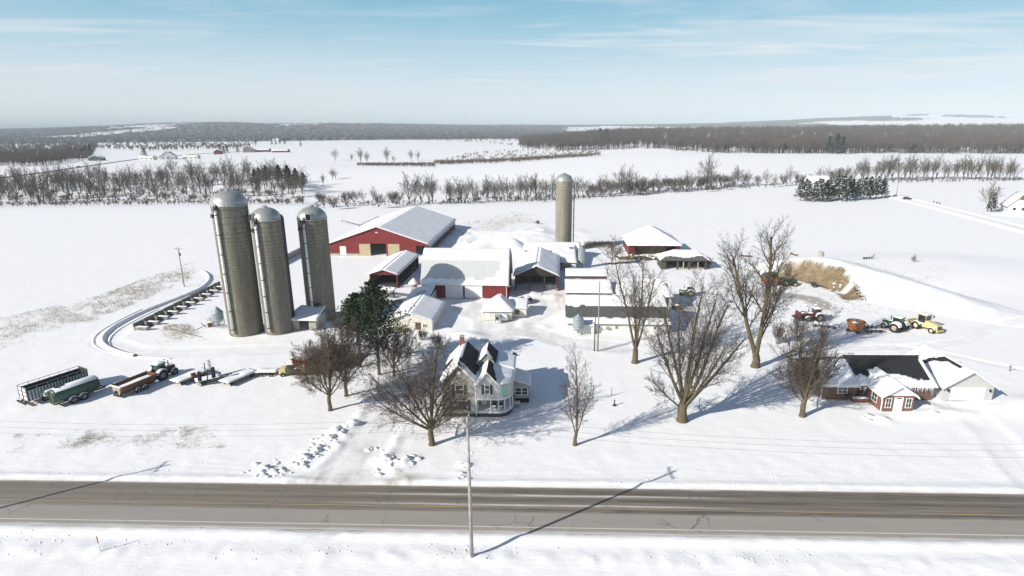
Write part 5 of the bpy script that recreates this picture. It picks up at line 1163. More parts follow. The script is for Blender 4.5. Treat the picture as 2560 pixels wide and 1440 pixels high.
# -- small trailer, old truck and forage wagons by the trees
flat_wagon('small low snow covered trailer left of the old yellow truck', -46.6, 98.0, RAD(0), 3.8, 1.8)
T = thing('old_truck', 'old yellow brown farm truck with a snowy roof beside the forage wagons', 'truck', loc(-42.4, 97.8, -0.1), RAD(8))
MB().hexa([(0, -0.95, 0.6), (1.2, -0.95, 0.6), (1.2, 0.95, 0.6), (0, 0.95, 0.6), (0.1, -0.85, 1.5), (1.2, -0.9, 1.6), (1.2, 0.9, 1.6), (0.1, 0.85, 1.5)]).out('hood', 'yellow_pale', T, bevel=0.05)
cb_ = MB().hexa([(1.2, -0.98, 0.6), (2.7, -0.98, 0.6), (2.7, 0.98, 0.6), (1.2, 0.98, 0.6), (1.5, -0.85, 2.3), (2.65, -0.85, 2.3), (2.65, 0.85, 2.3), (1.5, 0.85, 2.3)]).out('cab', 'olive', T, bevel=0.05)
bx(cb_, 'window', 'glass', 1.75, 2.5, -0.99, -0.9, 1.5, 2.1); snow_cap(cb_, (1.45, 2.75, -0.9, 0.9, 2.3), 0.28)
b_ = bx(T, 'load_bed', 'stone', 2.8, 6.0, -1.1, 1.1, 0.9, 1.5); snow_cap(b_, (2.8, 6.0, -1.1, 1.1, 1.5), 0.35)
for x in (0.7, 4.9):
    for s_ in (-1, 1): wheel(T, x, s_*0.9, 0.45, 0.25)
m = MB(); m.tube((3.2, -0.4, 1.6), (6.4, -0.2, 3.0), 0.08, n=6); m.out('auger', 'dark_steel', T)
def slat_wagon(label, x, y, rz, L_=6.5, W_=2.6, hb=3.3, roof=False):
    T = thing('forage_wagon', label, 'wagon', loc(x, y, -0.15), rz, 'red forage wagons')
    z0 = 0.95; m = MB()
    for s_ in (-1, 1): m.box(0, L_, s_*W_/2-0.03, s_*W_/2+0.03, z0, hb)
    m.box(0.04, L_, -0.03, 0.03, 0, 0.01); m.out('side_panel', 'wood_brown', T)
    m = MB()
    for s_ in (-1, 1):
        for k in range(6): m.box(k*(L_-0.12)/5, k*(L_-0.12)/5+0.1, s_*(W_/2+0.06)-0.03, s_*(W_/2+0.06)+0.03, z0, hb+0.05)
        m.beam((0, s_*(W_/2+0.05), hb), (L_, s_*(W_/2+0.05), hb), 0.1)
    for k in range(5): m.box(-0.09, -0.01, -W_/2+k*(W_-0.1)/4, -W_/2+0.1+k*(W_-0.1)/4, z0, hb)
    for z in (z0, 2.1, hb-0.1): m.box(-0.13, -0.09, -W_/2, W_/2, z, z+0.1)
    m.out('slat_frame', 'red_paint', T)
    bx(T, 'front_panel', 'wood_brown', L_-0.06, L_, -W_/2+0.04, W_/2-0.04, z0, hb)
    bx(T, 'load', 'hay', 0.1, L_-0.1, -W_/2+0.06, W_/2-0.06, z0, z0+0.8)
    if roof:
        m = MB(); m.prism([(-W_/2-0.2, hb+0.1), (0, hb+0.9), (W_/2+0.2, hb+0.1)], -0.1, L_+0.1, 'yz'); r_ = m.out('roof', 'grey_boards', T)
        snow_slab(r_, ((-0.1, -W_/2-0.2, hb+0.1), (L_+0.1, -W_/2-0.2, hb+0.1), (L_+0.1, 0, hb+0.9), (-0.1, 0, hb+0.9)), 0.2, 0.4); snow_slab(r_, ((-0.1, 0, hb+0.9), (L_+0.1, 0, hb+0.9), (L_+0.1, W_/2+0.2, hb+0.1), (-0.1, W_/2+0.2, hb+0.1)), 0.2, 0.4)
    m = MB(); m.box(0, L_, -0.6, -0.45, 0.6, 0.9); m.box(0, L_, 0.45, 0.6, 0.6, 0.9); m.beam((L_, 0, 0.6), (L_+1.6, 0, 0.5), 0.12); m.out('chassis', 'red_paint', T)
    for a in (1.3, L_-1.3):
        for s_ in (-1, 1): wheel(T, a, s_*1.05, 0.42, 0.28)
slat_wagon('red slatted forage wagon with its rear gate facing the road, left of the bare trees', -38.6, 97.2, RAD(72), roof=True)
slat_wagon('red slatted forage wagon standing half behind the bare trees', -35.4, 98.6, RAD(72))
# -- right hand machines
T = thing('feed_mixer', 'rusty orange tub shaped feed mixer wagon beside dark red implements', 'mixer', loc(73.4, 117.2, -0.1), RAD(20))
tb = MB().lathe([(1.25, 0.75), (1.3, 0.8), (1.75, 2.3), (1.82, 2.35), (1.76, 2.55), (1.66, 2.5), (1.2, 0.95)], 16, cap=False).out('tub', 'rust_orange', T)
MB().lathe([(1.79, 2.52), (1.84, 2.6), (1.74, 2.62)], 16, cap=False).out('rubber_rim', 'green_tank', tb); MB().lathe([(1.6, 1.9), (0.9, 2.2), (0, 2.6)], 16).out('snow_cover', 'snow', tb, smooth=True)
MB().lathe([(0.7, 1.9), (0.35, 2.5), (0.1, 2.9)], 10).out('auger', 'grey_steel', T)
m = MB(); m.box(-2, 2, -0.5, -0.38, 0.5, 0.75); m.box(-2, 2, 0.38, 0.5, 0.5, 0.75); m.beam((2, 0, 0.6), (3.4, 0, 0.5), 0.14); m.out('chassis', 'maroon', T)
for s_ in (-1, 1): wheel(T, -0.4, s_*1.1, 0.42, 0.3)
MB().hexa([(1.4, -0.5, 0.5), (2.3, -0.6, 0.5), (2.3, 0.6, 0.5), (1.4, 0.5, 0.5), (1.4, -0.5, 1.3), (2.0, -0.6, 1.1), (2.0, 0.6, 1.1), (1.4, 0.5, 1.3)]).out('discharge_chute', 'rust_orange', T)
def plough(label, x, y, rz, L_=4.5, s=1.0, m_='maroon', kind='plough'):
    T = thing(kind, label, 'implement', loc(x, y, -0.05), rz, None, s)
    m = MB(); m.beam((0, 0, 0.8), (L_, 0.3, 0.9), 0.18); m.beam((0.2, -0.9, 0.7), (L_*0.8, -0.4, 0.75), 0.14); m.beam((0.3, 0, 0.8), (0.3, -0.9, 0.7), 0.14); m.beam((L_*0.5, 0.1, 0.8), (L_*0.5, -0.7, 0.7), 0.14); m.beam((L_, 0.3, 0.9), (L_+0.5, 0.3, 1.6), 0.12); m.beam((L_, -0.2, 0.6), (L_, 0.8, 0.6), 0.12); fr = m.out('frame', m_, T)
    for k in range(4):
        a = 0.5+k*(L_-1)/3.3; MB().beam((a, 0, 0.8), (a-0.1, -0.2, 0.2), 0.1).hexa([(a-0.4, -0.55, 0.0), (a+0.2, -0.25, 0.0), (a+0.22, -0.2, 0.0), (a-0.38, -0.5, 0.0), (a-0.45, -0.6, 0.5), (a+0.15, -0.3, 0.45), (a+0.17, -0.25, 0.45), (a-0.43, -0.55, 0.5)]).out('share', 'dark_steel', T)
    wheel(T, 0.1, -0.6, 0.35, 0.2); snow_slab(fr, ((0, -0.6, 0.92), (L_*0.8, -0.4, 0.92), (L_*0.8, 0.2, 0.95), (0, 0.1, 0.92)), 0.2, 0.25)
    return T
plough('long dark red plough with snow on its frame left of the feed mixer', 66.6, 121.2, RAD(-25), 5.0)
plough('dark red implement between the feed mixer and the green tractor', 78.8, 116.2, RAD(176), 3.8)
plough('steep folded dark implement behind the red one right of the feed mixer', 76.8, 120.6, RAD(-35), 3.6, m_='dark_steel')
plough('red implement lying alone on the snowy mound top', 112.8, 182.0, RAD(5), 3.8, kind='harrow')
tractor('green tractor with dual wheels and a tall exhaust, parked left of the yellow loader', 83.0, 118.2, RAD(118), s=1.15, rim='concrete_tan', duals=True, group='farm tractors')
# yellow loader
T = thing('yellow_tractor', 'faded yellow four wheel loader tractor with a cab, rightmost of the parked machines', 'tractor', loc(89.4, 118.6, -0.12), RAD(-72), 'farm tractors', 1.15)
MB().hexa([(0.3, -0.7, 0.7), (2.7, -0.7, 0.7), (2.7, 0.7, 0.7), (0.3, 0.7, 0.7), (0.3, -0.65, 2.0), (2.5, -0.6, 1.7), (2.5, 0.6, 1.7), (0.3, 0.65, 2.0)]).out('hood', 'yellow_pale', T, bevel=0.1)
m = MB(); m.box(-1.2, 0.4, -0.75, 0.75, 0.7, 1.5)
for a in (-1.2, 0.3):
    for b_ in (-0.75, 0.67): m.box(a, a+0.08, b_, b_+0.08, 1.5, 2.9)
cb_ = m.out('cab', 'yellow_pale', T); bx(cb_, 'glass', 'glass', -1.14, 0.34, -0.68, 0.68, 1.5, 2.85)
r_ = bx(T, 'cab_roof', 'yellow_pale', -1.35, 0.5, -0.85, 0.85, 2.86, 3.08, bevel=0.06); snow_cap(r_, (-1.35, 0.5, -0.85, 0.85, 3.08), 0.12)
for s_ in (-1, 1):
    wheel(T, -0.9, s_*1.15, 0.8, 0.55, 'yellow_pale', True); wheel(T, 2.0, s_*1.0, 0.6, 0.45, 'yellow_pale', True); MB().beam((0.4, s_*0.85, 2.2), (0.4, s_*1.25, 2.45), 0.06).box(0.35, 0.45, s_*1.3-0.12, s_*1.3+0.12, 2.3, 2.75).out('mirror', 'dark_steel', T)
bx(T, 'grille', 'dark_steel', 2.68, 2.74, -0.45, 0.45, 0.8, 1.4); bx(T, 'counterweight', 'yellow_paint', 2.5, 2.95, -0.75, 0.75, 0.45, 0.85)
m = MB(); m.beam((-1.2, -0.5, 1.1), (-2.6, -0.5, 1.0), 0.18); m.beam((-1.2, 0.5, 1.1), (-2.6, 0.5, 1.0), 0.18); m.box(-3.0, -2.6, -1.1, 1.1, 0.5, 1.3); m.out('bucket', 'yellow_paint', T)
tractor('dark red loader tractor behind the dense round tree', 69.0, 125.3, RAD(180), paint='maroon', rim='grey_steel', loader=True, s=1.1, group='farm tractors')
# scrap row left of the earth face
tractor('old green tractor with yellow wheels in front of the bare earth bank', 75.9, 155.2, RAD(-4), cab=False, snow=False, s=1.15, group='farm tractors')
T = thing('spreader_wagon', 'rusty orange spreader box left of the old green tractor', 'spreader', loc(69.6, 155.6, -0.05), RAD(-4))
m = MB()
for s_ in (-1, 1): m.hexa([(0, s_*0.7, 0.7), (3.9, s_*0.7, 0.7), (3.9, s_*0.76, 0.7), (0, s_*0.76, 0.7), (-0.1, s_*1.1, 1.9), (4.0, s_*1.1, 1.9), (4.0, s_*1.16, 1.9), (-0.1, s_*1.16, 1.9)])
m.box(-0.02, 0.06, -0.8, 0.8, 0.7, 1.8); m.box(3.84, 3.92, -0.8, 0.8, 0.7, 1.8); m.box(0, 3.9, -0.72, 0.72, 0.62, 0.7); m.out('box', 'rust_orange', T); m = MB(); m.box(0.2, 3.8, -0.6, 0.6, 0.45, 0.6); m.beam((3.8, 0, 0.6), (5.2, 0, 0.6), 0.12); m.out('chassis', 'dark_steel', T)
for s_ in (-1, 1): wheel(T, 1.0, s_*1.0, 0.45, 0.3)
T = thing('combine_header', 'old yellow green machine half hidden behind the green tractor', 'machine', loc(71.8, 160.5, -0.05), RAD(8))
MB().hexa([(0, -1.2, 0.7), (4.2, -1.2, 0.7), (4.2, 1.2, 0.7), (0, 1.2, 0.7), (0.5, -1.1, 2.0), (3.4, -1.1, 2.4), (3.4, 1.1, 2.4), (0.5, 1.1, 2.0)]).out('body', 'olive', T, bevel=0.08)
MB().lathe([(0.7, -1.3), (0.75, -1.2), (0.75, 1.2), (0.7, 1.3)], 8, c=(4.8, 0, 1.1), axis='y').out('reel', 'yellow_paint', T)
for a in (0.8, 3.2):
    for s_ in (-1, 1): wheel(T, a, s_*1.3, 0.6, 0.35, 'yellow_paint')
T = thing('scrap_baler', 'small dark machine at the foot of the bare earth bank', 'machine', loc(82.2, 153.6, -0.1), RAD(-20))
MB().hexa([(0, -0.6, 0.4), (1.6, -0.6, 0.4), (1.6, 0.6, 0.4), (0, 0.6, 0.4), (0.2, -0.5, 1.4), (1.3, -0.5, 1.2), (1.3, 0.5, 1.2), (0.2, 0.5, 1.4)]).out('body', 'dark_steel', T)
MB().beam((1.5, 0, 0.7), (3.2, 0.2, 0.3), 0.12).beam((0.3, -0.5, 1.2), (-0.6, -0.7, 1.7), 0.1).out('arm', 'maroon', T); wheel(T, 0.8, -0.8, 0.4, 0.25); wheel(T, 0.8, 0.8, 0.4, 0.25)
b0 = G(2049, 652)
T = thing('concrete_rings', 'stack of two pale concrete rings standing on the mound behind the earth bank', 'concrete rings', b0, 0)
MB().lathe([(0.85, 0), (0.85, 1.55), (0.7, 1.55), (0.7, 0.1)], 24, cap=False).out('lower_ring', 'concrete', T); MB().lathe([(0.82, 1.57), (0.82, 3.0), (0.68, 3.0), (0.68, 1.6)], 24, c=(0.2, 0, 0), cap=False).out('upper_ring', 'concrete', T)
MB().box(-0.9, -0.7, -0.9, -0.1, 0, 0.9).out('slab', 'concrete', T)
# parked car
T = thing('parked_car', 'dark grey estate car parked in the shade beside the gambrel barn', 'car', loc(3.6, 142.2, -0.05), RAD(108))
prof = [(-2.3, 0.35), (2.2, 0.35), (2.3, 0.6), (2.2, 0.9), (1.1, 1.02), (0.4, 1.55), (-1.8, 1.6), (-2.25, 1.0), (-2.35, 0.6)]
MB().prism(prof, -0.88, 0.88).out('body', 'car_dark', T, bevel=0.08)
MB().prism([(0.95, 1.04), (0.35, 1.5), (-1.75, 1.52), (-2.1, 1.06)], -0.895, 0.895).out('side_windows', 'glass', T)
MB().hexa([(-2.28, -0.72, 1.02), (-2.2, -0.72, 1.02), (-2.2, 0.72, 1.02), (-2.28, 0.72, 1.02), (-1.95, -0.66, 1.5), (-1.85, -0.66, 1.5), (-1.85, 0.66, 1.5), (-1.95, 0.66, 1.5)]).out('rear_window', 'glass', T)
for y in (-0.8, 0.62): bx(T, 'tail_light', 'red_paint', -2.37, -2.3, y, y+0.18, 0.75, 1.0)
bx(T, 'number_plate', 'door_white', -2.4, -2.36, -0.25, 0.25, 0.62, 0.76); snow_cap(T, (-1.7, 0.3, -0.75, 0.75, 1.6), 0.08)
for a in (-1.45, 1.4):
    for s_ in (-1, 1): wheel(T, a, s_*0.8, 0.34, 0.22)
T = thing('garden_tractor', 'small orange tractor with snow on it right of the machine shed', 'tractor', loc(39.8, 134.4, -0.05), RAD(10), None, 0.9)
MB().hexa([(0, -0.4, 0.5), (1.6, -0.35, 0.5), (1.6, 0.35, 0.5), (0, 0.4, 0.5), (0, -0.38, 1.2), (1.5, -0.3, 1.1), (1.5, 0.3, 1.1), (0, 0.38, 1.2)]).out('hood', 'orange', T, bevel=0.05); bx(T, 'seat', 'black', -0.7, -0.2, -0.25, 0.25, 0.9, 1.4); snow_cap(T, (-0.6, 1.0, -0.5, 0.5, 1.22), 0.35)
for s_ in (-1, 1): wheel(T, -0.4, s_*0.6, 0.5, 0.3); wheel(T, 1.2, s_*0.5, 0.3, 0.2)
tractor('small green tractor under snow right of the machine shed', 46.6, 146.5, RAD(160), s=1.0, rim='grey_steel', paint='olive', group='farm tractors')
# ---------------------------------------------------------------- concrete feed bunks in a row, left of the silos
M_['bunk'] = mat('bunk_concrete', (0.30, 0.28, 0.24), 0.9, scale=2, var=0.3)
nb = 10; a0 = Vector(G0(352, 826)); a1 = Vector(G0(548, 724))
for k in range(nb):
    q = a0.lerp(a1, k/(nb-1)); T = thing('feed_bunk', 'open concrete feed bunk in the long row left of the silos', 'feed bunk', loc(q.x, q.y, -0.25), RAD(90-5.0), 'concrete feed bunks in a row')
    T['label'] = ('nearest open concrete feed bunk, its whole end wall showing, at the head of the row', 'second feed bunk from the near end of the row left of the silos', 'third feed bunk from the near end of the row', 'fourth feed bunk from the near end of the row', 'fifth feed bunk from the near end of the row', 'sixth feed bunk from the near end, middle of the row', 'fourth feed bunk from the far end of the row', 'third feed bunk from the far end of the row', 'second feed bunk from the far end of the row', 'farthest feed bunk of the row, beside the tall silo')[k]
    L_, W_, Hh = 3.4, 3.3, 1.15
    MB().hexa([(0, W_/2-0.2, 0), (L_, W_/2-0.2, 0), (L_, W_/2-0.05, 0), (0, W_/2-0.05, 0), (0, W_/2-0.1, Hh*1.6), (L_, W_/2-0.1, Hh*1.6), (L_, W_/2+0.05, Hh*1.6), (0, W_/2+0.05, Hh*1.6)]).out('back_wall', 'bunk', T)
    e1 = MB().prism([(-W_/2+0.5, 0), (W_/2-0.2, 0), (W_/2, Hh), (-W_/2-0.25, Hh)], -0.06, 0.08, 'yz').out('end_wall', 'bunk', T)
    snow_slab(e1, ((-0.35, -W_/2-0.3, Hh), (0.55, -W_/2-0.3, Hh-.02), (0.55, W_/2-0.9, Hh-.02), (-0.35, W_/2-0.9, Hh)), 0.2, 0.2, edge=0.2)
    bx(T, 'floor', 'dark_steel', 0.1, L_-0.2, -0.5, W_/2-0.25, 0.2, 0.5)  # dark slab stands in for the shade along the back wall
# long low wall behind the silos
T = thing('bunker_wall', 'long low pale concrete wall running into the distance behind the silos', 'wall', loc(-77.5, 183.0, -0.1), RAD(87))
bx(T, 'panel', 'concrete', 0, 34, -0.15, 0.15, 0, 2.2); q = snow_cap(T, (0, 34, -0.3, 0.3, 2.2), 0.2)
# loading frame far left of the long barn
def rail(label, pts, r=0.12, m_='dark_steel', name='pipe_rail', posts=True):
    T = thing(name, label, 'rail', pts[0], 0); o = Vector(pts[0]); m = MB()
    for a, b_ in zip(pts[:-1], pts[1:]): m.tube(Vector(a)-o, Vector(b_)-o, r, n=6)
    m.out('rail', m_, T)
    if posts:
        for a in pts: MB().tube(Vector(a)-o, Vector((a[0], a[1], Hz(a[0], a[1])))-o-Vector((0, 0, 0.2)), r, n=6).out('post', m_, T)
g1, g2, g3, g4 = [Vector(G0(*q)) for q in ((855, 556), (898, 566), (905, 564), (946, 548))]
rail('long low pipe rail in the field left of the cattle barn roof', [(g1.x, g1.y, 1.0), (g2.x, g2.y, 0.7), (g3.x, g3.y, 0.7), (g4.x, g4.y, 1.3)])
g1, g2 = [Vector(G0(*q)) for q in ((425, 836), (505, 844))]
rail('thin fallen pole leaning in brush left of the silos', [(g1.x, g1.y, 1.3), (g2.x, g2.y, 0.15)], 0.06, 'rust', 'fallen_pole', False)
T = thing('scrap_cart', 'small rusty scrap frame beside the cone topped feed bin', 'scrap', loc(-69.0, 124.6, -0.1), 0.4)
MB().box(0, 1.1, 0, 0.9, 0, 1.2).out('box', 'rust', T); MB().beam((-0.2, 0.2, 0.8), (-2.4, -0.5, 0.1), 0.1).beam((-0.5, 0.2, 0.2), (-1.3, 0.4, 1.3), 0.12).out('arm', 'maroon', T); snow_cap(T, (0, 1.1, 0, 0.9, 1.2), 0.2)
# wood piles in front of the old barn
for i, (x, y, n_, lab) in enumerate(((38.6, 190.3, 26, 'left heap of logs and lumber in front of the old red barn'), (45.5, 190.0, 26, 'middle heap of logs and lumber in front of the old red barn'), (51.5, 188.8, 20, 'right heap of logs and lumber between the red barn and stone shed'))):
    T = thing('log_pile', lab, 'wood pile', loc(x, y), 0, 'heaps of lumber'); 
    for mm, nn in (('wood_brown', 'logs'), ('hay', 'pale_logs'), ('snow', 'snow_lumps')):
        m = MB()
        for k in range(n_ if nn != 'snow_lumps' else 8):
            a = random.uniform(0, math.pi); c = Vector((random.gauss(0, 2.2), random.gauss(0, 0.8), random.uniform(0.15, 0.9))); d = Vector((math.cos(a), math.sin(a)*0.5, random.uniform(-0.15, 0.25)))*random.uniform(0.3, 1.5)
            m.tube(c-d, c+d, random.uniform(0.1, 0.25), n=6) if nn != 'snow_lumps' else m.lathe([(0.5, -0.1), (0.4, 0.15), (0, 0.25)], 8, c=(c.x, c.y, c.z+0.2))
        m.out(nn, mm, T)['kind'] = 'stuff'
# long timbers in the snow
for i, (a, b_, lab) in enumerate((((1520, 661), (1598, 656), 'long dark timber lying left of the stone shed'), ((1850, 641), (1880, 643), 'rusty beam lying on the snow behind the tall trees'), ((1990, 640), (1976, 636), 'small dark implement left of the concrete rings'))):
    p, q = G(*a), G(*b_); T = thing('timber', lab, 'timber', p, 0)
    MB().beam((0, 0, 0.3), q-p+Vector((0, 0, 0.35)), 0.35).out('beam', 'rust' if i else 'wood_brown', T); MB().beam((0.4, 0, 0), (0.5, 0, 0.7), 0.2).beam(q-p, q-p+Vector((0.1, 0.2, 0.8)), 0.15).out('stub', 'wood_brown', T)
# black debris on the mound
T = thing('debris', 'scattered dark tyres and scraps on the snowy slope of the mound', 'debris', G(2143, 745), 0); T['kind'] = 'stuff'
for k in range(16):
    t_ = k/15; px = 2141+random.gauss(0, 4)+26*t_**3; py = 716+34*t_+random.gauss(0, 3); q = G(px, py)-T.location
    w_ = random.uniform(0.25, 0.7); MB().lathe([(0.2*w_, 0), (0.4*w_, 0.02), (0.42*w_, 0.15), (0.2*w_, 0.2)], 9, c=(q.x, q.y, q.z), cap=False).out('tyre', 'black', T)
# ---------------------------------------------------------------- poles, wires, small yard things
def pole(label, p, h, r=0.17, arm=2.4, rz=0.0, trafo=False, m_='wood_pole', ins=3, group='utility poles'):
    T = thing('utility_pole', label, 'utility pole', p, rz, group)
    MB().tube((0, 0, -0.3), (0, 0, h), r, r*0.62, 12).out('pole', m_, T, smooth=True)
    if arm:
        a = MB().box(-0.06, 0.06, -arm/2, arm/2, h-0.65, h-0.52).beam((0.07, -arm*0.3, h-0.6), (0.07, 0, h-1.4), 0.04).beam((0.07, arm*0.3, h-0.6), (0.07, 0, h-1.4), 0.04).out('crossarm', 'wood_pole', T)
        for k in range(ins): y = -arm/2+0.12+k*(arm-0.24)/(ins-1); MB().lathe([(0.05, h-0.52), (0.07, h-0.42), (0.05, h-0.36), (0.07, h-0.3), (0, h-0.26)], 10, c=(0, y, 0)).out('insulator', 'concrete', a)
    if trafo: MB().lathe([(0.0, h-2.6), (0.24, h-2.6), (0.24, h-1.8), (0.0, h-1.7)], 14, c=(0.35, 0, 0)).out('transformer', 'grey_steel', T)
    return T
M_['grey_pole'] = mat('grey_pole', (0.36, 0.35, 0.31), 0.9, scale=3, var=0.15)
PP = [(-71.4, 53.5), (-4.45, 50.65), (62.8, 47.9)]
labs = ['roadside utility pole out beyond the left edge, casting a thin shadow over the road', 'tall weathered grey utility pole standing in the snow on the near side of the road', 'roadside utility pole beyond the right edge of the view']
for (x, y), lb in zip(PP, labs): pole(lb, (x, y, Hz(x, y)), 15.9, 0.2, 2.6, HY, m_='grey_pole')
def wire(p, q, sag, name='wire', r=0.011, lab=None, grp='roadside power wires'):
    p, q = Vector(p), Vector(q); pts = [p.lerp(q, k/24)-Vector((0, 0, 4*sag*(k/24)*(1-k/24))) for k in range(25)]; m = MB()
    for a, b_ in zip(pts[:-1], pts[1:]): m.tube(a, b_, r, n=4, cap=False)
    tag(m.out(name, 'wire'), lab, 'wire', grp)
for i, dy in enumerate((-1.15, 0, 1.15)):
    for (x0, y0), (x1, y1) in zip(PP[:-1], PP[1:]):
        side = 'left' if x0 < -50 else 'right'
        wire((x0, y0+dy, 15.6), (x1, y1+dy, 15.6 if side == 'left' else 13.6), 1.3, lab='thin power wire strung from the front pole towards the %s, %s of three' % (side, ('nearest', 'middle one', 'farthest')[i]))
c0 = G(461, 717); pole('slim utility pole with crossarm and transformer in the field left of the silos', c0, top_at(447, 617, c0), 0.16, 2.2, RAD(80), True)
c0 = G(1494, 878); pole('taller of two slim poles in front of the long white shed', c0, top_at(1489, 704, c0), 0.17, 0)
c0 = G(1486, 877); pole('shorter dark pole beside the taller one in front of the long white shed', c0, top_at(1483, 764, c0), 0.13, 0, m_='wood_brown')
def post(name, lab, cat, px, py, h, r=0.05, m_='wood_brown', top=None):
    p = G(px, py); T = thing(name, lab, cat, p, 0); MB().tube((0, 0, -0.2), (0, 0, h), r, n=8).out('post', m_, T)
    if top: top(T, h)
    return T
post('clothes_post', 'thin dark clothes line post behind the narrow bare tree', 'post', 1482, 1004, 3.0, top=lambda T, h: MB().beam((-0.5, 0, h-0.3), (0.5, 0, h-0.3), 0.06).out('crossbar', 'wood_brown', T))
post('fence_post', 'short thin post right of the clothes line post', 'post', 1529, 990, 1.5)
post('fence_post', 'short thin post right of the great forked tree', 'post', 1748, 1022, 2.0)
def orn(T, h): MB().lathe([(0.32, 0.0), (0.3, 0.1), (0.1, 0.35), (0.07, 0.8), (0.16, 0.9), (0.0, 1.05)], 12).out('bowl', 'dark_steel', T, smooth=True)
post('bird_bath', 'small dark bird bath standing alone on the lawn snow', 'bird bath', 1536, 1014, 0.5, 0.05, 'dark_steel', orn)
def mk(T, h): MB().tube((0, 0, h), (0, 0, h+0.85), 0.055, n=8).out('orange_tip', 'orange', T)
post('marker_stake', 'white roadside marker stake with an orange top at lower left', 'stake', 250, 1378, 1.0, 0.05, 'white_paint', mk)
def mk2(T, h): MB().lathe([(0.5, -0.03), (0.5, 0.03)], 16, c=(0, 0, h), axis='y').out('reflector', 'white_paint', T)
p = G(2524, 928); T = thing('yard_sign', 'small dark yard hydrant on the snow right of the garage', 'post', p, 0); MB().tube((0, 0, 0), (0, 0, 1.2), 0.06).beam((-0.5, 0, 0.9), (0.5, 0, 0.8), 0.06).out('post', 'dark_steel', T)
p = G(1286, 890); T = thing('satellite_dish', 'snow filled dark dish on the snow behind the farmhouse', 'dish', p, 0.6)
MB().lathe([(0.0, 0.0), (0.3, 0.05), (0.62, 0.28), (0.66, 0.26)], 16, cap=False).out('dish', 'dark_steel', T).rotation_euler = (0.9, 0, 0); MB().tube((0, 0, -0.2), (0, 0, 0.5), 0.05).out('stand', 'dark_steel', T)
p = G(1424, 925); T = thing('sawhorse', 'thin white trestle on the snow left of the narrow bare tree', 'trestle', p, 0.3)
MB().beam((-0.8, 0, 0.8), (0.8, 0, 0.8), 0.08).out('beam', 'grey_steel', T)
for a in (-0.6, 0.6): MB().beam((a, -0.3, 0), (a, 0, 0.8), 0.06).beam((a, 0.3, 0), (a, 0, 0.8), 0.06).out('leg', 'grey_steel', T)
# ---------------------------------------------------------------- trees
class TB:
    """collects tapering limbs as tubes; thick ones round, twigs three sided"""
    def __init__(s): s.ch = []; s.tw = []
    def limb(s, pts, rad): s.ch.append((pts, rad))
    def build(s, name, m, parent):
        V = []; F = []; n0 = 0
        if s.tw:      # the finest twigs, all at once: each limb (p0, pm, p1, length, radius, number) sprouts bent three sided twigs
            A = np.array([(*a, *b_, *c, L, r, k, g_, w_) for a, b_, c, L, r, k, g_, w_ in s.tw]); RR = np.random.default_rng(len(A)); A = np.repeat(A, A[:, 11].astype(int), 0); m_ = len(A)
            t = 0.1+0.95*RR.random(m_); t = np.minimum(t, 1.0); P0, PM, P1 = A[:, :3], A[:, 3:6], A[:, 6:9]; lo = (t < 0.5)[:, None]; tt = (t*2 % 1.0)[:, None]; tt = np.where((t >= 1.0)[:, None], 1.0, tt)
            Q = np.where(lo, P0+(PM-P0)*tt, PM+(P1-PM)*tt); D = np.where(lo, PM-P0, P1-PM); D /= np.maximum(np.linalg.norm(D, axis=1, keepdims=True), 1e-6)
            S = RR.normal(size=(m_, 3)); S -= D*(S*D).sum(1, keepdims=True); S /= np.linalg.norm(S, axis=1, keepdims=True)
            an = np.radians(RR.uniform(18, 58, m_))[:, None]; N1 = D*np.cos(an)+S*np.sin(an); N2 = N1+RR.normal(0, 0.22, (m_, 3))+[0, 0, 0.12]; N2 /= np.linalg.norm(N2, axis=1, keepdims=True)
            L = (A[:, 9]*RR.uniform(0.55, 1.25, m_)*(1.1-0.45*t))[:, None]; r = A[:, 10][:, None]
            pts_ = [Q, Q+N1*L*0.5, Q+N1*L*0.5+N2*L*0.5]; U = np.cross(N1, [0.31, 0.83, 0.46]); U /= np.linalg.norm(U, axis=1, keepdims=True); W_ = np.cross(N1, U)
            ring = np.stack([p_+(U*math.cos(2.094*k)+W_*math.sin(2.094*k))*r*q_ for p_, q_ in zip(pts_, (1.0, 0.85, 0.6)) for k in range(3)], 1)
            V.append(ring.reshape(-1, 3)); o_ = np.arange(m_)[:, None]*9
            F.append(np.concatenate([o_+np.array([[3*j+k, 3*j+(k+1) % 3, 3*j+3+(k+1) % 3, 3*j+3+k]]) for j in range(2) for k in range(3)]).reshape(-1, 4)); n0 = m_*9
        for pts, rad in s.ch:
            r = rad[0]; k = 9 if r > 0.12 else (5 if r > 0.045 else 3)
            P = np.array([tuple(p) for p in pts]); R = np.array(rad)
            D = np.gradient(P, axis=0); D /= np.maximum(np.linalg.norm(D, axis=1, keepdims=True), 1e-6)
            ref = np.array([0.31, 0.83, 0.46]); U = np.cross(D, ref); U /= np.maximum(np.linalg.norm(U, axis=1, keepdims=True), 1e-6); T_ = np.cross(D, U)
            a = np.arange(k)*2*math.pi/k
            ring = P[:, None, :]+R[:, None, None]*(U[:, None, :]*np.cos(a)[None, :, None]+T_[:, None, :]*np.sin(a)[None, :, None])
            V.append(ring.reshape(-1, 3)); n = len(P)
            i = np.arange(n-1)[:, None]*k; j = np.arange(k)[None, :]; j2 = (j+1) % k
            F.append(np.stack([i+j, i+j2, i+k+j2, i+k+j], -1).reshape(-1, 4)+n0); n0 += n*k
        if not V: return None
        return npmesh(name, np.concatenate(V), np.concatenate(F), m, parent, smooth=True)
def vrand(R): return Vector((R.gauss(0, 1), R.gauss(0, 1), R.gauss(0, 1)))
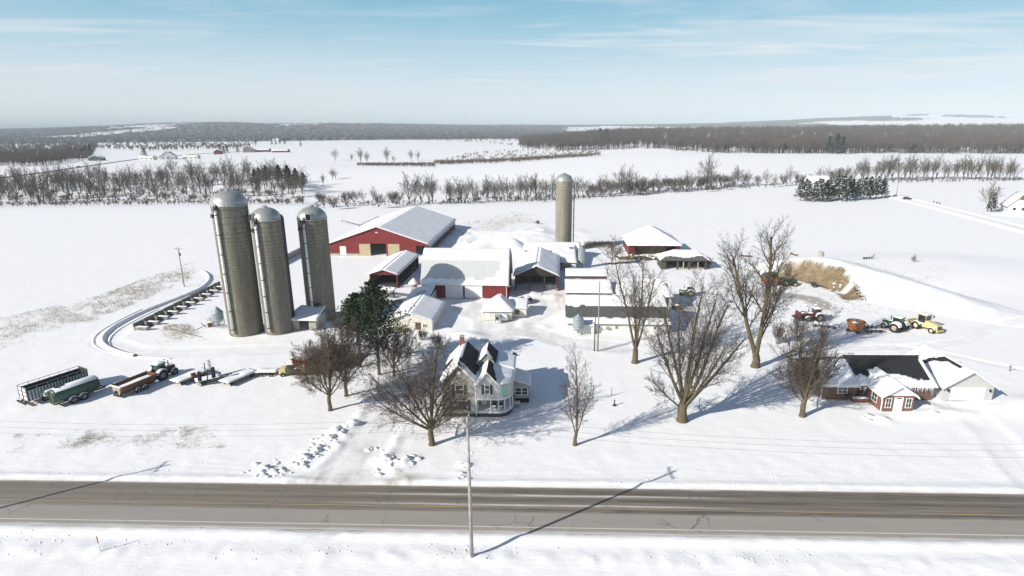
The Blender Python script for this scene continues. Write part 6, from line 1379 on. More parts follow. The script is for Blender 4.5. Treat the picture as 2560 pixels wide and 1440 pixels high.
def grow(tb, R, p, d, L, r, lvl, P):
    """lvl 0 = stem, 1 = limb, ... ; P: per-tree parameters"""
    n = max(3, min(9, int(L/(0.7 if lvl < 2 else 0.45))))
    pts = [Vector(p)]; rad = [r]; d = Vector(d).normalized(); dirs = [d]
    re_ = r*P['taper'][min(lvl, 3)]
    for i in range(n):
        d = (d+vrand(R)*P['wob'][min(lvl, 3)]+Vector((0, 0, P['up'][min(lvl, 3)]))).normalized()
        pts.append(pts[-1]+d*(L/n)); dirs.append(d); rad.append(r+(re_-r)*(i+1)/n)
    tb[0 if lvl <= P.get('split', 1) else 1].limb(pts, rad)
    if lvl >= P['levels']: return
    if lvl == P['levels']-1 and lvl > 0:
        tb[1].tw.append((tuple(pts[0]), tuple(pts[n//2]), tuple(pts[-1]), L*P['len'][lvl], max(P['rmin'], r*P['rk'][lvl]*0.8), P['kids'][lvl]+2, 0, 0)); return
    k = P['kids'][lvl]; t0 = P['start'][lvl]; az = R.uniform(0, 6.28)
    for c in range(k):
        t = t0+(1-t0)*((c+R.uniform(0.2, 0.8))/k); t = min(t, 0.99); fi = t*n; i = min(n-1, int(fi)); q = pts[i].lerp(pts[i+1], fi-i)
        dd = dirs[i+1]; az += 2.4+R.uniform(-0.5, 0.5); side = dd.orthogonal().normalized(); side.rotate(Matrix.Rotation(az, 3, dd))
        ang = RAD(P['ang'][lvl]+R.uniform(-12, 12))
        nd = dd*math.cos(ang)+side*math.sin(ang)
        Lk = L*P['len'][lvl]*(1-P['fall'][lvl]*(t-t0)/(1-t0+1e-6))*R.uniform(0.75, 1.2)
        rk = max(P['rmin'], min((rad[i]+(rad[i+1]-rad[i])*(fi-i))*0.72, r*P['rk'][lvl]*Lk/(L*P['len'][lvl])))
        grow(tb, R, q, nd, Lk, rk, lvl+1, P)
    # leader carries on
    if lvl > 0:
        for s_ in (1, -1):
            side = d.orthogonal().normalized(); side.rotate(Matrix.Rotation(R.uniform(0, 6.28), 3, d))
            grow(tb, R, pts[-1], d*math.cos(0.3)+side*math.sin(0.3)*s_, L*0.45*R.uniform(.8, 1.2), max(P['rmin'], re_*0.8), lvl+1, P)
BASE = dict(levels=4, kids=[9, 6, 5, 4], start=[0.3, 0.2, 0.15, 0.1], ang=[48, 45, 42, 40], len=[0.5, 0.5, 0.5, 0.55], fall=[0.55, 0.5, 0.4, 0.3], taper=[0.35, 0.3, 0.35, 0.5], wob=[0.03, 0.08, 0.12, 0.16], up=[0.02, 0.05, 0.05, 0.03], rk=[0.5, 0.45, 0.45, 0.55], rmin=0.011)
def bare_tree(name, label, base, Ht, r0, stems, P_, seed, trunk=None, twig='twig', barkm='bark', cat='tree', group=None, crown='crown'):
    """stems: (height on the trunk, lean in degrees, azimuth in degrees, length, radius)"""
    R = random.Random(seed); P = dict(BASE); P.update(P_); tb = (TB(), TB())
    th = trunk if trunk else 0.5
    tp = [Vector((0, 0, -0.4)), Vector((0, 0, 0.15)), Vector((0.02, 0, 0.6)), Vector((R.gauss(0, 0.03)*th, 0, th*0.55)), Vector((R.gauss(0, 0.04)*th, 0, th))]
    if th > 0.7: tb[0].limb(tp, [r0*1.5, r0*1.3, r0*1.08, r0, r0*0.92])
    for (h, lean, az, L, r) in stems:
        f = Vector((0, 0, h)); q = tp[-1].lerp(tp[3], 1-min(1, h/th)) if h <= th else tp[-1]
        d = Vector((math.sin(RAD(lean))*math.cos(RAD(az)), math.sin(RAD(lean))*math.sin(RAD(az)), math.cos(RAD(lean))))
        grow(tb, R, Vector((q.x, q.y, h-0.25)), d, L, r, 0, P)
    T = thing(name, label, cat, base, 0, group)
    o1 = tb[0].build('trunk', barkm, T); o2 = tb[1].build(crown, twig, T)
    zmax = max((v.co.z for o in (o1, o2) if o for v in o.data.vertices))
    T.scale = (Ht/zmax,)*3
    return T
def TT(px, py, topx, topy): b_ = G(px, py); return b_, top_at(topx, topy, b_)
R_ = random.Random(5)
def fan(n, lean0, lean1, L, r, h0=2, h1=3.5, jit=8):
    return [(R_.uniform(h0, h1), R_.uniform(lean0, lean1), 360*k/n+R_.uniform(-jit, jit)*3, L*R_.uniform(0.85, 1.05), r*R_.uniform(0.8, 1.1)) for k in range(n)]
# great many-stemmed tree in the middle of the lawn
b_, h = TT(1705, 1052, 1725, 640)
bare_tree('bare_tree', 'largest bare tree, thick short trunk splitting low into many fanning limbs, right of centre lawn', b_, h, 0.85,
          [(3.6, 28, 178, 15, 0.36), (3.4, 12, 150, 19, 0.34), (3.8, 6, 60, 22, 0.36), (3.5, 15, 10, 20, 0.34), (3.4, 27, 350, 20, 0.38), (2.8, 42, 5, 17, 0.36), (3.3, 20, 90, 18, 0.3), (3.4, 22, 260, 15, 0.26), (2.6, 55, 185, 9, 0.2), (3.0, 36, 320, 15, 0.28)],
          dict(levels=4, kids=[12, 7, 5, 3], start=[0.22, 0.15, 0.1, 0.1], ang=[32, 40, 42, 42], len=[0.36, 0.48, 0.5, 0.6], up=[0.035, 0.05, 0.05, 0.02], rmin=0.011, wob=[0.04, 0.09, 0.13, 0.18], rk=[0.32, 0.45, 0.5, 0.6]), 11, trunk=3.6)
b_, h = TT(1888, 917, 1880, 530)
bare_tree('bare_tree', 'tallest bare tree, two trunks joined at the foot, left of the dense round tree', b_, h, 0.75,
          [(2.4, 20, 178, 22, 0.48), (2.6, 2, 0, 25, 0.52), (7.0, 26, 10, 13, 0.22), (5.0, 32, 20, 11, 0.2)],
          dict(levels=4, kids=[14, 8, 5, 3], start=[0.28, 0.2, 0.1, 0.1], ang=[36, 40, 40, 40], len=[0.36, 0.48, 0.5, 0.55], up=[0.03, 0.06, 0.05, 0.03], rmin=0.011, rk=[0.42, 0.45, 0.5, 0.6]), 23, trunk=2.6)
b_, h = TT(1587, 907, 1600, 595)
bare_tree('bare_tree', 'tall bare tree forking low in front of the long white shed', b_, h, 0.62,
          [(3.2, 14, 180, 20, 0.3), (3.0, 4, 20, 20, 0.3), (3.0, 16, 5, 17, 0.27), (3.6, 16, 90, 14, 0.2), (3.6, 20, 250, 13, 0.18)],
          dict(levels=4, kids=[12, 7, 5, 3], start=[0.25, 0.2, 0.1, 0.1], ang=[30, 38, 42, 40], len=[0.33, 0.46, 0.5, 0.6], up=[0.03, 0.05, 0.05, 0.03], rmin=0.010, rk=[0.36, 0.45, 0.5, 0.6]), 31, trunk=3.2)
b_, h = TT(2005, 1041, 2010, 765)
bare_tree('bare_tree', 'dense rounded bare tree with upswept limbs left of the brick house', b_, h, 0.42,
          [(3.3, 4, 10, 13, 0.24), (3.4, 16, 180, 12, 0.2), (3.3, 16, 0, 12, 0.2), (3.2, 24, 80, 11, 0.17), (3.5, 22, 250, 11, 0.17), (3.0, 36, 190, 9, 0.14), (3.0, 36, 350, 9, 0.14), (2.6, 48, 160, 7, 0.1), (2.7, 48, 20, 7, 0.1), (3.0, 30, 120, 10, 0.14), (3.0, 32, 300, 9, 0.13)],
          dict(levels=4, kids=[10, 7, 6, 3], start=[0.12, 0.12, 0.1, 0.1], ang=[32, 38, 42, 42], len=[0.38, 0.48, 0.5, 0.6], up=[0.06, 0.06, 0.04, 0.02], rmin=0.010, rk=[0.42, 0.5, 0.5, 0.6]), 47, trunk=3.4)
b_, h = TT(1437, 1113, 1450, 842)
bare_tree('bare_tree', 'narrow upright bare tree alone on the lawn right of the farmhouse', b_, h, 0.3,
          [(2.0, 3, 30, 14, 0.19), (2.0, 17, 176, 9, 0.12), (2.1, 16, 5, 9, 0.12), (2.4, 12, 90, 9, 0.1)],
          dict(levels=4, kids=[16, 6, 4, 3], start=[0.15, 0.15, 0.1, 0.1], ang=[34, 40, 42, 40], len=[0.26, 0.5, 0.5, 0.6], up=[0.02, 0.05, 0.04, 0.02], rmin=0.007, rk=[0.36, 0.5, 0.5, 0.6], fall=[0.35, 0.4, 0.4, 0.3]), 59, trunk=2.2, barkm='bark')
b_, h = TT(1080, 1112, 1090, 832)
bare_tree('bare_tree', 'wide round crowned bare tree in front of the farmhouse by the driveway', b_, h, 0.42,
          [(3.6, 5, 30, 12.5, 0.3), (3.4, 30, 180, 13, 0.2), (3.3, 26, 5, 10, 0.19), (3.0, 46, 186, 13, 0.17), (3.1, 44, 352, 8, 0.15), (3.6, 30, 90, 10, 0.16), (3.4, 30, 265, 10, 0.16), (2.7, 66, 182, 11.5, 0.13), (2.8, 62, 0, 6.5, 0.11), (3.0, 55, 130, 9, 0.12), (3.0, 55, 225, 9, 0.12), (3.0, 55, 310, 9, 0.12), (3.1, 50, 45, 9, 0.12)],
          dict(levels=4, kids=[11, 7, 5, 3], start=[0.15, 0.12, 0.1, 0.1], ang=[36, 42, 44, 44], len=[0.4, 0.5, 0.5, 0.6], up=[0.045, 0.04, 0.03, 0.01], rmin=0.010, rk=[0.42, 0.5, 0.5, 0.6]), 61, trunk=3.7, twig='twig_brown')
b_, h = TT(826, 1026, 830, 800)
bare_tree('bare_tree', 'bare tree with pale trunk, front left of the pine clump', b_, h, 0.3,
          [(3.4, 4, 10, 10, 0.22), (3.0, 34, 180, 8.5, 0.14), (3.1, 30, 350, 8.5, 0.14), (3.3, 30, 80, 8, 0.12), (3.3, 30, 265, 8, 0.12), (2.8, 56, 178, 8, 0.11), (2.8, 52, 10, 7.5, 0.1), (3, 48, 130, 7, 0.1), (3, 48, 230, 7, 0.1)],
          dict(levels=4, kids=[11, 7, 6, 4], start=[0.15, 0.12, 0.1, 0.1], ang=[36, 42, 44, 44], len=[0.42, 0.5, 0.5, 0.6], up=[0.05, 0.05, 0.03, 0.01], rmin=0.010, rk=[0.42, 0.5, 0.5, 0.6]), 71, trunk=3.5, barkm='bark', twig='twig_tan')
b_, h = TT(866, 990, 868, 765)
bare_tree('bare_tree', 'dense brown bare tree just behind the front tree left of the pines', b_, h, 0.3,
          [(3.4, 4, 10, 11, 0.22), (3.0, 30, 180, 10, 0.15), (3.1, 28, 350, 9.5, 0.15), (3.3, 30, 80, 9, 0.13), (3.3, 30, 265, 9, 0.13), (2.8, 48, 178, 9, 0.12), (2.8, 46, 10, 8.5, 0.12)],
          dict(levels=4, kids=[11, 8, 6, 5], start=[0.15, 0.12, 0.1, 0.1], ang=[36, 42, 44, 44], len=[0.42, 0.5, 0.5, 0.6], up=[0.05, 0.05, 0.03, 0.01], rmin=0.010, rk=[0.42, 0.5, 0.5, 0.6]), 73, trunk=3.5, twig='twig_brown')
b_, h = TT(985, 940, 990, 790)
bare_tree('bare_tree', 'low dense brown bare tree between the pines and the farmhouse', b_, h, 0.24,
          [(2.2, 4, 10, 8, 0.18), (2.0, 34, 180, 8, 0.13), (2.1, 34, 350, 7.5, 0.13), (2.3, 30, 80, 7, 0.11), (2.3, 30, 265, 7, 0.11), (1.8, 56, 178, 7, 0.11), (1.8, 54, 10, 6.5, 0.1), (2, 50, 60, 7, 0.1)],
          dict(levels=4, kids=[10, 8, 6, 4], start=[0.12, 0.12, 0.1, 0.1], ang=[36, 42, 44, 44], len=[0.42, 0.5, 0.5, 0.6], up=[0.05, 0.04, 0.03, 0.01], rmin=0.010, rk=[0.42, 0.5, 0.5, 0.6]), 79, trunk=2.3, twig='twig_brown')
b_, h = TT(1530, 662, 1532, 585)
bare_tree('bare_tree', 'small twiggy bare tree left of the old red barn', b_, h, 0.15, [(1.2, 4, 10, 6, 0.1), (1.1, 28, 180, 5, 0.07), (1.1, 28, 350, 5, 0.07), (1.2, 28, 80, 5, 0.06), (1.2, 28, 265, 5, 0.06)],
          dict(levels=3, kids=[8, 6, 5, 3], start=[0.15]*4, rmin=0.02), 83, trunk=1.2)
def shrub(name, label, base, Ht, seed, n=14, wide=45, twig='twig_brown', kids=[6, 5, 4, 3], rmin=0.012, group=None, levels=3):
    R = random.Random(seed); P = dict(BASE); P.update(dict(levels=levels, kids=kids, start=[0.15]*4, len=[0.45, 0.5, 0.5, 0.5], ang=[30, 35, 40, 40], up=[0.05, 0.05, 0.03, 0], rmin=rmin, split=0)); tb = (TB(), TB())
    for k in range(n):
        a = R.uniform(0, 6.28); l = RAD(R.uniform(5, wide)); grow(tb, R, (R.gauss(0, 0.3), R.gauss(0, 0.3), -0.1), (math.sin(l)*math.cos(a), math.sin(l)*math.sin(a), math.cos(l)), Ht*R.uniform(0.6, 0.9), 0.035, 0, P)
    T = thing(name, label, 'shrub', base, 0, group); tb[0].build('stems', twig, T); tb[1].build('crown', twig, T); return T
for px, py, hh, sd, lb in ((1095, 870, 3.4, 1, 'pale leafless shrub behind the farmhouse chimney on the left'), (1055, 850, 2.6, 2, 'leafless shrub in front of the cream tool shed'), (1945, 860, 5.0, 3, 'thicket of red brown shrubs left of the dense round tree'),
                           (1995, 845, 5.2, 4, 'twiggy shrub behind the top of the dense round tree'), (2090, 985, 2.6, 5, 'round leafless shrub against the brick wall of the ranch house'), (2130, 1000, 2.2, 6, 'low brown leafless shrub beside the brick planter'),
                           (1770, 668, 3.6, 7, 'leafless shrub at the right end of the stone shed'), (1345, 560, 2.0, 8, 'small bush on the rough bank left of the lone silo'), (1925, 655, 2.2, 9, 'sapling left of the bare earth bank'), (2283, 655, 2.6, 12, 'thin sapling on the far side of the mound')):
    b0 = G(px, py); shrub('bare_shrub', lb, b0, hh, sd, n=16 if sd not in (9, 12) else 5, wide=55 if sd in (5, 6) else 35)
# -- pines
def conifer(name, label, base, Ht, seed, rad=0.24, z0=0.12, bough=220, clump=0.34, m='needles', pine=False, group=None, per=26, droop=0.15, cat='tree'):
    R = random.Random(seed); T = thing(name, label, cat, base, 0, group); tb = TB(); V = []; F = []
    tb.limb([Vector((0, 0, -0.3)), Vector((0.05, 0, Ht*0.3)), Vector((0.0, 0.05, Ht*0.6)), Vector((0, 0, Ht*0.97))], [Ht*0.018, Ht*0.015, Ht*0.010, Ht*0.003])
    for i in range(bough):
        t = (i+R.random())/bough; t = t**0.85; z = Ht*(z0+(1-z0)*t); a = i*2.39996+R.uniform(-0.3, 0.3)
        env = (1-t)**(0.8 if pine else 0.9)*(1.0 if not pine else min(1, 0.6+t*2.2)); L = Ht*rad*env*(R.uniform(0.45, 1.3) if pine else R.uniform(0.7, 1.15))+0.2
        up = (0.35 if pine else -droop+0.5*t)+R.uniform(-0.15, 0.15)
        pts = [Vector((0, 0, z))]; d = Vector((math.cos(a), math.sin(a), up)).normalized()
        for k in range(3): pts.append(pts[-1]+d*L/3); d = (d+Vector((0, 0, -0.12 if not pine else 0.05))).normalized()
        tb.limb(pts, [Ht*0.0035*(0.4+env), Ht*0.003*env+0.01, 0.012, 0.008])
        for k in range(per):
            u = R.uniform(0.25, 1.05)*3; j = min(2, int(u)); c = pts[j].lerp(pts[j+1], u-j)+vrand(R)*((0.075 if pine else 0.10)*L*(0.4+0.25*u)) ; c.z += abs(R.gauss(0, 0.04))*L
            s_ = clump*R.uniform(0.6, 1.3); n = vrand(R).normalized(); n.z = abs(n.z)+0.5; n.normalize(); x = n.orthogonal().normalized()*s_; x.rotate(Matrix.Rotation(R.uniform(0, 6.28), 3, n)); y = n.cross(x)*0.55
            o = len(V); tip = c+x+Vector((0, 0, -0.1*s_)); V += [c-x*0.6, c-y*0.7, tip, c+y*0.7]; F.append((o, o+1, o+2, o+3))
    tb.build('trunk', 'bark_grey', T); npmesh('foliage', [tuple(v) for v in V], F, m, T)
    return T
b_, h = TT(948, 937, 945, 700)
conifer('pine_tree', 'tall dark green pine, taller one of the pair right of the silos', b_, h, 3, rad=0.42, z0=0.24, bough=170, clump=0.34, pine=True, per=46)
b_, h = TT(902, 918, 868, 735)
conifer('pine_tree', 'dark green pine, left and shorter one of the pair right of the silos', b_, h, 4, rad=0.42, z0=0.40, bough=120, clump=0.34, pine=True, per=46)
# ---------------------------------------------------------------- middle distance: tree belts
def proto_tree(i, seed, H_, kind):
    R = random.Random(seed); st = []
    if kind == 'tall': st = [(2.2, 3, R.uniform(0, 360), H_*0.8, 0.26)]+[(R.uniform(2, 3), R.uniform(14, 30), 360*k/4+R.uniform(-30, 30), H_*0.62, 0.15) for k in range(4)]
    elif kind == 'lean': st = [(1.6, R.uniform(8, 20), R.uniform(150, 200), H_*0.8, 0.22)]+[(1.5, R.uniform(16, 34), 360*k/3, H_*0.6, 0.14) for k in range(3)]
    else: st = [(1.0, R.uniform(10, 45), 360*k/7, H_*0.62, 0.12) for k in range(7)]
    P = dict(BASE); P.update(dict(levels=3, kids=[8, 6, 4, 0], start=[0.22, 0.15, 0.1, 0], ang=[34, 40, 42, 40], len=[0.42, 0.5, 0.62, 0.5], rmin=0.024, up=[0.04, 0.05, 0.03, 0], rk=[0.42, 0.5, 0.6, 0.6], split=1)); tb = (TB(), TB())
    if kind != 'bush': tb[0].limb([Vector((0, 0, -1.5)), Vector((0, 0, 1)), Vector((0, 0, 2.4))], [0.36, 0.3, 0.26])
    for (h, lean, az, L, r) in st:
        d = Vector((math.sin(RAD(lean))*math.cos(RAD(az)), math.sin(RAD(lean))*math.sin(RAD(az)), math.cos(RAD(lean)))); grow(tb, R, Vector((0, 0, h-0.3)), d, L, r, 0, P)
    return tb
PR = []
for i, (sd, H_, kd, tw) in enumerate(((101, 17, 'tall', 'twig_far'), (102, 18, 'tall', 'twig_far'), (103, 15, 'lean', 'twig_far'), (104, 15, 'tall', 'twig_tan'), (105, 13, 'lean', 'twig_tan'), (106, 9, 'bush', 'twig_brown'), (107, 8, 'bush', 'twig_tan'), (108, 16, 'lean', 'twig_far'))):
    tb = proto_tree(i, sd, H_, kd); T = thing('bare_tree' if kd != 'bush' else 'brush_clump', '', 'tree' if kd != 'bush' else 'shrub', (0, 0, -500), 0)
    a_ = tb[0].build('trunk', 'bark_grey', T); b0 = tb[1].build('crown', tw, T); zm = max(v.co.z for v in b0.data.vertices)
    PR.append((T, zm, kd, [0]))
def put(i, x, y, h, rz, label, group, z=None):
    T, zm, kd, used = PR[i]; s_ = h/zm; l = (x, y, (Hz(x, y) if z is None else z))
    if not used[0]:
        used[0] = 1; T.location = l; T.rotation_euler = (0, 0, rz); T.scale = (s_,)*3; T['label'] = label; T['group'] = group; return T
    return dup(T, l, rz, s_, label, group)
RB = random.Random(99)
PLACES = {'bare trees in the left belt': ((110, 'at the left picture end of the left tree belt'), (230, 'in the left belt below the dark walled far house'), (350, 'in the left belt below the far white barn road'), (450, 'in the left belt below the far white barn'), (560, 'in the left belt just left of the tallest silo dome'), (650, 'in the left belt behind the tallest silo dome'), (999, 'around the dark pines ending the left belt')),
          'bare trees in the middle hedgerow': ((1200, 'in the hedgerow above the cattle barn ridge'), (1300, 'in the hedgerow midway between barn ridge and lone silo'), (9999, 'in the hedgerow just left of the lone silo')),
          'bare trees in the right hedgerow': ((1560, 'in the hedgerow just right of the lone silo'), (1700, 'in the hedgerow above the old red barn'), (9999, 'in the hedgerow above the tallest yard tree')),
          'bare trees in the far right hedgerow': ((2250, 'in the right hedgerow just past the evergreens'), (2400, 'in the right hedgerow beyond the far lane'), (9999, 'in the hedgerow at the right picture edge'))}
def belt(line, n, hr, kinds, label, group, spread=(0, 1), blabel=None, bgroup=None):
    """line: list of (px, py_front, py_back); trees strewn between the two edges"""
    xs_ = [q[0] for q in line]
    for k in range(n):
        px = xs_[0]+(xs_[-1]-xs_[0])*(k+RB.uniform(0.05, 0.95))/n; f = np.interp(px, xs_, [q[1] for q in line]); bk = np.interp(px, xs_, [q[2] for q in line])
        t = RB.uniform(*spread); py = f+(bk-f)*t; q = G(px, py); i = RB.choice(kinds); h = RB.uniform(*hr)*(0.75 if PR[i][2] == 'bush' else 1)*(0.5 if PR[i][2] == 'bush' and hr[0] > 12 else 1)
        bush = PR[i][2] == 'bush'; lb, gr = ((blabel or label), (bgroup or group)) if bush else (label, group)
        if not bush and group in PLACES:
            w = next(t_ for lim, t_ in PLACES[group] if px < lim); look = 'leaning' if PR[i][2] == 'lean' else 'upright'; row = 'front' if t < 0.5 else 'back'
            lb = '%s bare tree, %s row, %s' % (look, row, w); gr = '%s, %s, %s row' % (w, look, row)
        elif bush and group in PLACES:
            w = next(t_ for lim, t_ in PLACES[group] if px < lim); lb = 'low brush clump %s' % w; gr = 'brush %s' % w
        put(i, q.x, q.y, h, RB.uniform(0, 6.28), lb, gr)
BL1 = 'bare tree in the dense belt behind the field left of the silos'; GB1 = 'bare trees in the left belt'
belt([(-60, 512, 455), (130, 515, 470), (250, 505, 462), (480, 503, 455), (640, 500, 450), (760, 500, 470)], 72, (15, 26), [0, 1, 2, 3, 7, 4, 1, 2], BL1, GB1)
belt([(-60, 505, 445), (130, 505, 460), (250, 500, 452), (480, 498, 445), (640, 495, 440), (760, 495, 460)], 42, (16, 26), [0, 1, 2, 7, 4], BL1, GB1)
belt([(-60, 512, 470), (130, 515, 480), (250, 505, 480), (480, 505, 480), (640, 505, 480), (760, 510, 480)], 26, (7, 10), [5, 6], 'bare trees in the left belt', 'bare trees in the left belt', blabel='low brush clump at the foot of the left tree belt', bgroup='brush in the left belt')
belt([(780, 525, 500), (860, 530, 500), (980, 520, 500), (1010, 512, 500)], 10, (9, 13), [5, 6, 5, 4], 'bare tree among the brown brush behind the three silos', 'bare trees behind the silos', blabel='brown brush clump behind the dome of the third silo', bgroup='brown brush behind the silos')
belt([(800, 470, 440), (850, 465, 440)], 3, (10, 12), [4, 3], 'small bare tree standing right of the dark pines of the left belt', 'small trees right of the pines')
belt([(1015, 512, 508), (1090, 512, 508)], 5, (17, 20), [0, 1, 2], 'tall bare tree in the clump behind the cattle barn roof', 'tall trees behind the cattle barn')
for k, o in enumerate(sorted((o for o in C.objects if o.get('group') == 'tall trees behind the cattle barn'), key=lambda o: o.location.x)): o['label'] = '%s from the left of five tall bare trees behind the cattle barn roof' % ('first', 'second', 'third', 'fourth', 'fifth')[k]
BL2 = 'bare tree in the hedgerow between the cattle barn roof and lone silo'; GB2 = 'bare trees in the middle hedgerow'
belt([(1110, 512, 497), (1250, 505, 492), (1390, 500, 488)], 34, (13, 18), [0, 2, 3, 4, 7, 6], BL2, GB2, blabel='brush clump in the hedgerow left of the lone silo', bgroup='brush in the middle hedgerow')
BL3 = 'bare tree in the long hedgerow right of the lone silo'; GB3 = 'bare trees in the right hedgerow'
belt([(1435, 496, 484), (1560, 492, 478), (1700, 483, 470), (1850, 470, 460)], 48, (10, 16), [0, 2, 3, 4, 5, 6, 5], BL3, GB3, blabel='brush clump in the hedgerow right of the lone silo', bgroup='brush in the right hedgerow')
for px, py, h, w in ((1552, 492, 22, 'left one of two tall bare trees close together above the right hedgerow'), (1572, 490, 21, 'right one of two tall bare trees close together above the right hedgerow'), (1768, 472, 27, 'tallest slender bare tree of the hedgerow, above the twin trunked yard tree')): q = G(px, py); put(1, q.x, q.y, h, 1.0, w, 'tall trees of the right hedgerow')
belt([(1850, 470, 462), (2000, 468, 455), (2130, 455, 450)], 15, (10, 15), [2, 3, 5, 6, 4], 'bare tree behind the row of snowy evergreens', 'bare trees behind the evergreens', blabel='brush clump behind the snowy evergreens', bgroup='brush behind the evergreens')
belt([(2130, 458, 450), (2330, 450, 445), (2450, 450, 445), (2545, 455, 448)], 34, (13, 22), [0, 1, 2, 3, 7], 'bare tree in the far right hedgerow at the picture edge', 'bare trees in the far right hedgerow')
belt([(1120, 512, 502), (1390, 504, 494), (1440, 500, 490), (1850, 475, 465)], 30, (4, 8), [5, 6], 'brush', 'x', blabel='low scrub along the foot of the long hedgerow', bgroup='low scrub under the hedgerow')
# dark pines of the left belt
cp = conifer('far_pine', 'broad dark pine standing at the right end of the left tree belt', G(700, 468), 19, 21, rad=0.30, z0=0.25, bough=60, clump=1.1, m='needles_far', pine=True, per=14, group='dark pines of the left belt')
for px, py, h in ((640, 470, 16), (668, 466, 18), (722, 470, 19), (742, 472, 17), (760, 474, 14), (650, 462, 15), (728, 478, 15)):
    q = G(px, py); dup(cp, q, RB.uniform(0, 6), h/19)
# snowy evergreen row on the right
ce = conifer('spruce_tree', 'snow laden spruce in the row of evergreens beside the far lane', G(2000, 502), 13, 33, rad=0.30, z0=0.16, bough=80, clump=0.8, m='needles_snow', per=14, group='snowy spruces beside the lane')
SPR = [(2000, ce)]
for px, py, h in ((2018, 504, 12), (2035, 500, 11), (2050, 505, 13), (2070, 500, 13), (2062, 503, 12), (2088, 500, 15), (2105, 503, 15), (2118, 500, 14), (2097, 497, 14), (2142, 499, 12), (2158, 499, 13), (2172, 497, 13), (2190, 496, 13), (2205, 494, 12), (2128, 499, 12), (2012, 498, 12), (2045, 497, 12)):
    q = G(px, py); sp_ = dup(ce, q, RB.uniform(0, 6), h/13); SPR.append((px, sp_))
ORD = 'first second third fourth fifth sixth seventh eighth ninth tenth eleventh twelfth thirteenth fourteenth fifteenth sixteenth seventeenth eighteenth'.split()
SPR.sort(key=lambda a: a[0])
for k, (px, o) in enumerate(SPR):
    o['label'] = 'snow laden spruce, %s %s end of the evergreen row beside the far lane' % ((ORD[k], 'from the left') if k < 9 else (ORD[17-k], 'from the right'))
q = G(2478, 530); dup(ce, q, 1.0, 9.5/13, 'single snowy spruce before a bare tree near the white house at right edge', None).pop('group', None)
q = G(2468, 528); put(3, q.x, q.y, 16, 0.3, 'lone bare tree beside the single spruce near the white house at the right edge', 'lone tree')
# single trees in the far fields
for px, py, h, lb in ((838, 402, 20, 'lone round bare tree in the far field above the brush strip, leftmost'), (880, 404, 13, 'thin small bare tree between the lone round tree and the pale poplars'), (902, 408, 24, 'pale bushy poplar at the left end of the far brush strip'), (918, 408, 18, 'shorter bushy tree at the left end of the far brush strip'), (968, 408, 25, 'pale tall poplar above the far brush strip'), (1028, 402, 18, 'bare tree above the right part of the far brush strip'), (1045, 402, 16, 'right one of two bare trees above the far brush strip'), (985, 408, 12, 'small bare tree right of the tall pale poplar')):
    q = G(px, py); T = put(3 if px != 838 else 0, q.x, q.y, h, px*1.0, lb, 'g'); del T['group']
# ---------------------------------------------------------------- brush strips and woods (stuff)
def mini(seed, H_=9, segs=34, w=0.16):
    """tiny bare tree or bush of thin three sided sticks for far woods"""
    R = np.random.default_rng(seed); V = []; F = []
    def stick(a, b_, r0, r1):
        o = len(V); d = b_-a; u = np.cross(d, [0.3, 0.9, 0.1]); u /= np.linalg.norm(u); v = np.cross(d, u); v /= np.linalg.norm(v)
        for q, r in ((a, r0), (b_, r1)):
            for k in range(3): V.append(q+(u*math.cos(2.1*k)+v*math.sin(2.1*k))*r)
        for k in range(3): F.append((o+k, o+(k+1) % 3, o+3+(k+1) % 3, o+3+k))
    trunk = np.array([0, 0, H_*0.45]); stick(np.array([0, 0, -1.0]), trunk, w*1.7, w*1.2)
    for k in range(segs):
        a = np.array([0, 0, H_*R.uniform(0.22, 0.6)]); th = R.uniform(0, 6.28); rr = H_*0.30*math.sqrt(R.random()); b_ = np.array([rr*math.cos(th), rr*math.sin(th), H_*R.uniform(0.6, 1.0)*(1-0.25*(rr/(H_*0.3))**2)])
        m_ = (a+b_)/2+R.normal(0, H_*0.03, 3)+np.array([0, 0, -H_*0.02]); stick(a, m_, w, w*0.7); stick(m_, b_, w*0.7, w*0.35)
    return np.array(V), np.array(F)
def scatter(name, m, pts, hs, protos, seed, squash=1.0):
    R = np.random.default_rng(seed); VV = []; FF = []; o = 0
    for (x, y, z), h in zip(pts, hs):
        V, F, H_ = protos[R.integers(len(protos))]; a = R.uniform(0, 6.28); c, s_ = math.cos(a), math.sin(a); k = h/H_
        W_ = V*[k*squash, k*squash, k]; VV.append(np.stack([x+W_[:, 0]*c-W_[:, 1]*s_, y+W_[:, 0]*s_+W_[:, 1]*c, z+W_[:, 2]], -1)); FF.append(F+o); o += len(V)
    return npmesh(name, np.concatenate(VV), np.concatenate(FF), m)
mp1 = [(*mini(k, 9, 30, 0.10), 9) for k in range(4)]
mw = [(*mini(k+10, 17, 26, 0.26), 17) for k in range(5)]
def strip_pts(line, n, seed, cond=None):
    R = np.random.default_rng(seed); xs_ = [q[0] for q in line]; P = []
    while len(P) < n:
        px = R.uniform(xs_[0], xs_[-1]); f = np.interp(px, xs_, [q[1] for q in line]); bk = np.interp(px, xs_, [q[2] for q in line]); w = abs(f-bk)
        py = f+(bk-f)*R.random(); x, y = G0(px, py)
        P.append((x, y))
    P = np.array(P); return np.column_stack([P, hgt(P[:, 0], P[:, 1])])
RN = np.random.default_rng(5)
def brush(name, label, line, n, h, m, seed, sq=1.6, pr=None):
    P = strip_pts(line, n, seed); o = scatter(name, m, P, RN.uniform(h*0.6, h*1.1, len(P)), pr or mp1, seed, sq); tag(o, label, 'brush', None, 'stuff'); return o
M_['brush'] = bark('brush_stems', (0.17, 0.125, 0.10), (0.11, 0.08, 0.07)); M_['brush_pale'] = bark('brush_pale', (0.27, 0.22, 0.17), (0.17, 0.14, 0.11))
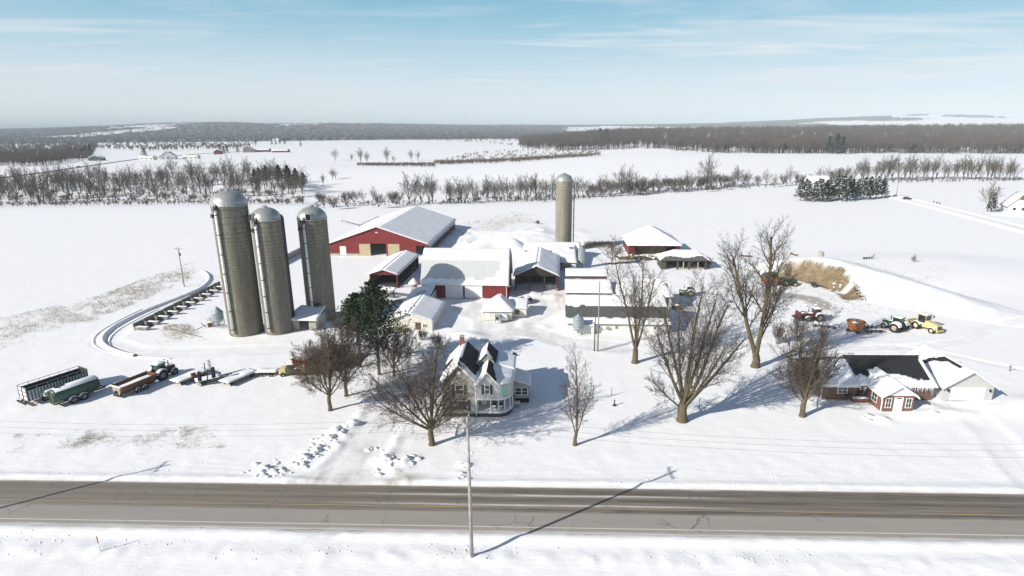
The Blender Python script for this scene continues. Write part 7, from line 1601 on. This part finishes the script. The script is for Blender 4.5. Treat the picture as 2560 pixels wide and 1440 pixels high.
brush('far_brush', 'dark brown brush strip crossing the white field above the three silos', [(893, 411, 404), (1000, 418, 406), (1088, 422, 410)], 420, 4.5, 'brush', 1)
brush('far_brush', 'pale scrub in the dip left of the wooded rise', [(1085, 412, 398), (1200, 410, 380), (1350, 408, 378), (1430, 402, 382), (1500, 392, 380)], 620, 6.5, 'brush_pale', 2)
brush('far_brush', 'dark shrubby edge below the pale scrub', [(1100, 415, 404), (1300, 414, 402), (1480, 398, 388)], 520, 5.5, 'brush', 3)
brush('far_brush', 'thin line of shrubs across the far white field', [(1000, 346, 343), (1240, 362, 358), (1340, 375, 370)], 60, 9, 'brush', 4)
brush('far_brush', 'grey understorey along the foot of the left tree belt', [(-60, 516, 460), (480, 506, 462), (760, 512, 470)], 900, 3.4, 'brush', 5, 1.4)
brush('far_brush', 'scrubby understorey of the long hedgerow', [(780, 524, 505), (1110, 514, 498), (1440, 500, 486), (1850, 474, 462), (2130, 460, 450), (2560, 455, 447)], 700, 2.6, 'brush', 6, 1.5)
# woods: the rise on the right and the dark wood at the left edge
def woods(name, label, line, n, h, m, seed, pr=None):
    P = strip_pts(line, n, seed); o = scatter(name, m, P, RN.uniform(h*0.75, h*1.12, len(P)), pr or mw, seed, 1.15); tag(o, label, 'woods', None, 'stuff'); return o
woods('woodland', 'grey brown leafless wood covering the rise on the right', [(1300, 372, 352), (1400, 380, 350), (1500, 380, 346), (1640, 378, 346), (1800, 388, 346), (1950, 391, 346), (2150, 386, 346), (2600, 386, 346)], 4700, 23, 'twig_wood', 11)
woods('woodland', 'dense grey wood at the left edge of the farmland', [(-60, 414, 348), (60, 418, 350), (130, 412, 352), (220, 398, 352), (240, 380, 354)], 1500, 15, 'twig_wood', 12)
woods('woodland', 'thin grey woods around the far left farms', [(170, 372, 354), (380, 378, 358), (450, 376, 360), (600, 374, 358), (640, 366, 356)], 520, 12, 'twig_wood', 13)
woods('woodland', 'long dark wooded band across the distance', [(-60, 352, 340), (700, 355, 335), (750, 352, 335), (1000, 352, 334), (1250, 354, 334), (1500, 358, 332)], 3300, 19, 'twig_wood', 14)
# the farthest forests: low rounded canopy lumps out to the ridges
def lump(seed):
    R = np.random.default_rng(seed); V = [(0, 0, 1.0)]; k = 6
    for z, r in ((0.7, 0.62), (0.2, 0.8), (-0.3, 0.8)):
        for i in range(k): a = 2*math.pi*(i+0.5*(z > 0.5))/k; V.append((r*math.cos(a)*R.uniform(0.7, 1.2), r*math.sin(a)*R.uniform(0.7, 1.2), z*R.uniform(0.8, 1.15) if z > 0 else z))
    F = []
    for i in range(k): F.append((0, 0, 1+i, 1+(i+1) % k))
    for j in range(2):
        for i in range(k): F.append((1+j*k+i, 1+(j+1)*k+i, 1+(j+1)*k+(i+1) % k, 1+j*k+(i+1) % k))
    return np.array(V), np.array([(a, b_, c, d) for a, b_, c, d in F])
LP = [(*lump(k), 1.0) for k in range(4)]
def canopy(name, label, y0, y1, n, seed, thr, m):
    R = np.random.default_rng(seed); P = []; Hh = []; S = []
    az = R.uniform(-1.0, 1.02, n*3); yy = y0*(y1/y0)**R.random(n*3); xx = az*yy
    dens = fbm(xx*0.0011+3, yy*0.0007, 91, 3)+0.12*ss(0.45, 0.2, az)-0.05*ss(0.5, 0.7, az); ok = dens > thr
    xx, yy = xx[ok][:n], yy[ok][:n]; zz = hgt(xx, yy); VV = []; FF = []; o = 0
    for i, (x, y, z) in enumerate(zip(xx, yy, zz)):
        V, F, _ = LP[i % 4]; s_ = y*0.0042*R.uniform(0.7, 1.3); hh = R.uniform(12, 19)
        VV.append(V*[s_*2.2, s_*1.6, hh]+[x, y, z]); FF.append(F+o); o += len(V)
    ob_ = npmesh(name, np.concatenate(VV), np.concatenate(FF), m); tag(ob_, label, 'woods', None, 'stuff')
M_['canopy'] = bark('canopy_far', (0.13, 0.115, 0.11), (0.075, 0.07, 0.07))
canopy('distant_forest', 'blue grey forests fading towards the skyline hills', 2500, 11000, 15000, 7, 0.47, 'canopy')
# dark conifers spotted through the far woods
cf = conifer('far_conifer', 'dark conifer in the far left woods near the farms', G(180, 388), 15, 55, rad=0.3, z0=0.1, bough=26, clump=1.6, m='needles_far', per=7, group='dark far conifers')
for px, py, h, lb in ((190, 388, 16, None), (203, 389, 13, None), (215, 389, 18, None), (228, 388, 20, None), (208, 390, 12, None), (228, 390, 17, None), (550, 383, 17, 'dark conifer beside the far red barn'), (568, 382, 17, 'dark conifer beside the far red barn'), (560, 384, 15, 'dark conifer beside the far red barn'), (595, 382, 15, 'dark conifer beside the far red barn'), (752, 366, 14, 'small dark conifer right of the far farm'), (640, 360, 15, None), (700, 360, 17, None), (712, 361, 18, None), (690, 362, 14, None), (680, 362, 14, None)):
    q = G(px, py); dup(cf, q, RB.uniform(0, 6), h/15, lb)
q = G(362, 390); dup(cf, q, 0.4, (1.6, 1.6, 0.95), 'round dark evergreen in front of the far left road').pop('group', None)
for px, py, h in ((2070, 384, 24), (2090, 385, 28), (2104, 385, 24), (1500, 350, 26), (1515, 350, 24), (1532, 350, 20), (2186, 384, 12)):
    q = G(px, py); dup(cf, q, RB.uniform(0, 6), h/15, 'dark conifer among the leafless wood on the right')
# ---------------------------------------------------------------- dry grass tufts
def grass(name, label, quad, n, h, seed, clump=0.45, m='straw', w=0.012):
    R = np.random.default_rng(seed); (a, b_, c, d) = [np.array(G0(*q)) for q in quad]; VV = []; FF = []; o = 0; cnt = 0
    u = R.random(n*4); v = R.random(n*4); P = (a[None]*(1-u[:, None])+b_[None]*u[:, None])*(1-v[:, None])+(d[None]*(1-u[:, None])+c[None]*u[:, None])*v[:, None]
    eu = np.minimum(np.minimum(u, 1-u), np.minimum(v, 1-v)); ok = 0.6*fbm(P[:, 0]*0.16, P[:, 1]*0.16, seed, 4)+0.4*fbm(P[:, 0]*0.5, P[:, 1]*0.3, seed+9, 3)+0.14*ss(0, 0.42, eu)-0.10+R.normal(0, 0.07, len(u)) > clump+0.02; P = P[ok][:n]; Z_ = hgt(P[:, 0], P[:, 1]); V = []; F = []
    for (x, y), z in zip(P, Z_):
        for k in range(4):
            a_ = R.uniform(0, 6.28); l = R.uniform(0.1, 0.5); hh = h*R.uniform(0.5, 1.2); dx, dy = l*hh*math.cos(a_), l*hh*math.sin(a_); wx, wy = -math.sin(a_)*w, math.cos(a_)*w; bx0, by0 = x+R.normal(0, 0.14), y+R.normal(0, 0.14)
            V += [(bx0-wx, by0-wy, z-0.05), (bx0+wx, by0+wy, z-0.05), (bx0+dx*0.5+wx*0.7, by0+dy*0.5+wy*0.7, z+hh*0.7), (bx0+dx*0.5-wx*0.7, by0+dy*0.5-wy*0.7, z+hh*0.7), (bx0+dx, by0+dy, z+hh)]; F += [(o, o+1, o+2, o+3), (o+3, o+2, o+4, o+4)]; o += 5
    ob_ = npmesh(name, V, F, m); tag(ob_, label, 'grass', None, 'stuff'); return ob_
grass('dry_grass', 'straw coloured dead grass along the field edge at left', ((-20, 880), (250, 800), (250, 740), (-20, 800)), 2300, 0.5, 1, 0.40, m='straw_pale')
grass('dry_grass', 'strip of dead grass below the slim utility pole', ((230, 805), (500, 690), (480, 655), (230, 745)), 2604, 0.6, 2, 0.38)
grass('dry_grass', 'dead grass patch in the lower left snowfield', ((10, 1135), (560, 1120), (520, 1065), (40, 1085)), 1500, 0.36, 3, 0.42, m='straw_pale')
grass('dry_grass', 'brown weeds around the fallen pole', ((390, 860), (520, 850), (470, 810), (400, 815)), 558, 0.6, 4, 0.36)
grass('dry_grass', 'sparse weeds along the rough bank left of the lone silo', ((1100, 600), (1360, 560), (1330, 520), (1150, 560)), 992, 0.7, 5, 0.41, w=0.02)
grass('dry_grass', 'tan dead grass beside the far shed behind the yard', ((1460, 622), (1530, 622), (1530, 608), (1460, 610)), 930, 1.1, 6, 0.24, w=0.02)
grass('dry_grass', 'sparse weeds on the slopes around the mound', ((1960, 800), (2200, 790), (2400, 680), (2060, 640)), 1054, 0.5, 7, 0.44)
grass('dry_grass', 'weeds at the foot of the leftmost silo', ((515, 815), (560, 825), (560, 800), (520, 795)), 155, 0.8, 8, 0.14)
# ---------------------------------------------------------------- far roads and lanes
def ribbon(name, label, pix, w, m, dz=0.25, step=12, smooth=2, thick=0.0):
    pts = [Vector(G(*q)) for q in pix]; P = []
    for a, b_ in zip(pts[:-1], pts[1:]):
        n = max(1, int((b_-a).length/step)); P += [a.lerp(b_, k/n) for k in range(n)]
    P.append(pts[-1]); V = []; F = []
    for _ in range(smooth): P = [P[0]]+[(P[i-1]+P[i]*2+P[i+1])/4 for i in range(1, len(P)-1)]+[P[-1]]
    for i, p in enumerate(P):
        d = (P[min(i+1, len(P)-1)]-P[max(i-1, 0)]); d.z = 0; d.normalize(); nrm = Vector((-d.y, d.x, 0))
        for s_, hz in ((-1, 0), (-0.7, dz), (0, dz+thick), (0.7, dz), (1, 0)):
            q = p+nrm*(w/2*s_); V.append((q.x, q.y, Hz(q.x, q.y)+hz-(0.3 if abs(s_) == 1 else 0)))
    for i in range(len(P)-1):
        for k in range(4): F.append((i*5+k, i*5+k+1, i*5+6+k, i*5+5+k))
    o = npmesh(name, V, F, m, smooth=True); return tag(o, label, kind='structure')
M_['far_asphalt'] = mat('far_asphalt', (0.16, 0.15, 0.14), 0.9, var=0.2, scale=0.1)
M_['packed_snow'] = mat('packed_snow', (0.80, 0.82, 0.84), 0.8, var=0.05, scale=0.3)
ribbon('road', 'thin dark country road crossing the far left fields', ((-60, 452), (60, 439), (180, 421), (300, 404), (345, 398), (420, 392), (500, 385), (640, 376)), 7, 'far_asphalt', 0.5)
ribbon('lane', 'ploughed snowy lane running past the evergreens to the right edge', ((2226, 489), (2330, 514), (2450, 545), (2590, 583)), 7.5, 'packed_snow', 0.12)
for k, (pix, w) in enumerate(((((2232, 488), (2336, 512), (2456, 542), (2596, 577)), 2.6), (((2210, 490), (2326, 519), (2445, 551), (2590, 590)), 3.2), (((2480, 537), (2560, 541), (2620, 545)), 2.0))):
    ribbon('snow_bank', 'ploughed snow bank along the far lane', pix, w, 'snow', 0.35, thick=0.4)
ribbon('snow_bank', 'narrow snow ridge curling along the lane left of the silos', ((338, 892), (300, 886), (262, 870), (245, 856), (256, 835), (300, 808), (370, 775), (450, 745), (505, 722), (526, 703), (524, 688), (508, 679)), 1.3, 'snow', 0.40, thick=0.2, step=1.2, smooth=22)
for k, dx in enumerate((-14, -26, 16)):
    ribbon('tyre_ridge', 'low curved tyre ridge in the snow at the bend of the lane', tuple((x+dx*(0.4 if y > 870 else 1), y+abs(dx)*0.25*(y > 840)) for x, y in ((420, 893), (330, 888), (280, 876), (248, 856), (262, 834), (310, 806), (380, 773))), 0.6, 'snow', 0.09, thick=0.04, step=1.2, smooth=22)
# ---------------------------------------------------------------- distant houses and farms
def far_house(name, label, px, py, w, d, e, r, wallm, rz=0.0, along='x', roofm='roof_grey', cat='house', snow=0.3, group=None, chim=False, wins=3, door=True):
    p = G(px, py); T = thing(name, label, cat, p, rz, group)
    walls(T, wallm, -w/2, w/2, 0, d, e, r, along, t=0.3)
    gable_roof(T, roofm, -w/2, w/2, 0, d, e, r, along, oh=0.6, th=0.25, snow=(snow, snow), res=3.0)
    for k in range(wins):
        x = -w/2+w*(k+0.6)/(wins+0.2); bx(T, 'window', 'glass', x, x+w*0.06+0.5, -0.05, -0.01, e*0.35, e*0.75)
    if door: bx(T, 'door', 'wood_brown', w*0.33, w*0.33+1.1, -0.07, -0.01, 0, 2.2)
    if chim: bx(T, 'chimney', 'brick_red', w*0.2, w*0.2+1.0, d*0.45, d*0.45+1.0, e, r+1.5)
    return T
M_['teal_wall'] = mat('teal_wall', (0.13, 0.17, 0.16), 0.8)
FH = (('house', 'low dark walled house under a snowy roof left of the far road', 240, 402, 20, 12, 4, 7.5, 'teal_wall', 0.3, 'y'), ('house', 'long low white house below the round dark evergreen', 365, 400, 24, 10, 3.5, 6, 'white_siding', -0.1, 'x'),
      ('barn', 'white barn with a tall rounded roof beside the far road', 419, 399, 22, 22, 5, 13, 'white_siding', 0.35, 'y'), ('house', 'low white house right of the far white barn', 476, 397, 24, 9, 3.2, 5.5, 'white_siding', 0.0, 'x'),
      ('barn', 'small red barn left of the dark far conifers', 545, 386, 14, 14, 5, 9, 'red_siding', 0.3, 'y'), ('barn', 'grey roofed tan barn at the far farm', 620, 381, 18, 20, 7, 13, 'concrete_tan', 0.3, 'y'),
      ('barn', 'long red shed with a snowy roof at the far farm', 655, 380, 30, 12, 4, 6.5, 'red_siding', 0.1, 'x'), ('barn', 'low red shed at the right end of the far farm', 700, 381, 32, 12, 3.4, 6, 'red_siding', 0.0, 'x'),
      ('house', 'pale house among trees above the far farm', 690, 353, 26, 14, 6, 10, 'white_siding', 0.1, 'x'), ('house', 'white house on the far white slope left of the farm', 568, 352, 36, 16, 6, 10, 'white_siding', 0.0, 'x'),
      ('house', 'snow roofed house at the edge of the grey left woods', 190, 396, 26, 10, 3, 6, 'grey_boards', 0.0, 'x'), ('house', 'tiny white house in the woods left of the far farm', 415, 352, 30, 14, 6, 9, 'white_siding', 0.0, 'x'),
      ('house', 'big pale house in the wood at right, left one of two', 2368, 368, 20, 14, 6, 10.5, 'white_siding', 0.1, 'x'), ('house', 'wide pale house in the wood at right, right one of two', 2408, 371, 26, 12, 5, 8, 'white_siding', -0.1, 'x'),
      ('house', 'snow roofed building glimpsed behind the evergreen row', 2052, 470, 16, 10, 4, 8, 'white_siding', 0.0, 'x'), ('house', 'pale house beyond the dark wood near its conifers', 2125, 382, 22, 12, 4, 8, 'white_siding', 0.0, 'x'))
for a in FH: far_house(*a, cat=a[0])
# white farmhouse cut by the right edge
T = far_house('house', 'white house with red brick trim and steep snowy roof cut by the right picture edge', 2552, 532, 11, 9, 3.2, 9.2, 'white_siding', RAD(-22), 'y', chim=False)
MB().prism([(-1.6, 6.2), (1.6, 6.2), (0, 9.0)], -0.12, -0.02).out('gable_trim', 'brick_red', T); bx(T, 'porch', 'brick_red', 5.6, 7.6, 0.5, 5, 0, 1.0); bx(T, 'dormer', 'white_siding', 3.0, 4.8, 2.5, 5, 4.5, 7.0)
p = G(2240, 492); pole('thin far utility pole at the end of the evergreen row', p, top_at(2239, 455, p), 0.2, 2.0, 0)
for px, py, lb in ((2333, 511, 'left of three small posts beside the far lane'), (2341, 513, 'middle of three small posts beside the far lane'), (2348, 514, 'right of three small posts beside the far lane')):
    p = G(px, py); T = thing('sign_post', lb, 'post', p, 0); MB().tube((0, 0, 0), (0, 0, 1.8), 0.12, n=6).out('post', 'wood_brown', T); bx(T, 'board', 'wood_brown', -0.4, 0.4, -0.1, -0.05, 1.2, 1.8)
def far_car(label, px, py, rz, m='car_dark'):
    T = thing('car', label, 'car', G(px, py), rz); MB().prism([(-2.3, 0.35), (2.2, 0.35), (2.3, 0.9), (1.1, 1.02), (0.4, 1.6), (-1.8, 1.6), (-2.3, 1.0)], -0.9, 0.9).out('body', m, T, bevel=0.1)
    MB().prism([(0.95, 1.04), (0.35, 1.5), (-1.75, 1.52), (-2.1, 1.06)], -0.92, 0.92).out('windows', 'glass', T)
    for a in (-1.45, 1.4):
        for s_ in (-1, 1): MB().lathe([(0, -0.12), (0.36, -0.1), (0.36, 0.1), (0, 0.12)], 12, c=(a, s_*0.82, 0.36), axis='y').out('wheel', 'black', T)
far_car('dark car driving on the far lane beside the evergreens', 2268, 499, RAD(-30)); T = far_car('dark car on the far left road', 197, 418, RAD(30))
# ---------------------------------------------------------------- chunks of ploughed snow
def chunks(name, label, areas, seed):
    R = random.Random(seed); V = []; F = []
    for (x, y, rx, ry, n, s_) in areas:
        for k in range(int(n*0.6)):
            cx, cy = x+R.gauss(0, rx*1.25), y+R.gauss(0, ry*1.2); r = s_*1.5*R.uniform(0.22, 1)**2.0; z = Hz(cx, cy)-r*0.1; o = len(V); a = R.uniform(0, 6.28)
            for (u, v, w) in ((-1, -1, -1), (1, -1, -1), (1, 1, -1), (-1, 1, -1), (-.8, -.8, .6), (.8, -.7, .7), (.7, .8, .6), (-.7, .7, .8)):
                u += R.uniform(-0.35, 0.35); v += R.uniform(-0.35, 0.35); w += R.uniform(-0.3, 0.3); V.append((cx+r*(u*math.cos(a)-v*math.sin(a)), cy+r*(u*math.sin(a)+v*math.cos(a))*0.8, z+r*w*0.5))
            F += [(o+4, o+5, o+6, o+7), (o, o+1, o+5, o+4), (o+1, o+2, o+6, o+5), (o+2, o+3, o+7, o+6), (o+3, o, o+4, o+7)]
    o = npmesh(name, V, F, 'snow'); return tag(o, label, 'snow chunks', None, 'stuff')
ar = []
for px, py, n, rx in ((680, 1178, 70, 1.2), (668, 1185, 30, .8), (770, 1145, 45, 0.8), (795, 1120, 40, 0.8), (822, 1098, 40, 0.7), (850, 1076, 40, 0.7), (880, 1060, 22, 0.5), (745, 1165, 25, 0.6)): q = G0(px, py); ar.append((q[0], q[1], rx, rx*0.9, n, 0.42))
chunks('snow_chunks', 'broken snow lumps thrown up along the left side of the driveway mouth', ar, 1); ar = []
for px, py, n, rx in ((960, 1150, 22, 0.9), (1000, 1160, 28, 0.8), (1025, 1150, 26, .6), (940, 1120, 18, .5), (965, 1172, 16, .7)): q = G0(px, py); ar.append((q[0], q[1], rx, rx*0.7, n, 0.34))
chunks('snow_chunks', 'broken snow lumps right of the driveway mouth', ar, 2); ar = []
for px, py, n, rx in ((1150, 1190, 26, 0.5), (1160, 1165, 22, 0.4), (1170, 1130, 16, .4), (1135, 1060, 14, .6), (1200, 1058, 16, .7), (1240, 1062, 20, .8), (1170, 1075, 14, .8)): q = G0(px, py); ar.append((q[0], q[1], rx, rx*0.8, n, 0.3))
chunks('snow_chunks', 'snow lumps along the walk between the house and road', ar, 3); ar = []
for px, py, n, rx in ((1090, 815, 30, 1.2), (1105, 800, 18, .9), (1230, 600, 30, 3), (1170, 610, 20, 2), (1350, 735, 14, 0.8), (2105, 725, 26, 2.0), (2070, 755, 30, 3), (2130, 770, 20, 3), (1960, 770, 30, 4), (2200, 1045, 14, 1), (2300, 1030, 12, 1.2), (2330, 1020, 10, .8)): q = G0(px, py); ar.append((q[0], q[1], rx, rx*0.8, n, 0.4))
chunks('snow_chunks', 'scattered ploughed snow lumps around the yard', ar, 4)
ar = []
for k in range(150):
    x = random.uniform(-66, 62); o_ = random.choice((-6.6, -7.4, -8.4, 6.0, 7.2, 9.0))+random.gauss(0, 0.5)
    if not (-30 < x < -8 and o_ > 0): ar.append((x, yc(x)+o_, 1.6, 0.35, random.choice((4, 8, 14)), 0.10))
chunks('snow_chunks', 'crumbled crust of ploughed snow along both road banks', ar, 9)
# ---------------------------------------------------------------- the air
hm = bpy.data.materials.new('haze'); hm.use_nodes = True; nt = hm.node_tree; nt.nodes.clear()
pv = nt.nodes.new('ShaderNodeVolumePrincipled'); pv.inputs['Color'].default_value = (0.80, 0.92, 1.0, 1); pv.inputs['Density'].default_value = 0.00013; pv.inputs['Anisotropy'].default_value = -0.25
om = nt.nodes.new('ShaderNodeOutputMaterial'); nt.links.new(pv.outputs[0], om.inputs['Volume'])
x0, x1, y0, y1 = xs.min()-200, xs.max()+200, -300, ys.max()+200; zb = float(Z.min())-1.5; zt = max(float(Z.max())+25, 48)
hz_ = MB().box(x0, x1, y0, y1, zb, zt).out('haze', hm); tag(hz_, kind='stuff'); hz_['label'] = 'thin pale winter haze over the whole landscape'
